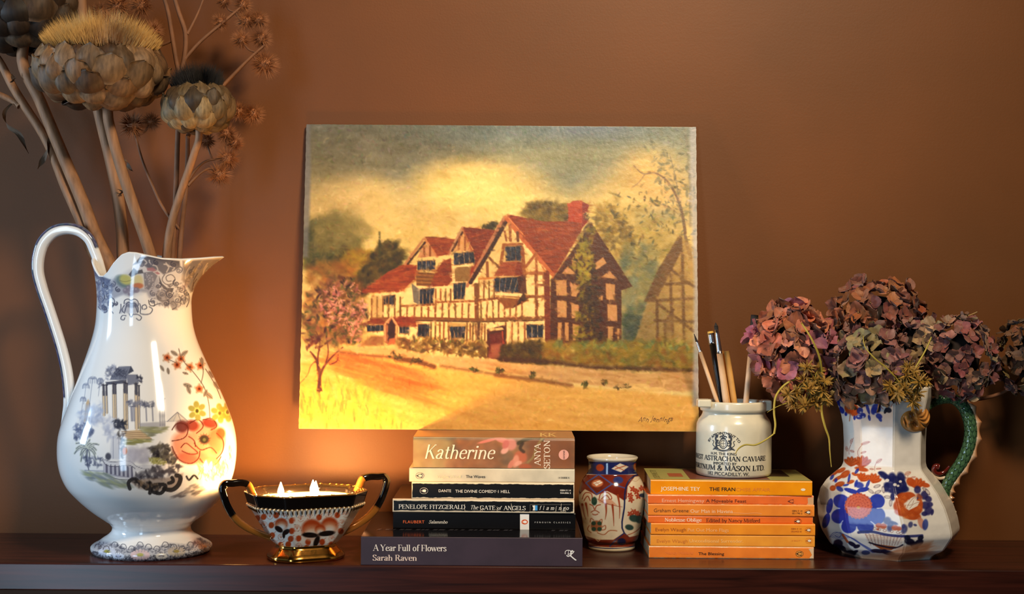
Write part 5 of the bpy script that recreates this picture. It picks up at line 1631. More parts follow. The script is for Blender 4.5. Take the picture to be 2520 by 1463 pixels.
for i in range(120):
    if 18 < i < 100:
        for j in range(28):
            if m1[i, j] > .62:
                cc_[i, j] = [(70, 76, 112), (96, 92, 120), (56, 62, 96), (120, 112, 130), (84, 104, 112)][pr_.randint(5)]
            elif m1[i, j] > .42:
                cc_[i, j] = (36, 36, 58)
setcol(hme, cc_)
link('handle', hme, CERAM, jug)
# ------------------------------------------------------------------ two-handled bowl with candle
BX, BY, BROT = P(752, 1389, -.014).x, -.014, math.radians(25)
oct_ = np.array([(.064, -.022), (.064, .022), (.038, .052), (-.038, .052), (-.064, .022), (-.064, -.022), (-.038, -.052), (.038, -.052)])


def octring(scale, z, n, rnd=0.12, sy=None):
    """rounded octagon ring, n points per side"""
    p = oct_ * np.array([scale, sy if sy is not None else scale])
    out = []
    for i in range(8):
        a, b, c = p[i - 1], p[i], p[(i + 1) % 8]
        b2, a2 = b + (c - b) * rnd, b + (a - b) * rnd
        nxt = c + (b - c) * rnd
        k = max(2, n // 6)
        for t in np.linspace(0, 1, k, endpoint=False):
            out.append((1 - t) ** 2 * a2 + 2 * t * (1 - t) * b + t * t * b2)
        for t in np.linspace(0, 1, n - k, endpoint=False):
            out.append(b2 + (nxt - b2) * t)
    out = np.array(out)
    ca, sa = math.cos(BROT), math.sin(BROT)
    return np.stack([BX + out[:, 0] * ca - out[:, 1] * sa, BY + out[:, 0] * sa + out[:, 1] * ca, np.full(len(out), z)], -1)


bowl = thing('candle_bowl', (BX, BY, 0), 'black and gold two-handled china bowl with orange flower panels, holding the lit candle', 'bowl')
BLK, GLD = (14, 10, 9), (196, 134, 52)
BZ = dict(rim=.0725, band=.0590, bot=.0175)
# ---- decorated bowl wall
prof = [(.505, .0165), (.52, .0175)] + [(.52 + (.93 - .52) * (t ** .86), .0175 + (.0590 - .0175) * t) for t in np.linspace(0, 1, 90)[1:]] + [(.935 + .065 * t, .0590 + .0135 * t) for t in np.linspace(0, 1, 30)[1:]]
prof += [(1.0, .0735), (.985, .0742), (.95, .0735), (.86, .0705), (.845, .069), (.84, .064), (.70, .040), (.48, .024), (.02, .023)]
V = np.array([octring(s, z, 46) for s, z in prof])
BC = Canvas(540, 1160, 960, 1400, 1.6, (222, 212, 198))
cb5 = crop(500, 1100, 4.03)
OR1 = (176, 66, 26)


def be(u, v, rx, ry, c, a=.95, an=0., soft=.15):
    (x, y), = cb5((u, v))
    BC.ell(x, y, rx / 4.03, ry / 4.03, c, a, an, soft)


def bl(pts, w, c, n=0, a=.9):
    BC.line(cb5(*pts), w / 4.03, c, a, .6, n)


dots = [(535, 712), (600, 697), (725, 682), (676, 780), (877, 735), (878, 838), (684, 882), (868, 916), (946, 912), (768, 976), (844, 970), (1150, 702), (1330, 680), (1040, 945), (1180, 946), (1024, 1008), (1365, 838), (1268, 975), (560, 800)]
for u, v in dots:
    be(u, v, 28, 31, OR1, 1, .3)
    bl([(u + 20, v - 24), (u + 36, v - 40)], 4, OR1)
for u, v in ((605, 775), (662, 690), (805, 690), (772, 898), (705, 960), (968, 715), (1060, 700), (932, 808), (1245, 680), (1418, 672), (1378, 756), (1275, 912), (1168, 998), (948, 988)):
    (x, y), = cb5((u, v))
    rp = [(u + 30 * math.cos(k / 12 * 6.283), v + 32 * math.sin(k / 12 * 6.283)) for k in range(13)]
    bl(rp, 3, OR1, 0, .85)
    for k in range(5):
        bl([(u, v + 10), (u + 22 * math.cos(-2.6 + k * .5), v + 24 * math.sin(-2.6 + k * .5))], 2.2, OR1, 0, .8)
for u, v, r in ((775, 770, 64), (1080, 820, 104), (1255, 780, 84), (1160, 822, 52)):
    be(u, v, r, r * .95, OR1, 1)
    be(u, v + r * .35, r * .8, r * .62, (222, 170, 130), .95, 0, .5)
    be(u, v + r * .55, r * .6, r * .4, (226, 214, 200), .9, 0, .6)
for u, v, rx, ry, an in ((750, 820, 44, 26, .6), (822, 848, 40, 24, -.6), (800, 880, 14, 30, 0), (1060, 878, 80, 26, .05), (1225, 862, 84, 26, -.12), (1125, 940, 26, 58, .4)):
    be(u, v, rx, ry, (22, 16, 14), 1, an)
for q in () and ([(725, 800), (770, 830), (795, 862), (805, 900)], [(845, 820), (825, 850), (800, 870)], [(990, 885), (1070, 860), (1150, 880)], [(1150, 880), (1210, 855), (1300, 855)], [(1150, 890), (1130, 940), (1105, 985)]):
    bl(q, 36, (22, 16, 14), 14, 1)
for k in range(60):
    be(480 + rng.uniform(0, 1000), 680 + rng.uniform(0, 340), 3, 3, (60, 44, 38), .8)
px, py = proj(V)
col = BC.sample(px, py)
ii = np.arange(len(prof))
zz = np.array([z for s, z in prof])
col[(ii > 90)] = BLK
col[(ii == 91) | (ii == 92)] = (120, 78, 30)
last = len(prof)
col[last - 9:last - 7] = (110, 70, 28)
col[last - 7:last - 3] = (22, 15, 11)
col[last - 3:] = (220, 206, 180)
col[:1] = GLD
link('bowl_wall', grid_mesh('bowl_wall', V, col, True, wloc(bowl)), mat('painted_china', rough=.08, vcol=True, coat=.4), bowl)
MGOLD = mat('lustre_gold', (206, 146, 66), .16, metal=1.0, var=.25, var_scale=120)
MBLK = mat('black_glaze', (12, 9, 8), .07, coat=.4)
# gold foot
fp = [(.02, .018), (.50, .0180), (.49, .0165), (.485, .0150), (.52, .0125), (.58, .0085), (.63, .0055), (.645, .0035), (.64, .0012), (.62, 0.0), (.02, 0.0)]
link('foot', grid_mesh('foot', np.array([octring(s, z, 14, .2) for s, z in fp]), None, True, wloc(bowl)), MGOLD, bowl)
# raised beading and gold drips under the black band
def evenly(ring, n):
    q = np.vstack([ring, ring[:1]])
    d = np.concatenate([[0], np.cumsum(np.linalg.norm(np.diff(q, axis=0), axis=1))])
    t = np.linspace(0, d[-1], n, endpoint=False)
    return np.stack([np.interp(t, d, q[:, k]) for k in range(3)], 1)


rg, rg2 = evenly(octring(.945, .0592, 14), 72), evenly(octring(.90, .0540, 14), 72)
parts_, drips = [], []
for i in range(len(rg)):
    p = rg[i]
    c0 = np.array([BX, BY, .0592])
    o = (p - c0)
    o /= np.linalg.norm(o)
    a = np.linspace(0, 2 * math.pi, 7, endpoint=False)
    v = []
    for la in (-1.0, -.4, .4, 1.0):
        rr = .00155 * math.cos(la * 1.35)
        v += [p + o * .0003 + np.array([rr * math.cos(t), rr * math.sin(t), .00155 * math.sin(la * 1.35)]) for t in a]
    f = [(k * 7 + j, k * 7 + (j + 1) % 7, (k + 1) * 7 + (j + 1) % 7, (k + 1) * 7 + j) for k in range(3) for j in range(7)] + [tuple(range(21, 28))]
    parts_.append((v, f))
    q = rg2[i]
    d = [p + o * .0006, p * .4 + q * .6 + o * .0006, q + o * .0004]
    drips.append(sweep(np.array(d), [.0007, .0007, .0003], None, 5))
tag(part('beading', *join(parts_), mat('pale_gold_bead', (222, 196, 158), .15, metal=.6), bowl), kind='stuff')
tag(part('gold_drips', *join(drips), mat('dark_gold', (96, 62, 26), .2, metal=.8), bowl), kind='stuff')
# scratched gold scrolls on the rim
scr = []
for k in range(34):
    t0 = k / 34
    ring = octring(.925, .0738, 20)
    i = int(t0 * len(ring))
    p = ring[i]
    o = p - np.array([BX, BY, .0738])
    o /= np.linalg.norm(o)
    tdir = np.array([-o[1], o[0], 0])
    pts = [p + tdir * .003 * math.cos(a) * (1 - a / 9) + o * .0022 * math.sin(a) for a in np.linspace(0, 5.2, 9)]
    scr.append(sweep(np.array(pts) + np.array([0, 0, .0004]), .00022, None, 4))
tag(part('gilt_scrolls', *join(scr), MGOLD, bowl), kind='stuff')
# handles
hl = [(.058, .0690), (.0615, .0765), (.0655, .0835), (.0700, .0850), (.0820, .0850), (.0905, .0845), (.0925, .0815), (.0912, .0730), (.0860, .0590), (.0770, .0460), (.0650, .0365), (.0520, .0300), (.0400, .0250)]
ca, sa = math.cos(BROT), math.sin(BROT)
for sg in (-1, 1):
    pth = cr([(sg * u * ca + BX, sg * u * sa + BY, z) for u, z in hl], 70)
    hv, hf = sweep(pth, .0038, .0050, 12, (-sa, ca, 0), True, 3.6)
    hm = mesh('handle', hv, hf, True, wloc(bowl))
    cc = np.empty((70, 12, 3))
    cc[:] = BLK
    cc[:12] = (150, 92, 34)
    cc[50:] = (160, 100, 40)
    setcol(hm, cc)
    link('handle', hm, mat('gilded_black_glaze', rough=.1, vcol=True, coat=.4, metal=.35), bowl)
# ---- the candle inside
cdl = thing('scented_candle', (BX, BY, .064), 'cream wax candle with three burning wicks inside the black and gold bowl', 'candle')
wx = [(.01, .0648), (.3, .0648), (.7, .0650), (.80, .0656), (.832, .0668), (.832, .066), (.72, .045), (.5, .0265), (.02, .0262)]
WAX = mat('candle_wax', (250, 222, 168), .35)
link('wax', grid_mesh('wax', np.array([octring(s, z, 12, .3) for s, z in wx]), None, True, wloc(cdl)), WAX, cdl)
FLM = emit('candle_flame', (1.0, 0.55, 0.18, 1), 2200.0)
for (fpx, fy, hh) in ((691, -.030, .0165), (770, -.010, .0165), (777, -.034, .0185)):
    b = P(fpx, 1225, fy)
    zb = .0652
    wk = part('wick', *sweep(np.array([(b.x, fy, zb - .002), (b.x + .0003, fy, zb + .003), (b.x + .0008, fy, zb + .0042)]), .0005, None, 6), mat('burnt_wick', (20, 16, 14), .9), cdl)
    fl_prof = [(.0003, 0), (.0019, .10), (.0030, .24), (.0034, .36), (.0030, .52), (.0020, .70), (.0010, .86), (.0003, 1.0)]
    fv, ff = lathe_vf([(r, zb + .0026 + z * hh) for r, z in fl_prof], b.x, fy, 8)
    part('flame', fv, ff, FLM, cdl)

# ------------------------------------------------------------------ small Imari vase
VY = .062
KV = (CAMD + VY) / FPX
vx = P(1506, 1230, VY).x
zb0 = 0.0


def vz(py):
    return P(1506, py, VY).z


vp = [(54, 1352), (57, 1349), (58, 1340), (58.5, 1334), (63, 1329), (68, 1312), (72, 1290), (77, 1262), (81, 1238), (82, 1222), (80.5, 1205), (76, 1190), (69, 1177), (63, 1169), (60, 1164), (59, 1157), (59, 1142), (60, 1133), (62.5, 1130), (63, 1126)]
pv = [(r * KV, vz(y)) for r, y in vp]
z0 = pv[0][1]
pv = [(r, z - z0) if i < 1 else (r, z - z0) for i, (r, z) in enumerate(pv)]
htop = pv[-1][1]
po = cr(pv, 290)
tk = .003
pin = [(r - tk * .5, htop + .0008) for r, _ in pv[-1:]] + [(pv[-1][0] - tk, htop)] + [(r - tk, z) for r, z in pv[-3:5:-2]] + [(.002, .012)]
pall = np.vstack([[(.001, 0)], po, pin])
tv_ = np.concatenate([np.radians(np.linspace(-185, 5, 300, endpoint=False)), np.radians(np.linspace(5, 175, 40, endpoint=False))])
V = np.stack([vx + pall[:, None, 0] * np.cos(tv_), VY + pall[:, None, 0] * np.sin(tv_), np.repeat(pall[:, 1:2], len(tv_), 1)], -1)
VC = Canvas(1410, 1100, 1600, 1375, 2.0, (214, 198, 170))
cv = crop(1400, 1080, 4.57)
VBLU, VRED, VRD2, VGRN = (30, 36, 84), (110, 34, 20), (158, 66, 34), (26, 58, 44)


def vpoly(pts, c, a=1, soft=.8):
    VC.poly(cv(*pts), c, a, soft)


def vl(pts, w, c, n=0, a=.95):
    VC.line(cv(*pts), w / 4.57, c, a, .6, n)


def ve(u, v, rx, ry, c, an=0, a=.95, soft=.15):
    (x, y), = cv((u, v))
    VC.ell(x, y, rx / 4.57, ry / 4.57, c, a, an, soft)


vpoly([(150, 252), (300, 262), (480, 268), (660, 262), (800, 250), (800, 395), (660, 405), (480, 408), (300, 405), (150, 395)], VBLU)
n_ = VC.noise(14, 14, 2, 3)
ve(350, 328, 46, 40, (176, 62, 24))
ve(748, 318, 22, 42, (150, 50, 22))
vpoly([(478, 340), (575, 278), (672, 318), (585, 380)], (214, 196, 172))
vl([(520, 345), (640, 305)], 10, VRD2)
vl([(520, 310), (620, 360)], 8, VRD2)
vpoly([(200, 310), (245, 290), (250, 330), (220, 360)], (190, 150, 110))
vpoly([(100, 408), (860, 408), (880, 560), (700, 640), (620, 700), (100, 640)], VRED)
vpoly([(195, 500), (330, 410), (480, 510), (310, 625)], (104, 36, 20))
vl([(190, 500), (335, 405), (485, 512), (312, 630), (190, 500)], 15, (66, 78, 130))
vl([(485, 512), (640, 560)], 12, (66, 78, 130))
ve(320, 505, 64, 42, (190, 110, 70), -.1)
vpoly([(270, 500), (345, 470), (380, 495), (310, 535)], (222, 208, 186))
vl([(300, 488), (345, 520)], 4, VRD2)
vl([(280, 515), (370, 482)], 4, VRD2)
ve(555, 468, 56, 40, (44, 54, 110))
# cream reserve with bows and ribbons
vpoly([(110, 640), (180, 570), (310, 640), (430, 590), (530, 640), (622, 700), (610, 1060), (500, 1130), (400, 1125), (330, 1080), (260, 1110), (200, 1090), (140, 960)], (216, 198, 170))
for q in ([(340, 680), (360, 620), (440, 610), (480, 680), (440, 690)], [(360, 690), (420, 640), (470, 710)], [(150, 680), (190, 610), (250, 620), (260, 690)], [(170, 700), (210, 650), (240, 700)]):
    vl(q, 11, (150, 60, 32), 18)
vpoly([(320, 680), (480, 690), (545, 755), (430, 745), (340, 720)], (206, 150, 116))
vl([(320, 680), (420, 730), (600, 770)], 5, (120, 44, 24), 10)
for q in ([(415, 740), (420, 830), (408, 910)], [(490, 750), (500, 860), (505, 985)], [(550, 640), (570, 760), (568, 900)], [(190, 730), (205, 800), (215, 880)], [(150, 740), (165, 830), (190, 910)], [(130, 760), (140, 880), (160, 960)]):
    VC.line(cv(*q), 5.5, (150, 58, 30), .95, .7, 12, taper=.2)
ve(285, 705, 32, 48, VGRN)
for q in ([(235, 740), (270, 760), (290, 800), (310, 760), (355, 745)], [(250, 830), (290, 810), (340, 835)], [(265, 850), (290, 860), (325, 850)]):
    vl(q, 11, (156, 66, 34), 14)
ve(310, 985, 62, 62, (150, 80, 44))
for u, v in ((278, 955), (345, 955), (280, 1020), (345, 1020)):
    ve(u, v, 26, 24, VGRN)
for q in ([(240, 940), (250, 900), (280, 920)], [(340, 930), (370, 910), (370, 950)], [(230, 980), (210, 1020), (250, 1060)], [(370, 1000), (410, 980), (410, 1020), (370, 1030)], [(320, 1060), (400, 1080), (450, 1040), (540, 1040)]):
    vl(q, 10, (160, 84, 48), 16)
# right-hand panel with blossoms
vl([(800, 400), (740, 420), (660, 500), (640, 560), (625, 760), (620, 1060), (680, 1120)], 18, (26, 34, 74), 26)
vpoly([(660, 540), (740, 430), (820, 420), (862, 520), (858, 660), (840, 860), (790, 1090), (740, 1140), (690, 1090), (635, 1050), (645, 760)], (212, 194, 164))
vl([(690, 460), (760, 480), (800, 440)], 3, (160, 110, 80), 12)
for u, v in ((720, 570), (760, 600), (690, 640), (780, 650), (700, 690), (820, 560), (740, 830), (690, 850), (780, 850)):
    for k in range(5):
        an = k * 1.257 + u
        ve(u + 20 * math.cos(an), v + 20 * math.sin(an), 17, 11, (158, 54, 30), an)
for q in ([(680, 540), (760, 580), (840, 560)], [(700, 790), (730, 830), (720, 800)], [(650, 1090), (760, 1040), (820, 980)]):
    vl(q, 9, (160, 70, 40), 10)
for u, v, rx, ry in ((735, 900, 58, 40), (790, 910, 40, 44), (680, 1000, 48, 32)):
    ve(u, v, rx, ry, (24, 52, 48), .2)
ve(830, 640, 40, 22, (28, 34, 66))
# lower border
vpoly([(150, 1080), (200, 1100), (330, 1140), (500, 1140), (615, 1065), (680, 1110), (820, 1080), (780, 1215), (480, 1225), (220, 1210)], (112, 40, 22))
vl([(460, 1215), (540, 1130), (615, 1070)], 12, (34, 44, 96), 8)
ve(592, 1160, 48, 38, (20, 26, 60))
vl([(300, 1130), (330, 1160), (360, 1130)], 9, (210, 170, 130))
vl([(190, 1205), (330, 1230), (480, 1238), (640, 1230), (780, 1200)], 11, (26, 32, 70), 14)
vpoly([(190, 1225), (480, 1250), (780, 1215), (780, 1310), (480, 1310), (190, 1300)], (206, 188, 156))
VC.a += ((n_ - .5) * 16)[..., None]
px, py = proj(V)
col = VC.sample(px, py)
rowi = np.arange(len(pall))
fr = (np.sin(tv_) < .1)[None, :] & ((rowi > 0) & (rowi < 284))[:, None]
# behind, the same bands continue in plain colour
zrow = pall[:, 1]
bandc = np.where((zrow > vz(1168) - z0)[:, None], np.array([[30, 36, 84]]), np.where((zrow > vz(1205) - z0)[:, None], np.array([[110, 34, 20]]), np.array([[210, 192, 162]])))
bandc[284:] = (214, 204, 184)
bandc[0] = (206, 188, 156)
col = np.where(fr[..., None], col, bandc[:, None, :])
col[284:] = (214, 204, 184)
col[279:284] = (216, 206, 186)
vase = link('small_vase', grid_mesh('small_vase', V, col, True, (vx, VY, 0)), mat('imari_glaze', rough=.12, vcol=True, coat=.3), None, (vx, VY, 0))
tag(vase, 'small round blue and red patterned porcelain vase between the two book stacks', 'vase')

# ------------------------------------------------------------------ stoneware jar on the orange books
SY = .056
KS = (CAMD + SY) / FPX
sx_ = P(1805.5, 1100, SY).x


def sz(py):
    return max(P(1805, py, SY).z, ZJAR + .0005)


zj = ZJAR + .0002
sp_ = [(84, None), (90.5, zj + .0014), (92, zj + .004), (92.3, sz(1120)), (92, sz(1060)), (91, sz(1043)), (87, sz(1033)), (80, sz(1024)), (77, sz(1018)), (76.5, sz(1013)), (78, sz(1011.5)), (82, sz(1010)), (83, sz(1004)), (83, sz(992)), (82, sz(988)), (79, sz(986.5))]
ps = [(.001, zj), (84 * KS, zj)] + [(r * KS, z) for r, z in sp_[1:]] + [(74 * KS, sz(987.5)), (72 * KS, sz(992)), (72 * KS, sz(1016)), (86 * KS, sz(1040)), (86 * KS, zj + .012), (.001, zj + .008)]
jar = thing('stoneware_jar', (sx_, SY, zj), 'cream stoneware jar printed with black lettering, holding paintbrushes on the orange books', 'jar')
MST = mat('cream_stoneware', (220, 211, 186), .22, var=.10, var_scale=45, coat=.2, bump=.06, bump_scale=140)
part('body', *lathe_vf(ps, sx_, SY, 72), MST, jar)
for u0, u1, v0, v1, yy in ((1716, 1749, 983, 1002.5, SY - .022), (1874, 1897, 985, 1011, SY - .010)):
    a, b = P(u0, v0, yy), P(u1, v1, yy)
    lv, lf = boxvf(a.x, b.x, yy - .008, yy + .012, b.z, a.z)
    bevel(part('lug', lv, lf, MST, jar, False), .0018, 3)
RJ = 92.4 * KS + .00012


def wrap(vf, a0, s, zb, cap, w=None, arc=None, name='lettering', colr=(34, 34, 38)):
    """letters wrapped round the jar; a0 = centre angle, width w (m)"""
    V2, F2 = vf
    lo, hi = V2[:, 0].min(), V2[:, 0].max()
    x = (V2[:, 0] - lo) / (hi - lo) - .5
    if arc:
        R, span = arc
        an = x * span
        rr = R + V2[:, 1] * cap
        sx, zz = rr * np.sin(an), zb - R + rr * np.cos(an)
    else:
        sx, zz = x * w, zb + V2[:, 1] * cap
    th_ = a0 + sx / RJ
    RL = RJ + V2[:, 2] * LAYER
    V3 = np.stack([sx_ + RL * np.sin(th_), SY - RL * np.cos(th_), zz], 1)
    return part(name, V3, F2, ink(colr), jar, False)


def nb(vf):
    return vf[0] * np.array([[1, 1 / _bh, 1]]), vf[1]


c7 = crop(1690, 760, 3.325)


def jz(v):
    """height of a printed line on the front of the jar"""
    (_, y), = c7((0, v))
    return P(1780, y, SY - .038).z


A0 = -.40
KF = (CAMD + SY - .04) / FPX
wrap(serif('FINEST ASTRACHAN CAVIARE', T=.17, t=.08), A0, 1, jz(1248), 40 / 3.325 * KF, .1045)
wrap(serif('FORTNUM & MASON LTD.', T=.17, t=.08), A0 - .01, 1, jz(1326), 42 / 3.325 * KF, .101)
wrap(nb(sans('182 PICCADILLY. W.', .02)), A0 + .10, 1, jz(1366), 27 / 3.325 * KF, .0485)
wrap(nb(sans('H.M. THE KING', .03)), A0 - .02, 1, jz(1200), 22 / 3.325 * KF, .0300)
wrap(nb(sans('IMPORTED BY', .03)), A0 + .02, 1, jz(1280), 22 / 3.325 * KF, .0270)
wrap(nb(sans('BY APPOINTMENT TO', .03)), A0 - .02, 1, jz(1030), 21 / 3.325 * KF, arc=(.0205, 2.0))
# royal arms between its two supporters (crest units: crop pixels about the centre 262, 1105)
arms = [ring2(0, 0, 33, 40, 7), ring2(0, 0, 22, 28, 4), ribbon2([(-20, 0), (20, 0)], 3), ribbon2([(0, -26), (0, 26)], 3), ribbon2(cr([(-30, 50), (-14, 62), (0, 48), (14, 62), (30, 50)], 18), 9), disc2(0, 68, 8), ribbon2([(-24, 44), (24, 44)], 6),
        ribbon2(cr([(-92, -52), (-50, -44), (-20, -54), (20, -54), (50, -44), (96, -52)], 26), 8), ribbon2(cr([(-84, -38), (-40, -58), (40, -58), (88, -38)], 20), 4)]
for sg in (-1, 1):
    arms += [ribbon2(cr([(sg * 42, 26), (sg * 62, 6), (sg * 58, -22), (sg * 74, -44)], 14), 16), ribbon2(cr([(sg * 60, 20), (sg * 66, 44), (sg * 54, 62)], 10), 15), disc2(sg * 56, 58, 13), ribbon2(cr([(sg * 60, 10), (sg * 40, 2), (sg * 30, 14)], 8), 7), ribbon2(cr([(sg * 58, -8), (sg * 42, -18), (sg * 32, -10)], 8), 7),
             ribbon2(cr([(sg * 72, -30), (sg * 92, -10), (sg * 84, 14), (sg * 96, 24)], 12), 6), ribbon2(cr([(sg * 62, -24), (sg * 46, -40), (sg * 40, -48)], 8), 8)]
arms.append(ribbon2([(50, 70), (38, 88)], 4))
av, af = join2(arms)
an_ = A0 - .02 + av[:, 0] / 3.325 * KF / RJ
RL = RJ + av[:, 2] * LAYER
V3 = np.stack([sx_ + RL * np.sin(an_), SY - RL * np.cos(an_), jz(1105) + av[:, 1] / 3.325 * KF], 1)
part('crest', V3, af, ink((44, 44, 50)), jar, False)


# ------------------------------------------------------------------ brushes, pencil and sticks in the jar
def stick(name, label, cat, top, bot, ytop, ybot, segs, zend=None):
    """segs: (f0, f1, r0, r1, material, part name) along the stick from the foot (0) to the tip (1)"""
    A, B = P(top[0], top[1], ytop), P(bot[0], bot[1], ybot)
    d = (B - A).normalized()
    zf = ZJAR + .0125
    Bf = B + d * ((B.z - zf) / max(-d.z, .1))
    e = thing(name, Bf, label, cat)
    for f0, f1, r0, r1, m, pn in segs:
        L_ = (B - A).length
        p0 = B + (A - B) * f0 if f0 > 0 else Bf
        p1 = B + (A - B) * f1
        pts = [p0 + (p1 - p0) * t for t in np.linspace(0, 1, 6)]
        part(pn, *sweep(np.array(pts), np.linspace(r0, r1, 6), None, 10), m, e)
    return e


MBW = mat('pale_brush_wood', (226, 184, 140), .4, var=.12, var_scale=60)
MFE = mat('brush_ferrule', (186, 186, 190), .25, metal=1.0)
MBR = mat('dark_bristles', (22, 17, 14), .8, var=.4, var_scale=400, stretch=(1, 1, .1))
MDW = mat('dowel_wood', (216, 160, 84), .5, var=.14, var_scale=60)
stick('paintbrush', 'pale wooden paintbrush leaning left out of the stoneware jar beside the painting', 'paintbrush', (1708, 822), (1763, 984), .060, .046,
      [(0, .72, .0026, .0022, MBW, 'brush_handle'), (.70, .90, .0020, .0016, MFE, 'ferrule'), (.89, 1.0, .0015, .0003, MBR, 'bristles')])
stick('pencil', 'black pencil with silver ferrule and yellow eraser standing in the stoneware jar', 'pencil', (1748, 816), (1776, 984), .070, .062,
      [(0, .82, .0036, .0036, mat('black_pencil', (16, 14, 14), .3), 'barrel'), (.81, .97, .0040, .0040, MFE, 'ferrule'), (.965, 1.0, .0036, .0034, mat('yellow_eraser', (206, 160, 70), .8), 'eraser')])
stick('paintbrush', 'fine pointed paintbrush with long silver ferrule beside the black pencil', 'paintbrush', (1761, 795), (1786, 985), .048, .044,
      [(0, .60, .0041, .0034, MBW, 'brush_handle'), (.58, .915, .0034, .0022, MFE, 'ferrule'), (.905, .955, .0022, .0024, MBR, 'bristles'), (.95, 1.0, .0024, .0004, MBR, 'bristle_tip')])
stick('dowel', 'slim wooden stick standing between the fine paintbrush and the thick dowel', 'stick', (1777, 864), (1794, 985), .056, .052, [(0, 1, .0022, .0022, MDW, 'stick_body')])
stick('dowel', 'thick blunt wooden dowel standing in the middle of the stoneware jar', 'stick', (1788, 865), (1806, 985), .050, .048, [(0, 1, .0036, .0034, MDW, 'stick_body')])
stick('paintbrush', 'flat black-bristled paintbrush leaning right in the stoneware jar against the pink hydrangea', 'paintbrush', (1857, 776), (1836, 986), .046, .040,
      [(0, .53, .0034, .0032, MBW, 'brush_handle'), (.52, .86, .0030, .0038, MFE, 'ferrule'), (.84, 1.0, .0038, .0042, MBR, 'bristles')])
# ------------------------------------------------------------------ octagonal blue and orange jug with serpent handle
OY = .045
KO = (CAMD + OY) / FPX
oprof = [(1382, 2072, 2303), (1376, 2066, 2308), (1340, 2043, 2336), (1305, 2021, 2360), (1297, 2018, 2361), (1270, 2012, 2356), (1235, 2010, 2344), (1203, 2018, 2326), (1180, 2034, 2308), (1163, 2054, 2293), (1150, 2070, 2281), (1138, 2075, 2278), (1090, 2076, 2278), (1045, 2074, 2280), (1020, 2069, 2284), (1000, 2062, 2290), (975, 2052, 2296), (950, 2044, 2299)]
op = []
for py, xl, xr in oprof:
    c = P((xl + xr) / 2, py, OY)
    op.append([c.x, c.z, (xr - xl) / 2 * KO])
zoff = op[0][1]
op[0][1] = 0.0
for i in range(1, len(op)):
    op[i][1] = max(op[i][1], op[i - 1][1] + .004)
dense = []
for a, b in zip(op[:-1], op[1:]):
    n = max(3, int((b[1] - a[1]) / .00055))
    for t in np.linspace(0, 1, n, endpoint=False):
        dense.append([a[k] + (b[k] - a[k]) * t for k in range(3)])
dense.append(op[-1])
dense = np.array(dense)
kr = 3
sm = dense.copy()
for k in (0, 2):
    pad = np.concatenate([[dense[0, k]] * kr, dense[:, k], [dense[-1, k]] * kr])
    sm[:, k] = np.convolve(pad, np.ones(2 * kr + 1) / (2 * kr + 1), 'same')[kr:-kr]
dense = sm
# octagon columns: a vertex faces the camera
vang = [math.radians(-90 + 45 * k - 2) for k in range(8)]
colsA, front8 = [], []
for k in range(8):
    a0, a1 = vang[k], vang[(k + 1) % 8]
    n = 84 if k in (0, 1, 6, 7) else 8
    ts = np.linspace(0, 1, n, endpoint=False)
    for t in ts:
        p = np.array([math.cos(a0), math.sin(a0)]) * (1 - t) + np.array([math.cos(a1), math.sin(a1)]) * t
        q = min(t, 1 - t)
        p *= 1 - .012 * max(0, 1 - q / .03)
        colsA.append(p)
colsA = np.array(colsA)
fmask = colsA[:, 1] < .02
rows = [np.stack([dense[0, 0] + .001 * colsA[:, 0], OY + .001 * colsA[:, 1], np.zeros(len(colsA))], -1)]
for cx, z, r in dense:
    rows.append(np.stack([cx + r * colsA[:, 0], OY + r * colsA[:, 1], np.full(len(colsA), z)], -1))
no = len(rows)
tk = .0035
rows.append(np.stack([dense[-1, 0] + (dense[-1, 2] - tk * .5) * colsA[:, 0], OY + (dense[-1, 2] - tk * .5) * colsA[:, 1], np.full(len(colsA), dense[-1, 1] + .0012)], -1))
for cx, z, r in dense[::-14]:
    if z < .09:
        break
    rows.append(np.stack([cx + (r - tk) * colsA[:, 0], OY + (r - tk) * colsA[:, 1], np.full(len(colsA), z)], -1))
rows.append(np.stack([dense[0, 0] + .002 * colsA[:, 0], OY + .002 * colsA[:, 1], np.full(len(colsA), .085)], -1))
V = np.array(rows)
OWH = (230, 221, 208)
O = Canvas(1995, 930, 2380, 1395, 2.2, OWH)
o1, o2 = crop(1990, 920, 5.226), crop(1990, 1120, 5.226)
OB_, OB2, OOR, OO2, ODK = (32, 48, 150), (20, 26, 84), (178, 72, 28), (206, 100, 44), (18, 20, 44)


def oe(f, u, v, rx, ry, c, an=0, a=.95, soft=.15):
    (x, y), = f((u, v))
    O.ell(x, y, rx / 5.226, ry / 5.226, c, a, an, soft)


def ol(f, pts, w, c, n=0, a=.92, taper=None):
    O.line(f(*pts), w / 5.226, c, a, .6, n, taper)


def opoly(f, pts, c, a=.95, soft=.8):
    O.poly(f(*pts), c, a, soft)


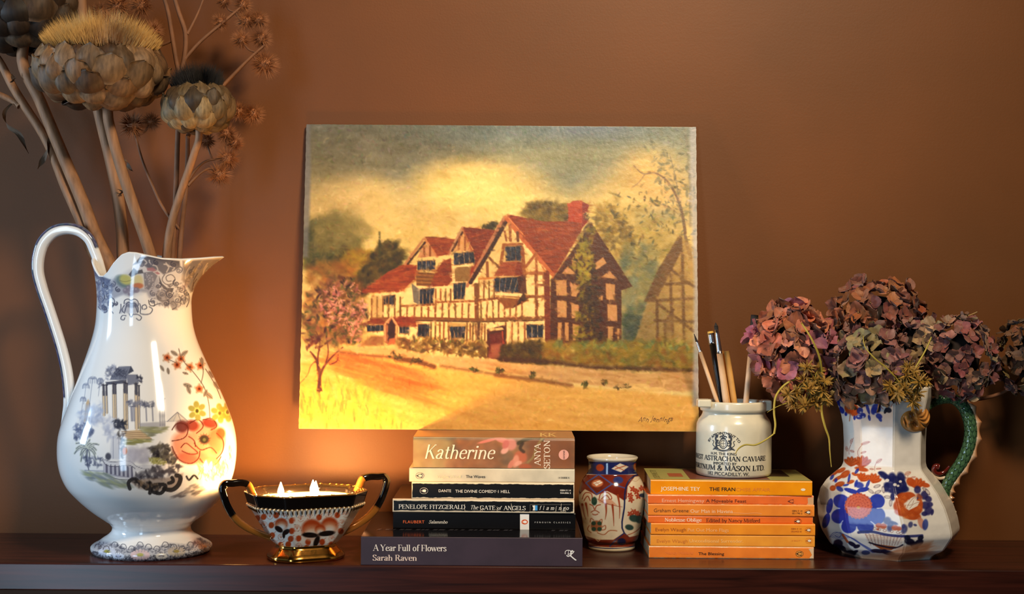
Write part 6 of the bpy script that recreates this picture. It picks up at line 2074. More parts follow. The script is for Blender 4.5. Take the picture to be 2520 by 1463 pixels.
# neck border
opoly(o1, [(270, 270), (330, 180), (400, 210), (470, 330), (450, 380), (400, 350), (410, 440), (370, 400)], OB_)
oe(o1, 440, 220, 26, 50, OB_, -.3)
oe(o1, 425, 470, 30, 50, OB_, -.5)
oe(o1, 480, 520, 18, 28, OB_)
for u, v, an in ((555, 270, 0), (610, 330, .3), (500, 340, -.3), (560, 420, 0), (590, 480, .2), (520, 450, -.3)):
    oe(o1, u, v, 58, 72, OOR, an)
    oe(o1, u - 10, v - 10, 34, 44, OO2, an, .5, .5)
oe(o1, 560, 340, 24, 40, (40, 20, 16))
ol(o1, [(535, 520), (525, 610)], 14, (190, 120, 80))
for u, v, rx, ry, an in ((660, 480, 40, 44, .3), (650, 560, 44, 30, 0), (700, 540, 36, 34, .2), (760, 450, 20, 80, -.3), (870, 450, 60, 62, .3), (840, 480, 40, 50, .2), (905, 550, 44, 34, .5), (690, 410, 40, 24, .1), (590, 570, 16, 30, 0), (780, 570, 18, 40, -.2), (920, 590, 20, 34, -.5)):
    oe(o1, u, v, rx, ry, OB_, an, .9)
for u, v in ((670, 500), (640, 550), (700, 560), (860, 520)):
    oe(o1, u, v, 14, 12, (196, 204, 226), 0, .8)
for u, v, rx, ry in ((955, 290, 24, 50), (1000, 250, 18, 26), (1030, 330, 26, 60), (1025, 470, 44, 34), (990, 480, 20, 40)):
    oe(o1, u, v, rx, ry, (28, 26, 40), .4)
ol(o1, [(930, 400), (970, 350), (1060, 300), (1080, 280)], 6, (150, 60, 40), 10)
for q in ([(900, 370), (940, 440), (960, 460)], [(1100, 330), (1140, 330), (1160, 400)], [(1120, 340), (1130, 400)], [(1060, 430), (1075, 390)]):
    ol(o1, q, 8, (164, 70, 46), 8)
# sprigs on the neck
for q in ([(520, 1040), (520, 980), (545, 910), (575, 830)], [(640, 1060), (630, 1010), (660, 950), (700, 910), (790, 880)], [(850, 1250), (850, 1200), (880, 1140), (940, 1110)], [(1280, 1360), (1275, 1320), (1290, 1280)]):
    ol(o1, q, 5, (150, 70, 60), 12)
for u, v, rx, ry, an in ((550, 870, 18, 34, .3), (490, 970, 18, 34, -.2), (560, 1000, 30, 18, .3), (730, 895, 60, 20, -.3), (705, 1015, 40, 16, -.3), (905, 1125, 46, 22, -.6), (810, 1230, 30, 14, .1), (900, 1225, 36, 14, -.1), (1275, 1285, 44, 26, -.4), (1240, 1340, 30, 14, .2), (1345, 1335, 34, 14, -.2)):
    oe(o1, u, v, rx, ry, (196, 140, 124), an, .8)
    oe(o1, u, v, rx * .7, ry * .6, (214, 188, 172), an, .8)
    ol(o1, [(u - rx * .8 * math.cos(an), v - rx * .8 * math.sin(an)), (u + rx * .8 * math.cos(an), v + rx * .8 * math.sin(an))], 4, (150, 66, 54))
# lotus flowers on the shoulder


def lotus(f, u, v, s, rot=0.0, n=5):
    for k in range(n):
        an = -math.pi / 2 + (k - (n - 1) / 2) * .48 + rot
        oe(f, u + 46 * s * math.cos(an), v + 46 * s * math.sin(an), 58 * s, 24 * s, OOR, an)
        oe(f, u + 50 * s * math.cos(an) - 4, v + 50 * s * math.sin(an), 40 * s, 10 * s, OO2, an, .6, .5)
        ol(f, [(u, v), (u + 96 * s * math.cos(an + .2), v + 96 * s * math.sin(an + .2))], 3, (90, 30, 20), 0, .6)


lotus(o1, 690, 1190, 1.3)
lotus(o1, 545, 1180, 1.1, .1)
oe(o1, 680, 1230, 90, 30, OOR, .2)
lotus(o2, 680, 330, 1.0, .4)
lotus(o2, 830, 350, 1.1, .3)
lotus(o2, 1400, 420, 1.2, -.1)
oe(o2, 1500, 390, 60, 30, OOR, .2)
oe(o2, 1310, 350, 50, 60, OOR, -.6)
for u, v, rx, ry, an in ((330, 230, 70, 30, -.6), (420, 200, 60, 26, -.5), (470, 250, 70, 40, -.6), (380, 300, 80, 22, -.5), (400, 380, 66, 34, -.3), (540, 350, 50, 24, -.3), (310, 430, 40, 36, -.4), (360, 160, 90, 26, -.7), (250, 260, 60, 20, -.7), (590, 250, 40, 20, .4)):
    oe(o2, u, v, rx, ry, OOR, an)
    oe(o2, u, v - 6, rx * .6, ry * .4, OO2, an, .6, .5)
for u, v, rx, ry, an in ((300, 290, 20, 40, .6), (520, 300, 16, 60, .2), (610, 370, 20, 50, .3), (650, 390, 60, 40, .2), (760, 380, 20, 60, .4), (620, 210, 20, 40, .6), (260, 210, 40, 14, -.7), (350, 330, 20, 30, .4), (400, 440, 50, 30, .5), (480, 390, 40, 14, -.2)):
    oe(o2, u, v, rx, ry, OB_, an, .85)
# dark blue tree on the right facet
for u, v, rx, ry, an in ((960, 260, 60, 40, .6), (1010, 300, 60, 40, .8), (1070, 290, 50, 60, .2), (1130, 330, 90, 60, .2), (1190, 290, 50, 70, -.4), (1060, 400, 90, 40, .3), (1180, 420, 90, 50, .3), (1000, 420, 40, 60, .2), (1120, 470, 120, 34, .1), (1240, 440, 50, 40, .2), (1080, 540, 30, 50, 0), (1160, 510, 40, 30, 0), (930, 240, 40, 24, .3), (1230, 370, 26, 60, -.4)):
    oe(o2, u, v, rx, ry, (22, 26, 80), an, .92, .25)
for u, v, r in ((1010, 330, 26), (1110, 385, 24), (1180, 345, 20), (1150, 400, 18)):
    oe(o2, u, v, r, r * .8, OWH, 0, .9)
for u, v, rx, ry, an in ((1490, 520, 50, 60, .3), (1540, 570, 46, 40, .5), (1500, 650, 60, 50, 0), (1560, 640, 40, 34, 0), (1540, 720, 50, 60, .4), (1490, 760, 40, 30, 0), (1420, 560, 30, 60, 0), (1400, 450, 44, 50, 0), (1590, 740, 20, 40, .2)):
    oe(o2, u, v, rx, ry, (40, 36, 88), an, .9, .2)
# big blue flower with orange dahlia centre
for u, v, rx, ry, an in ((420, 600, 105, 90, .3), (880, 600, 100, 95, -.3), (400, 790, 110, 95, -.2), (890, 790, 95, 110, .2), (520, 920, 100, 90, -.3), (730, 920, 110, 95, .3), (640, 720, 250, 200, 0), (270, 660, 40, 100, .2), (225, 850, 44, 100, .3), (560, 470, 110, 30, .3), (700, 450, 80, 30, -.2)):
    oe(o2, u, v, rx, ry, OB_, an, .96, .06)
for q in ([(330, 690), (400, 690)], [(440, 850), (400, 900)], [(615, 930), (615, 985)], [(800, 860), (840, 890)], [(960, 685), (880, 690)]):
    ol(o2, q, 12, (206, 210, 224))
oe(o2, 640, 660, 172, 160, (176, 74, 52), 0, 1, .05)
for ring, n, r0 in ((150, 22, 30), (112, 18, 28), (76, 13, 25), (40, 8, 22)):
    for k in range(n):
        an = k / n * 6.283 + ring
        oe(o2, 640 + ring * math.cos(an), 660 + ring * .95 * math.sin(an), r0, r0 * .62, (206, 102, 70), an, .9)
        oe(o2, 640 + (ring + 14) * math.cos(an), 660 + (ring + 14) * .95 * math.sin(an), r0 * .35, r0 * .4, (150, 52, 36), an, .6)
oe(o2, 640, 680, 22, 20, (196, 150, 70))
# orange peony
for u, v, rx, ry, an in ((1200, 560, 90, 70, -.4), (1160, 660, 70, 80, 0), (1240, 740, 130, 60, .1), (1380, 720, 90, 60, -.4), (1340, 790, 100, 50, 0), (1420, 640, 50, 70, 0), (1300, 530, 80, 50, .2)):
    oe(o2, u, v, rx, ry, OOR, an)
for k in range(26):
    u, v = 1120 + rng.uniform(0, 330), 520 + rng.uniform(0, 290)
    if (u - 1330) ** 2 + (v - 640) ** 2 < 80 ** 2:
        continue
    oe(o2, u, v, 32, 26, OO2, rng.uniform(0, 3), .55, .4)
    ol(o2, [(u - 26, v), (u, v - 22), (u + 26, v)], 3.5, (130, 44, 18), 8, .7)
opoly(o2, [(1255, 640), (1310, 560), (1385, 525), (1360, 580), (1430, 600), (1400, 660), (1290, 715), (1250, 690)], OWH)
for q in ([(1260, 690), (1310, 600), (1375, 535)], [(1300, 690), (1360, 630), (1420, 610)], [(1270, 650), (1330, 640), (1350, 590)]):
    ol(o2, q, 4, (120, 60, 40), 10)
oe(o2, 1450, 880, 40, 80, (196, 110, 80), -.4, .7)
oe(o2, 1500, 900, 38, 72, (44, 62, 140), .1, .85)
for u, v, an in ((880, 405, -.3), (960, 450, 1.4), (1015, 545, .1), (1055, 620, 1.6), (800, 470, .6), (890, 480, -.4), (1500, 450, .6), (1530, 480, .9)):
    oe(o2, u, v, 46, 20, (90, 70, 80), an, .8)
    oe(o2, u, v, 36, 13, OWH, an, .9)
    ol(o2, [(u - 40 * math.cos(an), v - 40 * math.sin(an)), (u + 40 * math.cos(an), v + 40 * math.sin(an))], 3, (70, 50, 60))
for u, v, rx, ry in ((1010, 850, 50, 50), (1050, 920, 40, 70), (1100, 880, 50, 20), (1230, 960, 40, 60), (1310, 900, 30, 40), (1370, 905, 24, 16), (1220, 920, 24, 30)):
    oe(o2, u, v, rx, ry, (54, 58, 110), .3, .85, .25)
# basket of fruit on the lower facets
opoly(o2, [(710, 1010), (1250, 1040), (1200, 1160), (1080, 1180), (900, 1150), (780, 1120)], (218, 200, 180))
for k in range(11):
    u = 730 + k * 48
    ol(o2, [(u, 1015 + k * 2), (u + 40 - k * 8, 1100), (u + 70 - k * 14, 1165)], 5, (110, 50, 44), 8, .85)
    for j in range(5):
        ol(o2, [(u + j * 6, 1035 + j * 24), (u + 36, 1042 + j * 22)], 2.6, (130, 62, 50), 0, .7)
opoly(o2, [(800, 1140), (1140, 1185), (1060, 1230), (930, 1220)], (150, 72, 34))
ol(o2, [(780, 1130), (900, 1165), (1150, 1190), (1210, 1160)], 20, (20, 20, 40), 14)
for u, v, s in ((900, 910, 40), (960, 920, 44), (1110, 940, 44), (1160, 950, 36), (890, 960, 20)):
    oe(o2, u, v, s, s * .8, (186, 86, 44))
for u, v in ((850, 950), (910, 960), (980, 975), (1070, 985), (1150, 1000), (1190, 1010)):
    ol(o2, [(u - 24, v), (u, v - 16), (u + 20, v + 4), (u, v + 18), (u - 20, v + 6)], 5, (120, 56, 46), 10)
ol(o2, [(640, 1000), (800, 990), (1000, 1030), (1250, 1050), (1460, 1040)], 34, (26, 30, 92), 18, .85)
# waves, rocks and dark leaves
for k in range(7):
    ol(o2, [(280 + k * 20, 1060 + k * 6), (380 + k * 30, 1000 + k * 12), (520 + k * 26, 1060 + k * 14), (700 + k * 20, 1180 + k * 8), (820 + k * 6, 1260)], 6, (66, 80, 150), 18, .8)
ol(o2, [(270, 1060), (330, 1000), (420, 1020), (400, 1060), (340, 1040)], 6, (50, 66, 140), 16)
for u, v, rx, ry, an in ((380, 1140, 60, 50, .2), (340, 1180, 50, 40, -.4), (420, 1200, 60, 36, .4), (560, 1150, 60, 26, .5), (620, 1180, 44, 24, -.3), (540, 1270, 70, 40, .1), (480, 1250, 40, 20, .6), (600, 1250, 40, 20, -.4), (900, 1240, 100, 26, .1), (1020, 1260, 90, 30, .2), (970, 1240, 40, 24, 0), (1300, 1120, 70, 44, .3), (1360, 1170, 60, 44, .8), (1420, 1130, 60, 40, -.5), (1440, 1070, 40, 30, -.4), (1270, 1070, 40, 34, .2), (310, 1230, 40, 40, .8)):
    oe(o2, u, v, rx, ry, ODK, an, .95)
ol(o2, [(440, 1030), (500, 1120)], 30, (176, 76, 40))
oe(o2, 735, 1260, 56, 30, (54, 74, 130), 0, .9)
opoly(o2, [(330, 1250), (420, 1230), (600, 1300), (800, 1290), (1000, 1290), (1160, 1190), (1600, 1110), (1480, 1320), (1420, 1370), (900, 1385), (420, 1330)], (206, 140, 96), .75, 4)
O.dabs(60, inpoly(o2((1180, 1190), (1590, 1130), (1480, 1330), (900, 1370))), (4, 9), [(196, 120, 76), (214, 152, 110), (186, 108, 64)], 3, -.2, .4, .4, .7)
opoly(o2, [(110, 420), (260, 380), (270, 560), (200, 720), (120, 620)], (120, 106, 96), .6, 6)
for k in range(12):
    ol(o2, [(150 + k * 9, 360 + k * 8), (130 + k * 11, 480), (160 + k * 8, 640)], 4, (50, 36, 34), 8, .8)
O.a += ((O.noise(16, 16, 6, 3) - .5) * 12)[..., None]
px, py = proj(V)
col = O.sample(px, py)
ok = fmask[None, :] & (np.arange(len(rows)) < no)[:, None]
col = np.where(ok[..., None], col, np.array(OWH, float))
ojug = thing('octagonal_jug', (dense[0, 0], OY, 0), 'octagonal white jug painted with blue and orange flowers, green serpent handle, holding hydrangeas', 'jug')
om = grid_mesh('body', V, col, True, wloc(ojug), False)
link('body', om, mat('ironstone_glaze', rough=.24, spec=.55, vcol=True, bump=.5, bump_scale=45), ojug)

# serpent handle
hp = [(2284, 1003), (2300, 991), (2322, 983), (2346, 983), (2368, 998), (2383, 1026), (2389, 1060), (2384, 1098), (2368, 1136), (2346, 1168), (2329, 1198), (2324, 1222), (2328, 1242), (2339, 1256), (2352, 1263)]
hr = [8, 9, 10.5, 12, 13.5, 14.5, 14.5, 14.5, 14, 13, 12, 12, 11, 8, 3]
NP, NS = 330, 48
path = cr([P(a, b, OY - .004) for a, b in hp], NP)
wid = np.interp(np.linspace(0, 1, NP), np.linspace(0, 1, len(hr)), hr) * KO
hv, hf = sweep(path, wid, wid * .85, NS, (0, 1, 0))
hvv = hv.reshape(NP, NS, 3)
offv = hvv - path[:, None, :]
nrm = offv / np.linalg.norm(offv, axis=-1, keepdims=True)
ii, jj = np.meshgrid(np.arange(NP), np.arange(NS), indexing='ij')
ra, rb = ii / 9.0, jj / 6.0
fy_ = ra - np.floor(ra)
fx_ = (rb + .5 * (np.floor(ra) % 2)) % 1.0 - .5
arc_ = np.clip(np.abs(fy_ - (.95 - 3.4 * fx_ * fx_)) / .26, 0, 1)
hvv = hvv + nrm * (arc_ * .0006)[..., None]
hm = mesh('handle', hvv.reshape(-1, 3), hf, True, wloc(ojug))
hc = np.array((20, 36, 27.0)) * (1 - arc_[..., None]) + np.array((72, 104, 70.0)) * arc_[..., None]
hc += (np.random.RandomState(3).rand(NP, NS, 1) - .5) * 18
hc[300:] = (206, 190, 160)
setcol(hm, hc)
link('handle', hm, mat('green_majolica_glaze', rough=.1, vcol=True, coat=.4), ojug)
# scalloped crest along the back of the serpent
tg = np.gradient(path, axis=0)
tg /= np.linalg.norm(tg, axis=1)[:, None]
outd = np.cross(tg, np.array([0, 1.0, 0]))
if (outd[130][0]) < 0:
    outd = -outd
s = np.linspace(0, 1, NP)
i0, i1 = 62, 312
sc = np.abs(np.sin((s[i0:i1] - s[i0]) * math.pi * 11 / (s[i1 - 1] - s[i0])))
amp = np.interp(s[i0:i1], [s[i0], s[i0 + 44], s[i1 - 44], s[i1 - 1]], [.3, 1, 1, .4])
hgt = (.0028 + .0036 * (1 - sc)) * amp
inner = path[i0:i1] + outd[i0:i1] * (wid[i0:i1] * .8)[:, None]
outer = path[i0:i1] + outd[i0:i1] * (wid[i0:i1] + hgt)[:, None]
yo = np.array([0, .0028, 0])
ring = np.stack([inner - yo, outer - yo * .5, outer + yo * .5, inner + yo], 1)
cm_ = grid_mesh('crest', ring, np.tile(np.array([(214, 186, 150), (190, 122, 76), (176, 104, 60), (206, 170, 130)], float), (i1 - i0, 1, 1)), True, wloc(ojug))
link('crest', cm_, mat('crest_glaze', rough=.12, vcol=True, coat=.3), ojug)
# maroon curl at the foot of the handle
cp = cr([P(a, b, OY - .004) for a, b in ((2336, 1148), (2326, 1160), (2316, 1166), (2304, 1166), (2298, 1158), (2302, 1149), (2310, 1150))], 30)
part('curl', *sweep(cp, np.linspace(3.0, 8.0, 30) * KO, None, 10), mat('maroon_glaze', (92, 26, 20), .1, coat=.4), ojug)
cp2 = cr([P(a, b, OY - .003) for a, b in ((2326, 1176), (2312, 1178), (2300, 1172), (2294, 1162))], 16)
part('curl_edge', *sweep(cp2, np.array([4.0] * 16) * KO, None, 8), mat('cream_glaze', (214, 190, 160), .12, coat=.3), ojug)

# lion-like mask under the handle
mc = P(2250, 1030, OY - .034)
na, nl = 84, 48
mv = []


def face(fx, fz):
    """relief of the mask: crown of the head to the right, chin to the left"""
    def g(cx, cz, sx, sz=None):
        return math.exp(-((fx - cx) / sx) ** 2 / 2 - ((fz - cz) / (sz or sx)) ** 2 / 2)
    h = .42 * g(-.36, 0, .20, .085) + .20 * g(-.54, 0, .07, .15)                      # nose and nostrils
    for sg in (-1, 1):
        h += -.42 * g(-.17, sg * .34, .10, .15) + .24 * g(-.18, sg * .34, .05, .09)     # eye socket and eye
        h += .26 * g(.02, sg * .33, .055, .20) + .16 * g(-.50, sg * .36, .14, .13)      # brow and cheek
    h += -.26 * g(-.70, 0, .03, .20) + .14 * g(-.77, 0, .04, .16) + .12 * g(-.63, 0, .03, .18)   # mouth and lips
    if fx > .12:
        k = min(1, (fx - .12) * 5)
        h += k * .13 * math.sin(11 * math.atan2(fz, fx + .35) * 1.6 + 5 * math.sin(4 * fx))    # locks of hair
    return h


mfeat = []
for i in range(nl + 1):
    la = i / nl * math.pi / 2
    for j in range(na):
        a = j / na * 2 * math.pi
        r = math.sin(la)
        x, zv = r * math.cos(a), r * math.sin(a)
        fx, fz = x * .96 + zv * .28, -x * .28 + zv * .96
        ft = face(fx, fz) * min(1, (1 - r) * 6)
        mfeat.append(ft)
        h = math.cos(la) ** .8 + ft
        mv.append((mc.x + x * 43 * KO, mc.y + .414 * x * 43 * KO - h * .0115 + .001, mc.z + zv * 35 * KO))
mf = [(i * na + j, i * na + (j + 1) % na, (i + 1) * na + (j + 1) % na, (i + 1) * na + j) for i in range(nl) for j in range(na)]
mb = len(mv)
for j in range(na):
    a = j / na * 2 * math.pi
    mv.append((mc.x + 40 * math.cos(a) * KO, mc.y + .414 * 40 * math.cos(a) * KO + .007, mc.z + 32 * math.sin(a) * KO))
mf += [(nl * na + j, nl * na + (j + 1) % na, mb + (j + 1) % na, mb + j) for j in range(na)]
mm = mesh('mask', mv, mf, True, wloc(ojug))
ca_ = np.empty((len(mv), 3))
ca_[:] = (196, 132, 64)
rr3 = np.random.RandomState(2)
ca_ += rr3.randn(len(mv), 1) * 3
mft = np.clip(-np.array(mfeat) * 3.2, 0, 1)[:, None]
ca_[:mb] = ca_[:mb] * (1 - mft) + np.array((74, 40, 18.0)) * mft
ca_[mb:] = (60, 66, 74)
ca_[nl * na:mb] = (96, 92, 86)
setcol(mm, ca_)
link('mask', mm, mat('amber_glaze', rough=.12, vcol=True, coat=.4), ojug)
OTOP = dense[-1]
# ------------------------------------------------------------------ dried plants
MSTEM = mat('dry_stalk', (150, 104, 68), .7, var=.35, var_scale=30, stretch=(6, 6, .6), bump=.3, bump_scale=220)
MTWIG = mat('dry_twig', (122, 78, 48), .75, var=.3, var_scale=60)
MBRACT = mat('dry_bract', objcol=True, rough=.6, spec=.3, var=.5, var_scale=3.0, stretch=(3, 1, .8))
MDOWN = mat('thistle_down', (206, 158, 84), .7, var=.2, var_scale=50, sheen=.3)
MDARKDOWN = mat('dark_choke', (26, 20, 16), .9)
MBURR = mat('burr_spines', (150, 92, 50), .7, var=.25, var_scale=80)
MLEAF = mat('withered_leaf', (92, 68, 46), .8, var=.3, var_scale=60)


def stalk(name, pts, r, parent, m=MSTEM, n=40, sides=9, ribs=True):
    p = cr(pts, n)
    rr = np.interp(np.linspace(0, 1, n), np.linspace(0, 1, len(r)), r)
    v, f = sweep(p, rr, None, sides, (0.1, 1, 0.05))
    if ribs:
        vv = v.reshape(n, sides, 3)
        vv[:, ::2] = p[:, None] + (vv[:, ::2] - p[:, None]) * .86
        v = vv.reshape(-1, 3)
    return part(name, v, f, m, parent)


def pts3(l):
    return [P(a, b, c) for a, b, c in l]


JIN = Vector((cx0, JY, 0))


def injug(px, dy=0.0, z=.10, spread=.35):
    """continuation of a stalk inside the tall jug"""
    q = P(px, 660, JY)
    return Vector((cx0 + (q.x - cx0) * spread, JY + dy * .5, z))


def bract_mesh(seed, w=1.0, tip=.35, cup=.25, curl=.25):
    r = random.Random(seed)
    R, Cn = 8, 7
    V, F = [], []
    for i in range(R):
        t = i / (R - 1)
        hw = w * .5 * (math.sin(math.pi * min(1, .22 + t * .62)) ** .8) * (1 if t < .75 else 1 - ((t - .75) / .25) ** 2 * (1 - tip * .3))
        for j in range(Cn):
            s = j / (Cn - 1) * 2 - 1
            x = s * hw
            y = cup * (s * s) * hw * 1.6 + curl * t * t * t * .7 - .20 * math.sin(math.pi * min(1, t * 1.1)) * (1 - s * s * .6) + .03 * math.sin(3 * t + s * 2 + seed)
            V.append((x + r.uniform(-.012, .012), y, t + .03 * math.sin(s * 5 + seed) * t))
    for i in range(R - 1):
        for j in range(Cn - 1):
            a = i * Cn + j
            F.append((a, a + 1, a + Cn + 1, a + Cn))
    n0 = len(V)
    V2 = [(x * .96, y + .10 * (1 - .6 * z), z) for x, y, z in V]
    F2 = [tuple(n0 + k for k in reversed(f)) for f in F]
    rim = [j for j in range(Cn)] + [i * Cn + Cn - 1 for i in range(1, R)] + [(R - 1) * Cn + j for j in range(Cn - 2, -1, -1)] + [i * Cn for i in range(R - 2, 0, -1)]
    F3 = [(rim[k], rim[(k + 1) % len(rim)], n0 + rim[(k + 1) % len(rim)], n0 + rim[k]) for k in range(len(rim))]
    return mesh('bract', V + V2, F + F2 + F3)


BRACTS = [bract_mesh(k, w=1.0 + .08 * (k % 3), cup=.34 + .08 * (k % 2), curl=.15 + .12 * k) for k in range(4)]
for b_ in BRACTS:
    b_.materials.append(MBRACT)


def artichoke(label, c, R, H, rows, stem, palette, tilt=(0, 0), down=None, wscale=1.0, rs=1, lean=.25, srad=(.0060, .0065, .007)):
    """rows: list of (elevation deg, count, bract length, radius factor)"""
    r = random.Random(rs)
    base = stem[-1]
    e = thing('dried_artichoke', base, label, 'dried flower', 'dried artichokes in the tall jug')
    stalk('stem', [c + Vector((0, 0, -H * .6))] + stem, [srad[0] * .9] + list(srad), e)
    M = Matrix.Rotation(tilt[0], 3, 'X') @ Matrix.Rotation(tilt[1], 3, 'Y')
    off = c - base
    # heart
    hv, hf = lathe_vf([(.001, -H * .75)] + [(R * .62 * math.cos(a), H * .70 * math.sin(a)) for a in np.linspace(-1.2, .5, 9)] + [(.001, H * .40)], 0, 0, 18)
    hv = np.array([M @ Vector(v) + c for v in hv])
    part('heart', hv, hf, mat('artichoke_heart', (66, 46, 30), .9), e)
    for ri, (el, cnt, bl_, rf) in enumerate(rows):
        for k in range(cnt):
            a = 2 * math.pi * (k + .5 * (ri % 2) + r.uniform(-.16, .16)) / cnt
            ela = math.radians(el + r.uniform(-4, 4))
            n = Vector((math.cos(ela) * math.cos(a), math.cos(ela) * math.sin(a), math.sin(ela)))
            p = Vector((R * rf * n.x, R * rf * n.y, H * rf * n.z))
            nn = Vector((n.x / R, n.y / R, n.z / H)).normalized()
            t = Vector((-math.sin(a), math.cos(a), 0))
            m = t.cross(nn) * -1
            if m.z < 0 and el < 60:
                m = -m
            m = (m + nn * (lean + r.uniform(-.06, .12))).normalized()
            y = m.cross(t).normalized()
            t = y.cross(m).normalized()
            Rm = Matrix((t, y, m)).transposed()
            s = bl_ * r.uniform(.88, 1.15)
            o = BRACTS[r.randrange(4)]
            ob = bpy.data.objects.new('bract', o)
            ob.parent = e
            mw = (M @ Rm).to_4x4()
            mw = Matrix.Translation(off + M @ (p - m * s * .35)) @ mw @ Matrix.Diagonal((s * wscale * r.uniform(.9, 1.12), s * .9, s, 1))
            ob.matrix_local = mw
            cc = palette[r.randrange(len(palette))]
            gg = r.uniform(.55, 1.0)
            ob.color = rgba([min(255, x * gg) for x in cc])
            COL.objects.link(ob)
    if down:
        cnt, lo, hi, m, rad, zc, lift = down
        vs, fs = [], []
        for k in range(cnt):
            a, q = r.uniform(0, 6.283), math.sqrt(r.random())
            b0 = Vector((rad * q * math.cos(a), rad * q * math.sin(a), zc))
            d = Vector((q * math.cos(a) * lift + r.uniform(-.3, .3), q * math.sin(a) * lift + r.uniform(-.3, .3), 1)).normalized()
            L_ = (lo + (hi - lo) * (1 - q * q)) * r.uniform(.75, 1.15)
            sd = d.cross(Vector((math.cos(a * 3), math.sin(a * 3), .2))).normalized() * .00030
            p0, p1, p2, p3 = b0 - sd, b0 + sd, b0 + d * L_ * .6 + sd * .6 + Vector((0, 0, -.001)), b0 + d * L_
            i0 = len(vs)
            vs += [M @ x + c for x in (p0, p1, p2, p3)]
            fs += [(i0, i0 + 1, i0 + 2), (i0, i0 + 2, i0 + 3)]
        tag(part('down', np.array(vs), fs, m, e, False), kind='stuff')
    return e


gold = [(150, 106, 66), (132, 92, 58), (146, 110, 76), (122, 82, 50), (160, 120, 80)]
cA = P(250, 178, -.004)
artichoke('large open dried artichoke with golden down, tallest head facing out of the jug', cA, .070, .046,
          [(-68, 7, .026, .90), (-48, 11, .029, .94), (-28, 13, .031, .98), (-9, 13, .031, .99), (10, 13, .030, .98), (27, 13, .028, .94), (42, 12, .026, .86), (52, 10, .026, .70)],
          pts3([(256, 245, -.004), (268, 300, -.002), (290, 385, .002), (325, 495, .006), (362, 600, .012), (378, 650, .016)]) + [injug(390)], gold, (.10, .03),
          (6500, .018, .046, MDOWN, .054, .022, .8), 1.12, 3, .24)
cB = P(488, 268, -.008)
artichoke('small dried artichoke with black choke tuft, lowest head on the orange-lit stem', cB, .037, .030,
          [(-62, 6, .020, .92), (-40, 9, .023, .96), (-17, 10, .025, 1.0), (6, 10, .026, 1.0), (27, 10, .025, .98), (42, 8, .026, .90)],
          pts3([(490, 335, -.008), (476, 385, -.006), (447, 470, 0), (425, 540, .006), (411, 620, .014), (408, 660, .018)]) + [injug(405)], [(150, 118, 76), (126, 98, 64), (168, 136, 92), (112, 84, 54)], (.02, -.06),
          (3600, .020, .036, MDARKDOWN, .021, .016, .45), 1.0, 5, .20, (.0042, .0048, .0055))
cC = P(62, 38, .048)
artichoke('dark shaded dried artichoke nearest the wall, reaching highest at the left of the jug', cC, .060, .046,
          [(-62, 8, .028, .92), (-40, 11, .030, .96), (-17, 13, .031, 1.0), (5, 13, .031, 1.0), (25, 12, .029, .95), (43, 10, .027, .85)],
          pts3([(55, 140, .046), (100, 250, .042), (150, 370, .036), (205, 500, .030), (240, 590, .026), (272, 655, .022)]) + [injug(300)], [(74, 52, 34), (60, 42, 28), (86, 62, 40)], (-.05, -.1),  # bract palette darkened, the shade on this head is in the colour
          (4000, .020, .042, MDOWN, .044, .020, .7), 1.12, 8, .22, (.0068, .0075, .0085))


def twist_leaf(pts, w, parent):
    p = cr(pts, 18)
    n = len(p)
    a = np.linspace(0, 5, n)
    d = np.stack([np.cos(a), np.sin(a), .3 * np.sin(a * 2)], 1)
    ww = w * np.sin(np.linspace(.35, 3.0, n))[:, None]
    V = np.stack([p - d * ww, p, p + d * ww * .8], 1).reshape(-1, 3)
    V[1::3, 1] += w * .5
    F = [(i * 3 + j, i * 3 + j + 1, i * 3 + j + 4, i * 3 + j + 3) for i in range(n - 1) for j in range(2)]
    return part('leaf', V, F, MLEAF, parent)


# bare stalks
s1 = pts3([(-40, 100, .060), (0, 152, .058), (30, 210, .055), (62, 262, .052), (112, 340, .046), (165, 470, .038), (205, 560, .034), (222, 610, .030), (262, 665, .026)]) + [injug(280)]
e = thing('dried_stalk', s1[-1], 'forked bare stalk with withered leaves, leaning furthest left from the jug', 'dried stalk', 'bare stalks in the tall jug')
stalk('stem', s1, [.0042, .005, .0055, .006, .006], e)
stalk('side_shoot', pts3([(48, 262, .053), (30, 248, .055), (0, 234, .056), (-40, 215, .058)]), [.004, .0036], e, n=12)
twist_leaf(pts3([(30, 255, .05), (12, 275, .046), (18, 310, .044), (45, 330, .044), (58, 355, .044), (70, 378, .045)]), .0045, e)
twist_leaf(pts3([(126, 330, .040), (118, 360, .038), (104, 395, .038), (92, 416, .038)]), .0042, e)
for px_, py_ in ((30, 195), (168, 470), (122, 335)):
    twist_leaf(pts3([(px_ - 3, py_ + 8, .045), (px_ + 4, py_, .040), (px_ - 2, py_ - 14, .036)]), .004, e)
s2 = pts3([(198, -30, .040), (205, 60, .042), (222, 170, .044), (250, 300, .044), (272, 390, .042), (290, 480, .040), (300, 560, .036), (304, 640, .032), (306, 670, .028)]) + [injug(310)]
e = thing('dried_stalk', s2[-1], 'straight grey-brown stalk passing behind the large golden artichoke', 'dried stalk', 'bare stalks in the tall jug')
stalk('stem', s2, [.0066, .0066, .007, .0072, .0076], e)
twist_leaf(pts3([(296, 478, .034), (302, 470, .030), (286, 466, .028)]), .004, e)
twist_leaf(pts3([(300, 392, .030), (312, 400, .026), (318, 418, .026), (330, 422, .028)]), .004, e)


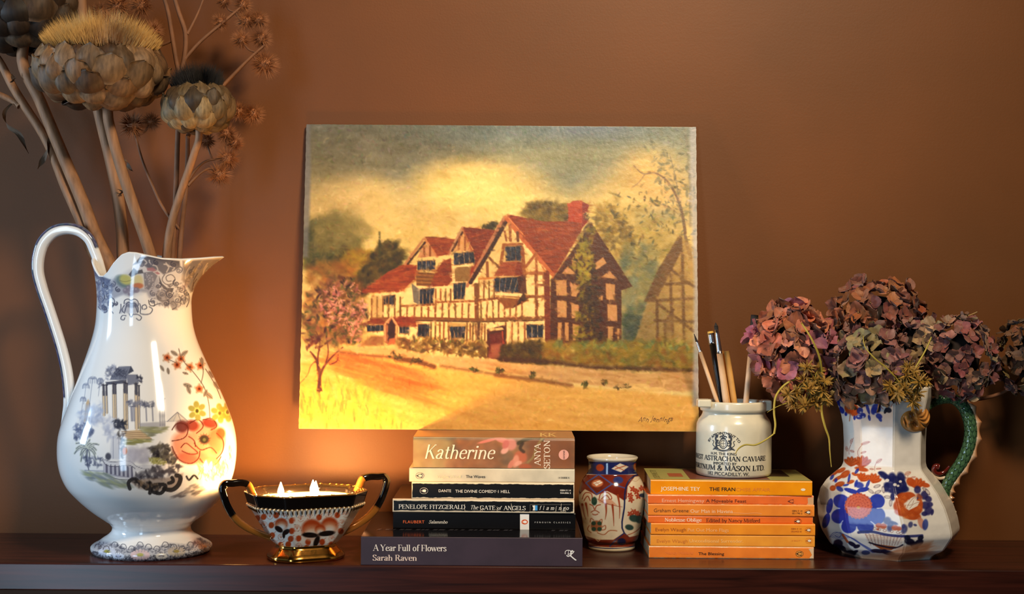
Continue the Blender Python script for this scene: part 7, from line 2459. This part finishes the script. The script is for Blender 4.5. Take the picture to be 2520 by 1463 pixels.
# burdock sprays
def burr_mesh(seed):
    r = random.Random(seed)
    V, F = [], []
    hv, hf = lathe_vf([(.02, -.42)] + [(.44 * math.cos(a), .44 * math.sin(a)) for a in np.linspace(-1.2, 1.2, 6)] + [(.02, .42)], 0, 0, 9)
    V += [tuple(v) for v in hv]
    F += hf
    for k in range(420):
        z = r.uniform(-1, 1)
        a = r.uniform(0, 6.283)
        q = math.sqrt(1 - z * z)
        d = Vector((q * math.cos(a), q * math.sin(a), z))
        d2 = (d + Vector((r.uniform(-.25, .25), r.uniform(-.25, .25), r.uniform(-.25, .25)))).normalized()
        s = d.cross(Vector((.3, .2, 1))).normalized() * .018
        s2 = d.cross(s).normalized() * .018
        i = len(V)
        L_ = r.uniform(.45, .78)
        V += [tuple(d * .38 + s), tuple(d * .38 - s * .5 + s2), tuple(d * .38 - s * .5 - s2), tuple(d * .38 + d2 * L_)]
        F += [(i, i + 1, i + 3), (i + 1, i + 2, i + 3), (i + 2, i, i + 3)]
    return mesh('burr', V, F, False)


BURRS = [burr_mesh(k) for k in range(3)]
for b_ in BURRS:
    b_.materials.append(MBURR)


def spray(label, stems, burrs, base):
    e = thing('burdock_spray', base, label, 'dried burdock', 'burdock sprays in the tall jug')
    allp = []
    for pts, r in stems:
        w = [q if isinstance(q, Vector) else P(*q) for q in pts]
        stalk('stem', w, r, e, MTWIG, 36, 7)
        allp += [Vector(q) for q in cr(w, 40)]
    for k, (x, y, rr, d) in enumerate(burrs):
        c = P(x, y, d)
        near = min(allp, key=lambda q: (q - c).length + (.04 if q.z > c.z + .01 else 0))
        if (near - c).length > .008:
            mid = (near + c) / 2 + Vector((0, .002, -.004))
            stalk('stalklet', [near, mid, c], [.0012, .0009], e, MTWIG, 10, 5, False)
        o = bpy.data.objects.new('burr', BURRS[k % 3])
        o.parent = e
        o.location = c - base
        s = rr / PX(d) * 1.15
        o.scale = (s, s, s)
        o.rotation_euler = (k * 1.3, k * .7, k * 2.1)
        COL.objects.link(o)
    return e


b1 = injug(440, .0)
spray('burdock spray with burrs hanging right of the small dried artichoke', [
    ([(462, 335, .030), (461, 400, .030), (456, 480, .028), (447, 560, .026), (441, 640, .024), b1], [.0028, .003, .0034, .0034]),
    ([(447, 570, .026), (425, 545, .026), (400, 510, .028), (372, 450, .032), (350, 395, .036), (334, 335, .040)], [.0022, .0018, .0014]),
    ([(462, 458, .029), (478, 440, .034), (495, 425, .038), (515, 415, .042), (536, 425, .046)], [.0020, .0015, .0011]),
    ([(463, 445, .029), (480, 420, .034), (505, 398, .040), (530, 392, .046), (555, 390, .050)], [.0020, .0015, .0011]),
    ([(462, 335, .030), (500, 270, .036), (545, 215, .042), (580, 178, .048), (620, 138, .056), (650, 112, .062)], [.0028, .0024, .0018])],
    [(327, 310, 34, .040), (373, 299, 24, .048), (560, 390, 31, .050), (540, 430, 32, .046), (508, 345, 24, .050), (557, 330, 27, .056), (577, 353, 24, .06), (623, 281, 28, .066), (586, 276, 26, .060), (652, 158, 35, .062), (643, 95, 27, .066), (594, 98, 25, .060)], b1)
b2 = injug(430, .0, .11)
spray('tall burdock spray with clustered burrs reaching above the artichokes', [
    ([(395, -30, .040), (412, 22, .040), (424, 90, .040), (434, 150, .040), (441, 185, .040), (440, 260, .038), (437, 345, .036), (434, 440, .032), (430, 540, .028), (424, 640, .024), b2], [.0026, .003, .0032, .0034, .0034]),
    ([(422, -30, .042), (440, 30, .042), (456, 80, .042), (454, 140, .041), (442, 188, .040)], [.0026, .0032, .0034]),
    ([(510, -30, .050), (488, 30, .047), (461, 84, .042)], [.0012, .0015, .002]),
    ([(455, 145, .041), (490, 105, .046), (540, 62, .054), (580, 28, .060), (605, 5, .064)], [.0024, .0020, .0015]),
    ([(424, 100, .040), (390, 112, .046), (350, 92, .052), (310, 70, .058)], [.0018, .0015, .0012])],
    [(276, 55, 34, .020), (290, 15, 36, .050), (347, 12, 31, .052), (376, 78, 29, .046), (248, 30, 27, .056), (543, 54, 22, .058), (551, 4, 20, .060), (597, 12, 24, .064), (606, 52, 27, .066), (637, 49, 25, .068)], b2)

# ------------------------------------------------------------------ hydrangeas in the octagonal jug
MPETAL = mat('dried_petal', objcol=True, rough=.6, var=.32, var_scale=2.6, stretch=(2.2, .6, 1), sheen=.15)


def petal_mesh(seed):
    r = random.Random(seed)
    R, Cn = 6, 5
    V, F = [], []
    cup, wave = r.uniform(-.15, .4), r.uniform(.04, .12)
    for i in range(R):
        t = i / (R - 1)
        hw = .56 * math.sin(math.pi * (t ** .72) * .93 + .07) ** .75 * (1.0 if t < .9 else .82)
        for j in range(Cn):
            s = j / (Cn - 1) * 2 - 1
            V.append((s * hw, t, cup * (s * s * hw + .3 * t * t) + wave * math.sin(4 * t + 3 * s + seed) + .10 * t))
    for i in range(R - 1):
        for j in range(Cn - 1):
            a = i * Cn + j
            F.append((a, a + 1, a + Cn + 1, a + Cn))
    return mesh('petal', V, F)


PETALS = [petal_mesh(k) for k in range(6)]
for b_ in PETALS:
    b_.materials.append(MPETAL)
EYE = mesh('floret', *lathe_vf([(.001, -.25), (.07, -.05), (.09, .02), (.06, .09), (.001, .11)], 0, 0, 6))
EYE.materials.append(mat('floret_eye', (120, 92, 52), .7))


def jugpoint(px, z=.15, dy=0.0):
    q = P(px, 1000, OY)
    return Vector((q.x, OY + dy, z))


def hydrangea(label, c, rad, n, psize, palette, stem, seed, minz=-1.0, yback=.45):
    r = random.Random(seed)
    base = stem[-1]
    e = thing('hydrangea_head', base, label, 'dried flower', 'dried hydrangeas in the octagonal jug')
    stalk('stem', [c] + stem, [.0022, .0026, .003], e, MTWIG, 26, 7)
    k = .62
    hv, hf = lathe_vf([(.001, -rad[2] * k)] + [(rad[0] * k * math.cos(a), rad[2] * k * math.sin(a)) for a in np.linspace(-1.3, 1.3, 9)] + [(.001, rad[2] * k)], 0, 0, 16)
    hv = hv * np.array([1, rad[1] / rad[0], 1]) + np.array(c)
    part('dark_core', hv, hf, mat('hydrangea_core_dark', (34, 22, 16), .95), e)  # added dark ball behind the florets, keeps their gaps dark and closed
    pts = []
    N = int(n * 1.45)
    for i in range(N):
        z = 1 - 2 * (i + .5) / N
        a = i * 2.39996
        q = math.sqrt(1 - z * z)
        d = Vector((q * math.cos(a), q * math.sin(a), z))
        if d.y > yback or d.z < minz:
            continue
        pts.append(d)
    pts = pts[:74]
    off = c - base
    for d in pts:
        d = (d + Vector((r.uniform(-.12, .12), r.uniform(-.12, .12), r.uniform(-.12, .12)))).normalized()
        pos = Vector((d.x * rad[0], d.y * rad[1], d.z * rad[2])) * r.uniform(.84, 1.02)
        nrm = (d + Vector((r.uniform(-.35, .35), r.uniform(-.35, .35), r.uniform(-.35, .35)))).normalized()
        f = bpy.data.objects.new('floret', EYE)
        f.parent = e
        s = psize * r.uniform(.85, 1.15)
        Q = nrm.to_track_quat('Z', 'Y').to_matrix().to_4x4() @ Matrix.Rotation(r.uniform(0, 6.28), 4, 'Z')
        f.matrix_local = Matrix.Translation(off + pos) @ Q @ Matrix.Diagonal((s, s, s, 1))
        COL.objects.link(f)
        cc = palette[r.randrange(len(palette))]
        cc = (cc[0], cc[1] * .97, cc[2] * .86)
        for q in range(4):
            p = bpy.data.objects.new('petal', PETALS[r.randrange(6)])
            p.parent = f
            p.matrix_local = Matrix.Rotation(q * math.pi / 2 + r.uniform(-.18, .18), 4, 'Z') @ Matrix.Rotation(r.uniform(-.25, .75), 4, 'X') @ Matrix.Diagonal((r.uniform(.85, 1.1), r.uniform(.85, 1.12), 1, 1))
            g = r.uniform(.82, 1.14)
            p.color = rgba([min(255, max(0, x * g + r.uniform(-5, 5))) for x in cc])
            COL.objects.link(p)
    return e


hydrangea('pink and rust dried hydrangea head beside the paintbrush jar', P(1950, 862, .020), (.040, .036, .047), 58, .0165,
          [(178, 112, 96), (166, 92, 70), (156, 84, 96), (186, 124, 104), (140, 78, 52), (150, 84, 112), (172, 106, 84)], [jugpoint(2030, .185), jugpoint(2130, .16), jugpoint(2150, .12)], 3)
hydrangea('rust-brown dried hydrangea head at the top of the bunch', P(2160, 790, .066), (.050, .036, .046), 74, .0125,
          [(124, 66, 36), (138, 76, 42), (108, 58, 36), (146, 88, 56), (116, 62, 50)], [jugpoint(2170, .20, .012), jugpoint(2172, .16, .01), jugpoint(2172, .12, .01)], 4)
hydrangea('mauve and olive dried hydrangea head spilling over the octagonal jug rim', P(2140, 905, .004), (.048, .038, .040), 66, .0135,
          [(142, 98, 92), (126, 106, 76), (150, 108, 92), (128, 82, 84), (136, 118, 86), (116, 74, 72)], [jugpoint(2160, .20), jugpoint(2166, .16), jugpoint(2166, .12)], 5)
hydrangea('dense mauve-pink dried hydrangea head over the serpent handle', P(2352, 880, .034), (.043, .036, .047), 74, .0112,
          [(146, 92, 86), (136, 116, 92), (122, 64, 64), (150, 128, 104), (130, 78, 74), (112, 58, 62), (140, 104, 86)], [jugpoint(2260, .20), jugpoint(2200, .17), jugpoint(2184, .12)], 6)
hydrangea('mauve and cream dried hydrangea florets between the rust and dense mauve heads', P(2250, 850, .036), (.028, .024, .030), 34, .0125,
          [(164, 136, 118), (138, 96, 96), (150, 124, 98), (126, 78, 84)], [jugpoint(2230, .20), jugpoint(2190, .17), jugpoint(2180, .12)], 8)
hydrangea('olive-brown dried hydrangea head standing apart furthest to the right', P(2538, 880, .070), (.036, .032, .044), 56, .0110,
          [(104, 86, 50), (120, 90, 56), (92, 64, 44), (84, 50, 48), (112, 74, 50)], [P(2480, 960, .088), P(2380, 985, .092), jugpoint(2260, .205, .018), jugpoint(2190, .16, .012), jugpoint(2186, .12, .01)], 7)

# ------------------------------------------------------------------ sedge sprigs
MSEDGE = mat('sedge_spikelet', (158, 118, 44), .6, var=.6, var_scale=2.5)
MSEDGE2 = mat('sedge_stem', (170, 150, 56), .5, var=.2, var_scale=40)


def spikelet_mesh(seed):
    r = random.Random(seed)
    V, F = [], []
    for k in range(36):
        z = r.uniform(-.75, 1)
        a = r.uniform(0, 6.283)
        q = math.sqrt(max(0, 1 - z * z))
        d = Vector((q * math.cos(a), q * math.sin(a), z))
        s = d.cross(Vector((.2, .3, 1))).normalized()
        u = d.cross(s)
        L_ = r.uniform(.7, 1.1)
        i = len(V)
        for t, w in ((.08, .05), (.35, .115), (.75, .085), (1.0, .01)):
            p = d * L_ * t
            V += [tuple(p + s * w), tuple(p + u * w * .55), tuple(p - s * w), tuple(p - u * w * .55)]
        for m_ in range(3):
            for j in range(4):
                F.append((i + m_ * 4 + j, i + m_ * 4 + (j + 1) % 4, i + m_ * 4 + 4 + (j + 1) % 4, i + m_ * 4 + 4 + j))
    return mesh('spikelet', V, F, False)


SPK = [spikelet_mesh(k) for k in range(3)]
for b_ in SPK:
    b_.materials.append(MSEDGE)


def sedge(label, base, stars, stems, y):
    e = thing('sedge_sprig', base, label, 'dried sedge', 'sedge sprigs in the octagonal jug')
    for pts, r in stems:
        stalk('stem', [q if isinstance(q, Vector) else P(*q) for q in pts], r, e, MSEDGE2, 30, 6, False)
    hub = P(*stars[0][:2], y + .004)
    for k, (x, yy, s) in enumerate(stars):
        c = P(x, yy, y + rng.uniform(-.008, .006))
        stalk('stalklet', [hub, (hub + c) / 2 + Vector((0, -.001, .002)), c], [.0006, .0005], e, MSEDGE2, 8, 5, False)
        o = bpy.data.objects.new('spikelet', SPK[k % 3])
        o.parent = e
        o.location = c - base
        q = s / PX(y) * 1.3
        o.scale = (q, q, q)
        o.rotation_euler = (rng.uniform(0, 6), rng.uniform(0, 6), rng.uniform(0, 6))
        COL.objects.link(o)
    return e


sedge('yellow-green sedge sprig drooping between the pink hydrangea and the stoneware jar', jugpoint(2120, .17, -.02),
      [(2004, 938, 24), (1986, 906, 20), (2012, 912, 22), (1990, 958, 25), (1976, 940, 22), (2006, 985, 25), (1955, 990, 22), (1940, 972, 20), (1980, 1000, 24), (2024, 962, 24), (2030, 938, 20), (1962, 968, 18), (2034, 985, 16)],
      [([(2010, 945, -.012), (1975, 931, -.012), (1935, 945, -.014), (1910, 975, -.016), (1905, 1015, -.018), (1908, 1050, -.02), (1905, 1068, -.02)], [.0013, .0012, .0011]),
       ([(1905, 1068, -.02), (1880, 1086, -.022), (1858, 1096, -.022), (1832, 1096, -.021), (1815, 1108, -.021), (1810, 1118, -.021)], [.0008, .0010, .0009, .0003]),
       ([(2024, 985, -.012), (2022, 1010, -.012), (2030, 1050, -.012), (2040, 1080, -.011), (2042, 1110, -.011), (2046, 1150, -.010)], [.0012, .0013, .0009, .0004]),
       ([(2023, 930, -.012), (2015, 875, -.024), (2000, 840, -.028), (1972, 795, -.026)], [.0012, .0011, .0009]),
       ([(1940, 992, -.014), (1912, 1002, -.02), (1888, 1016, -.024)], [.0006, .0004, .0002]),
       ([(2010, 945, -.012), (2060, 935, -.01), (2110, 960, .0), jugpoint(2120, .195, -.02), jugpoint(2120, .17, -.02)], [.0011, .0011, .0012])], -.014)
sedge('yellow-brown sedge sprig over the lion mask at the front of the octagonal jug', jugpoint(2200, .17, -.02),
      [(2216, 944, 22), (2196, 930, 20), (2210, 965, 24), (2190, 948, 20), (2232, 925, 20), (2248, 915, 20), (2262, 940, 22), (2276, 938, 18), (2246, 988, 22), (2226, 960, 20), (2258, 968, 18), (2200, 972, 20), (2234, 905, 16)],
      [([(2230, 940, -.034), (2262, 890, -.03), (2280, 858, -.024), (2292, 830, -.018)], [.0010, .0010, .0007]),
       ([(2216, 944, -.034), (2180, 905, -.042), (2150, 880, -.046), (2128, 852, -.044), (2124, 826, -.042)], [.0008, .0008, .0004]),
       ([(2230, 940, -.034), (2215, 950, -.02), jugpoint(2205, .195, -.02), jugpoint(2200, .17, -.02)], [.0010, .0010, .0011])], -.036)
st = [P(2405, 768, .03), P(2380, 778, .032), P(2350, 782, .034), P(2300, 840, .04), jugpoint(2220, .20), jugpoint(2190, .15)]
e = thing('dry_grass_stem', st[-1], 'thin straw-coloured grass stem sticking out above the dense mauve hydrangea', 'grass stem')
stalk('stem', st, [.0004, .0006, .0008], e, mat('straw', (196, 160, 96), .6), 24, 5, False)
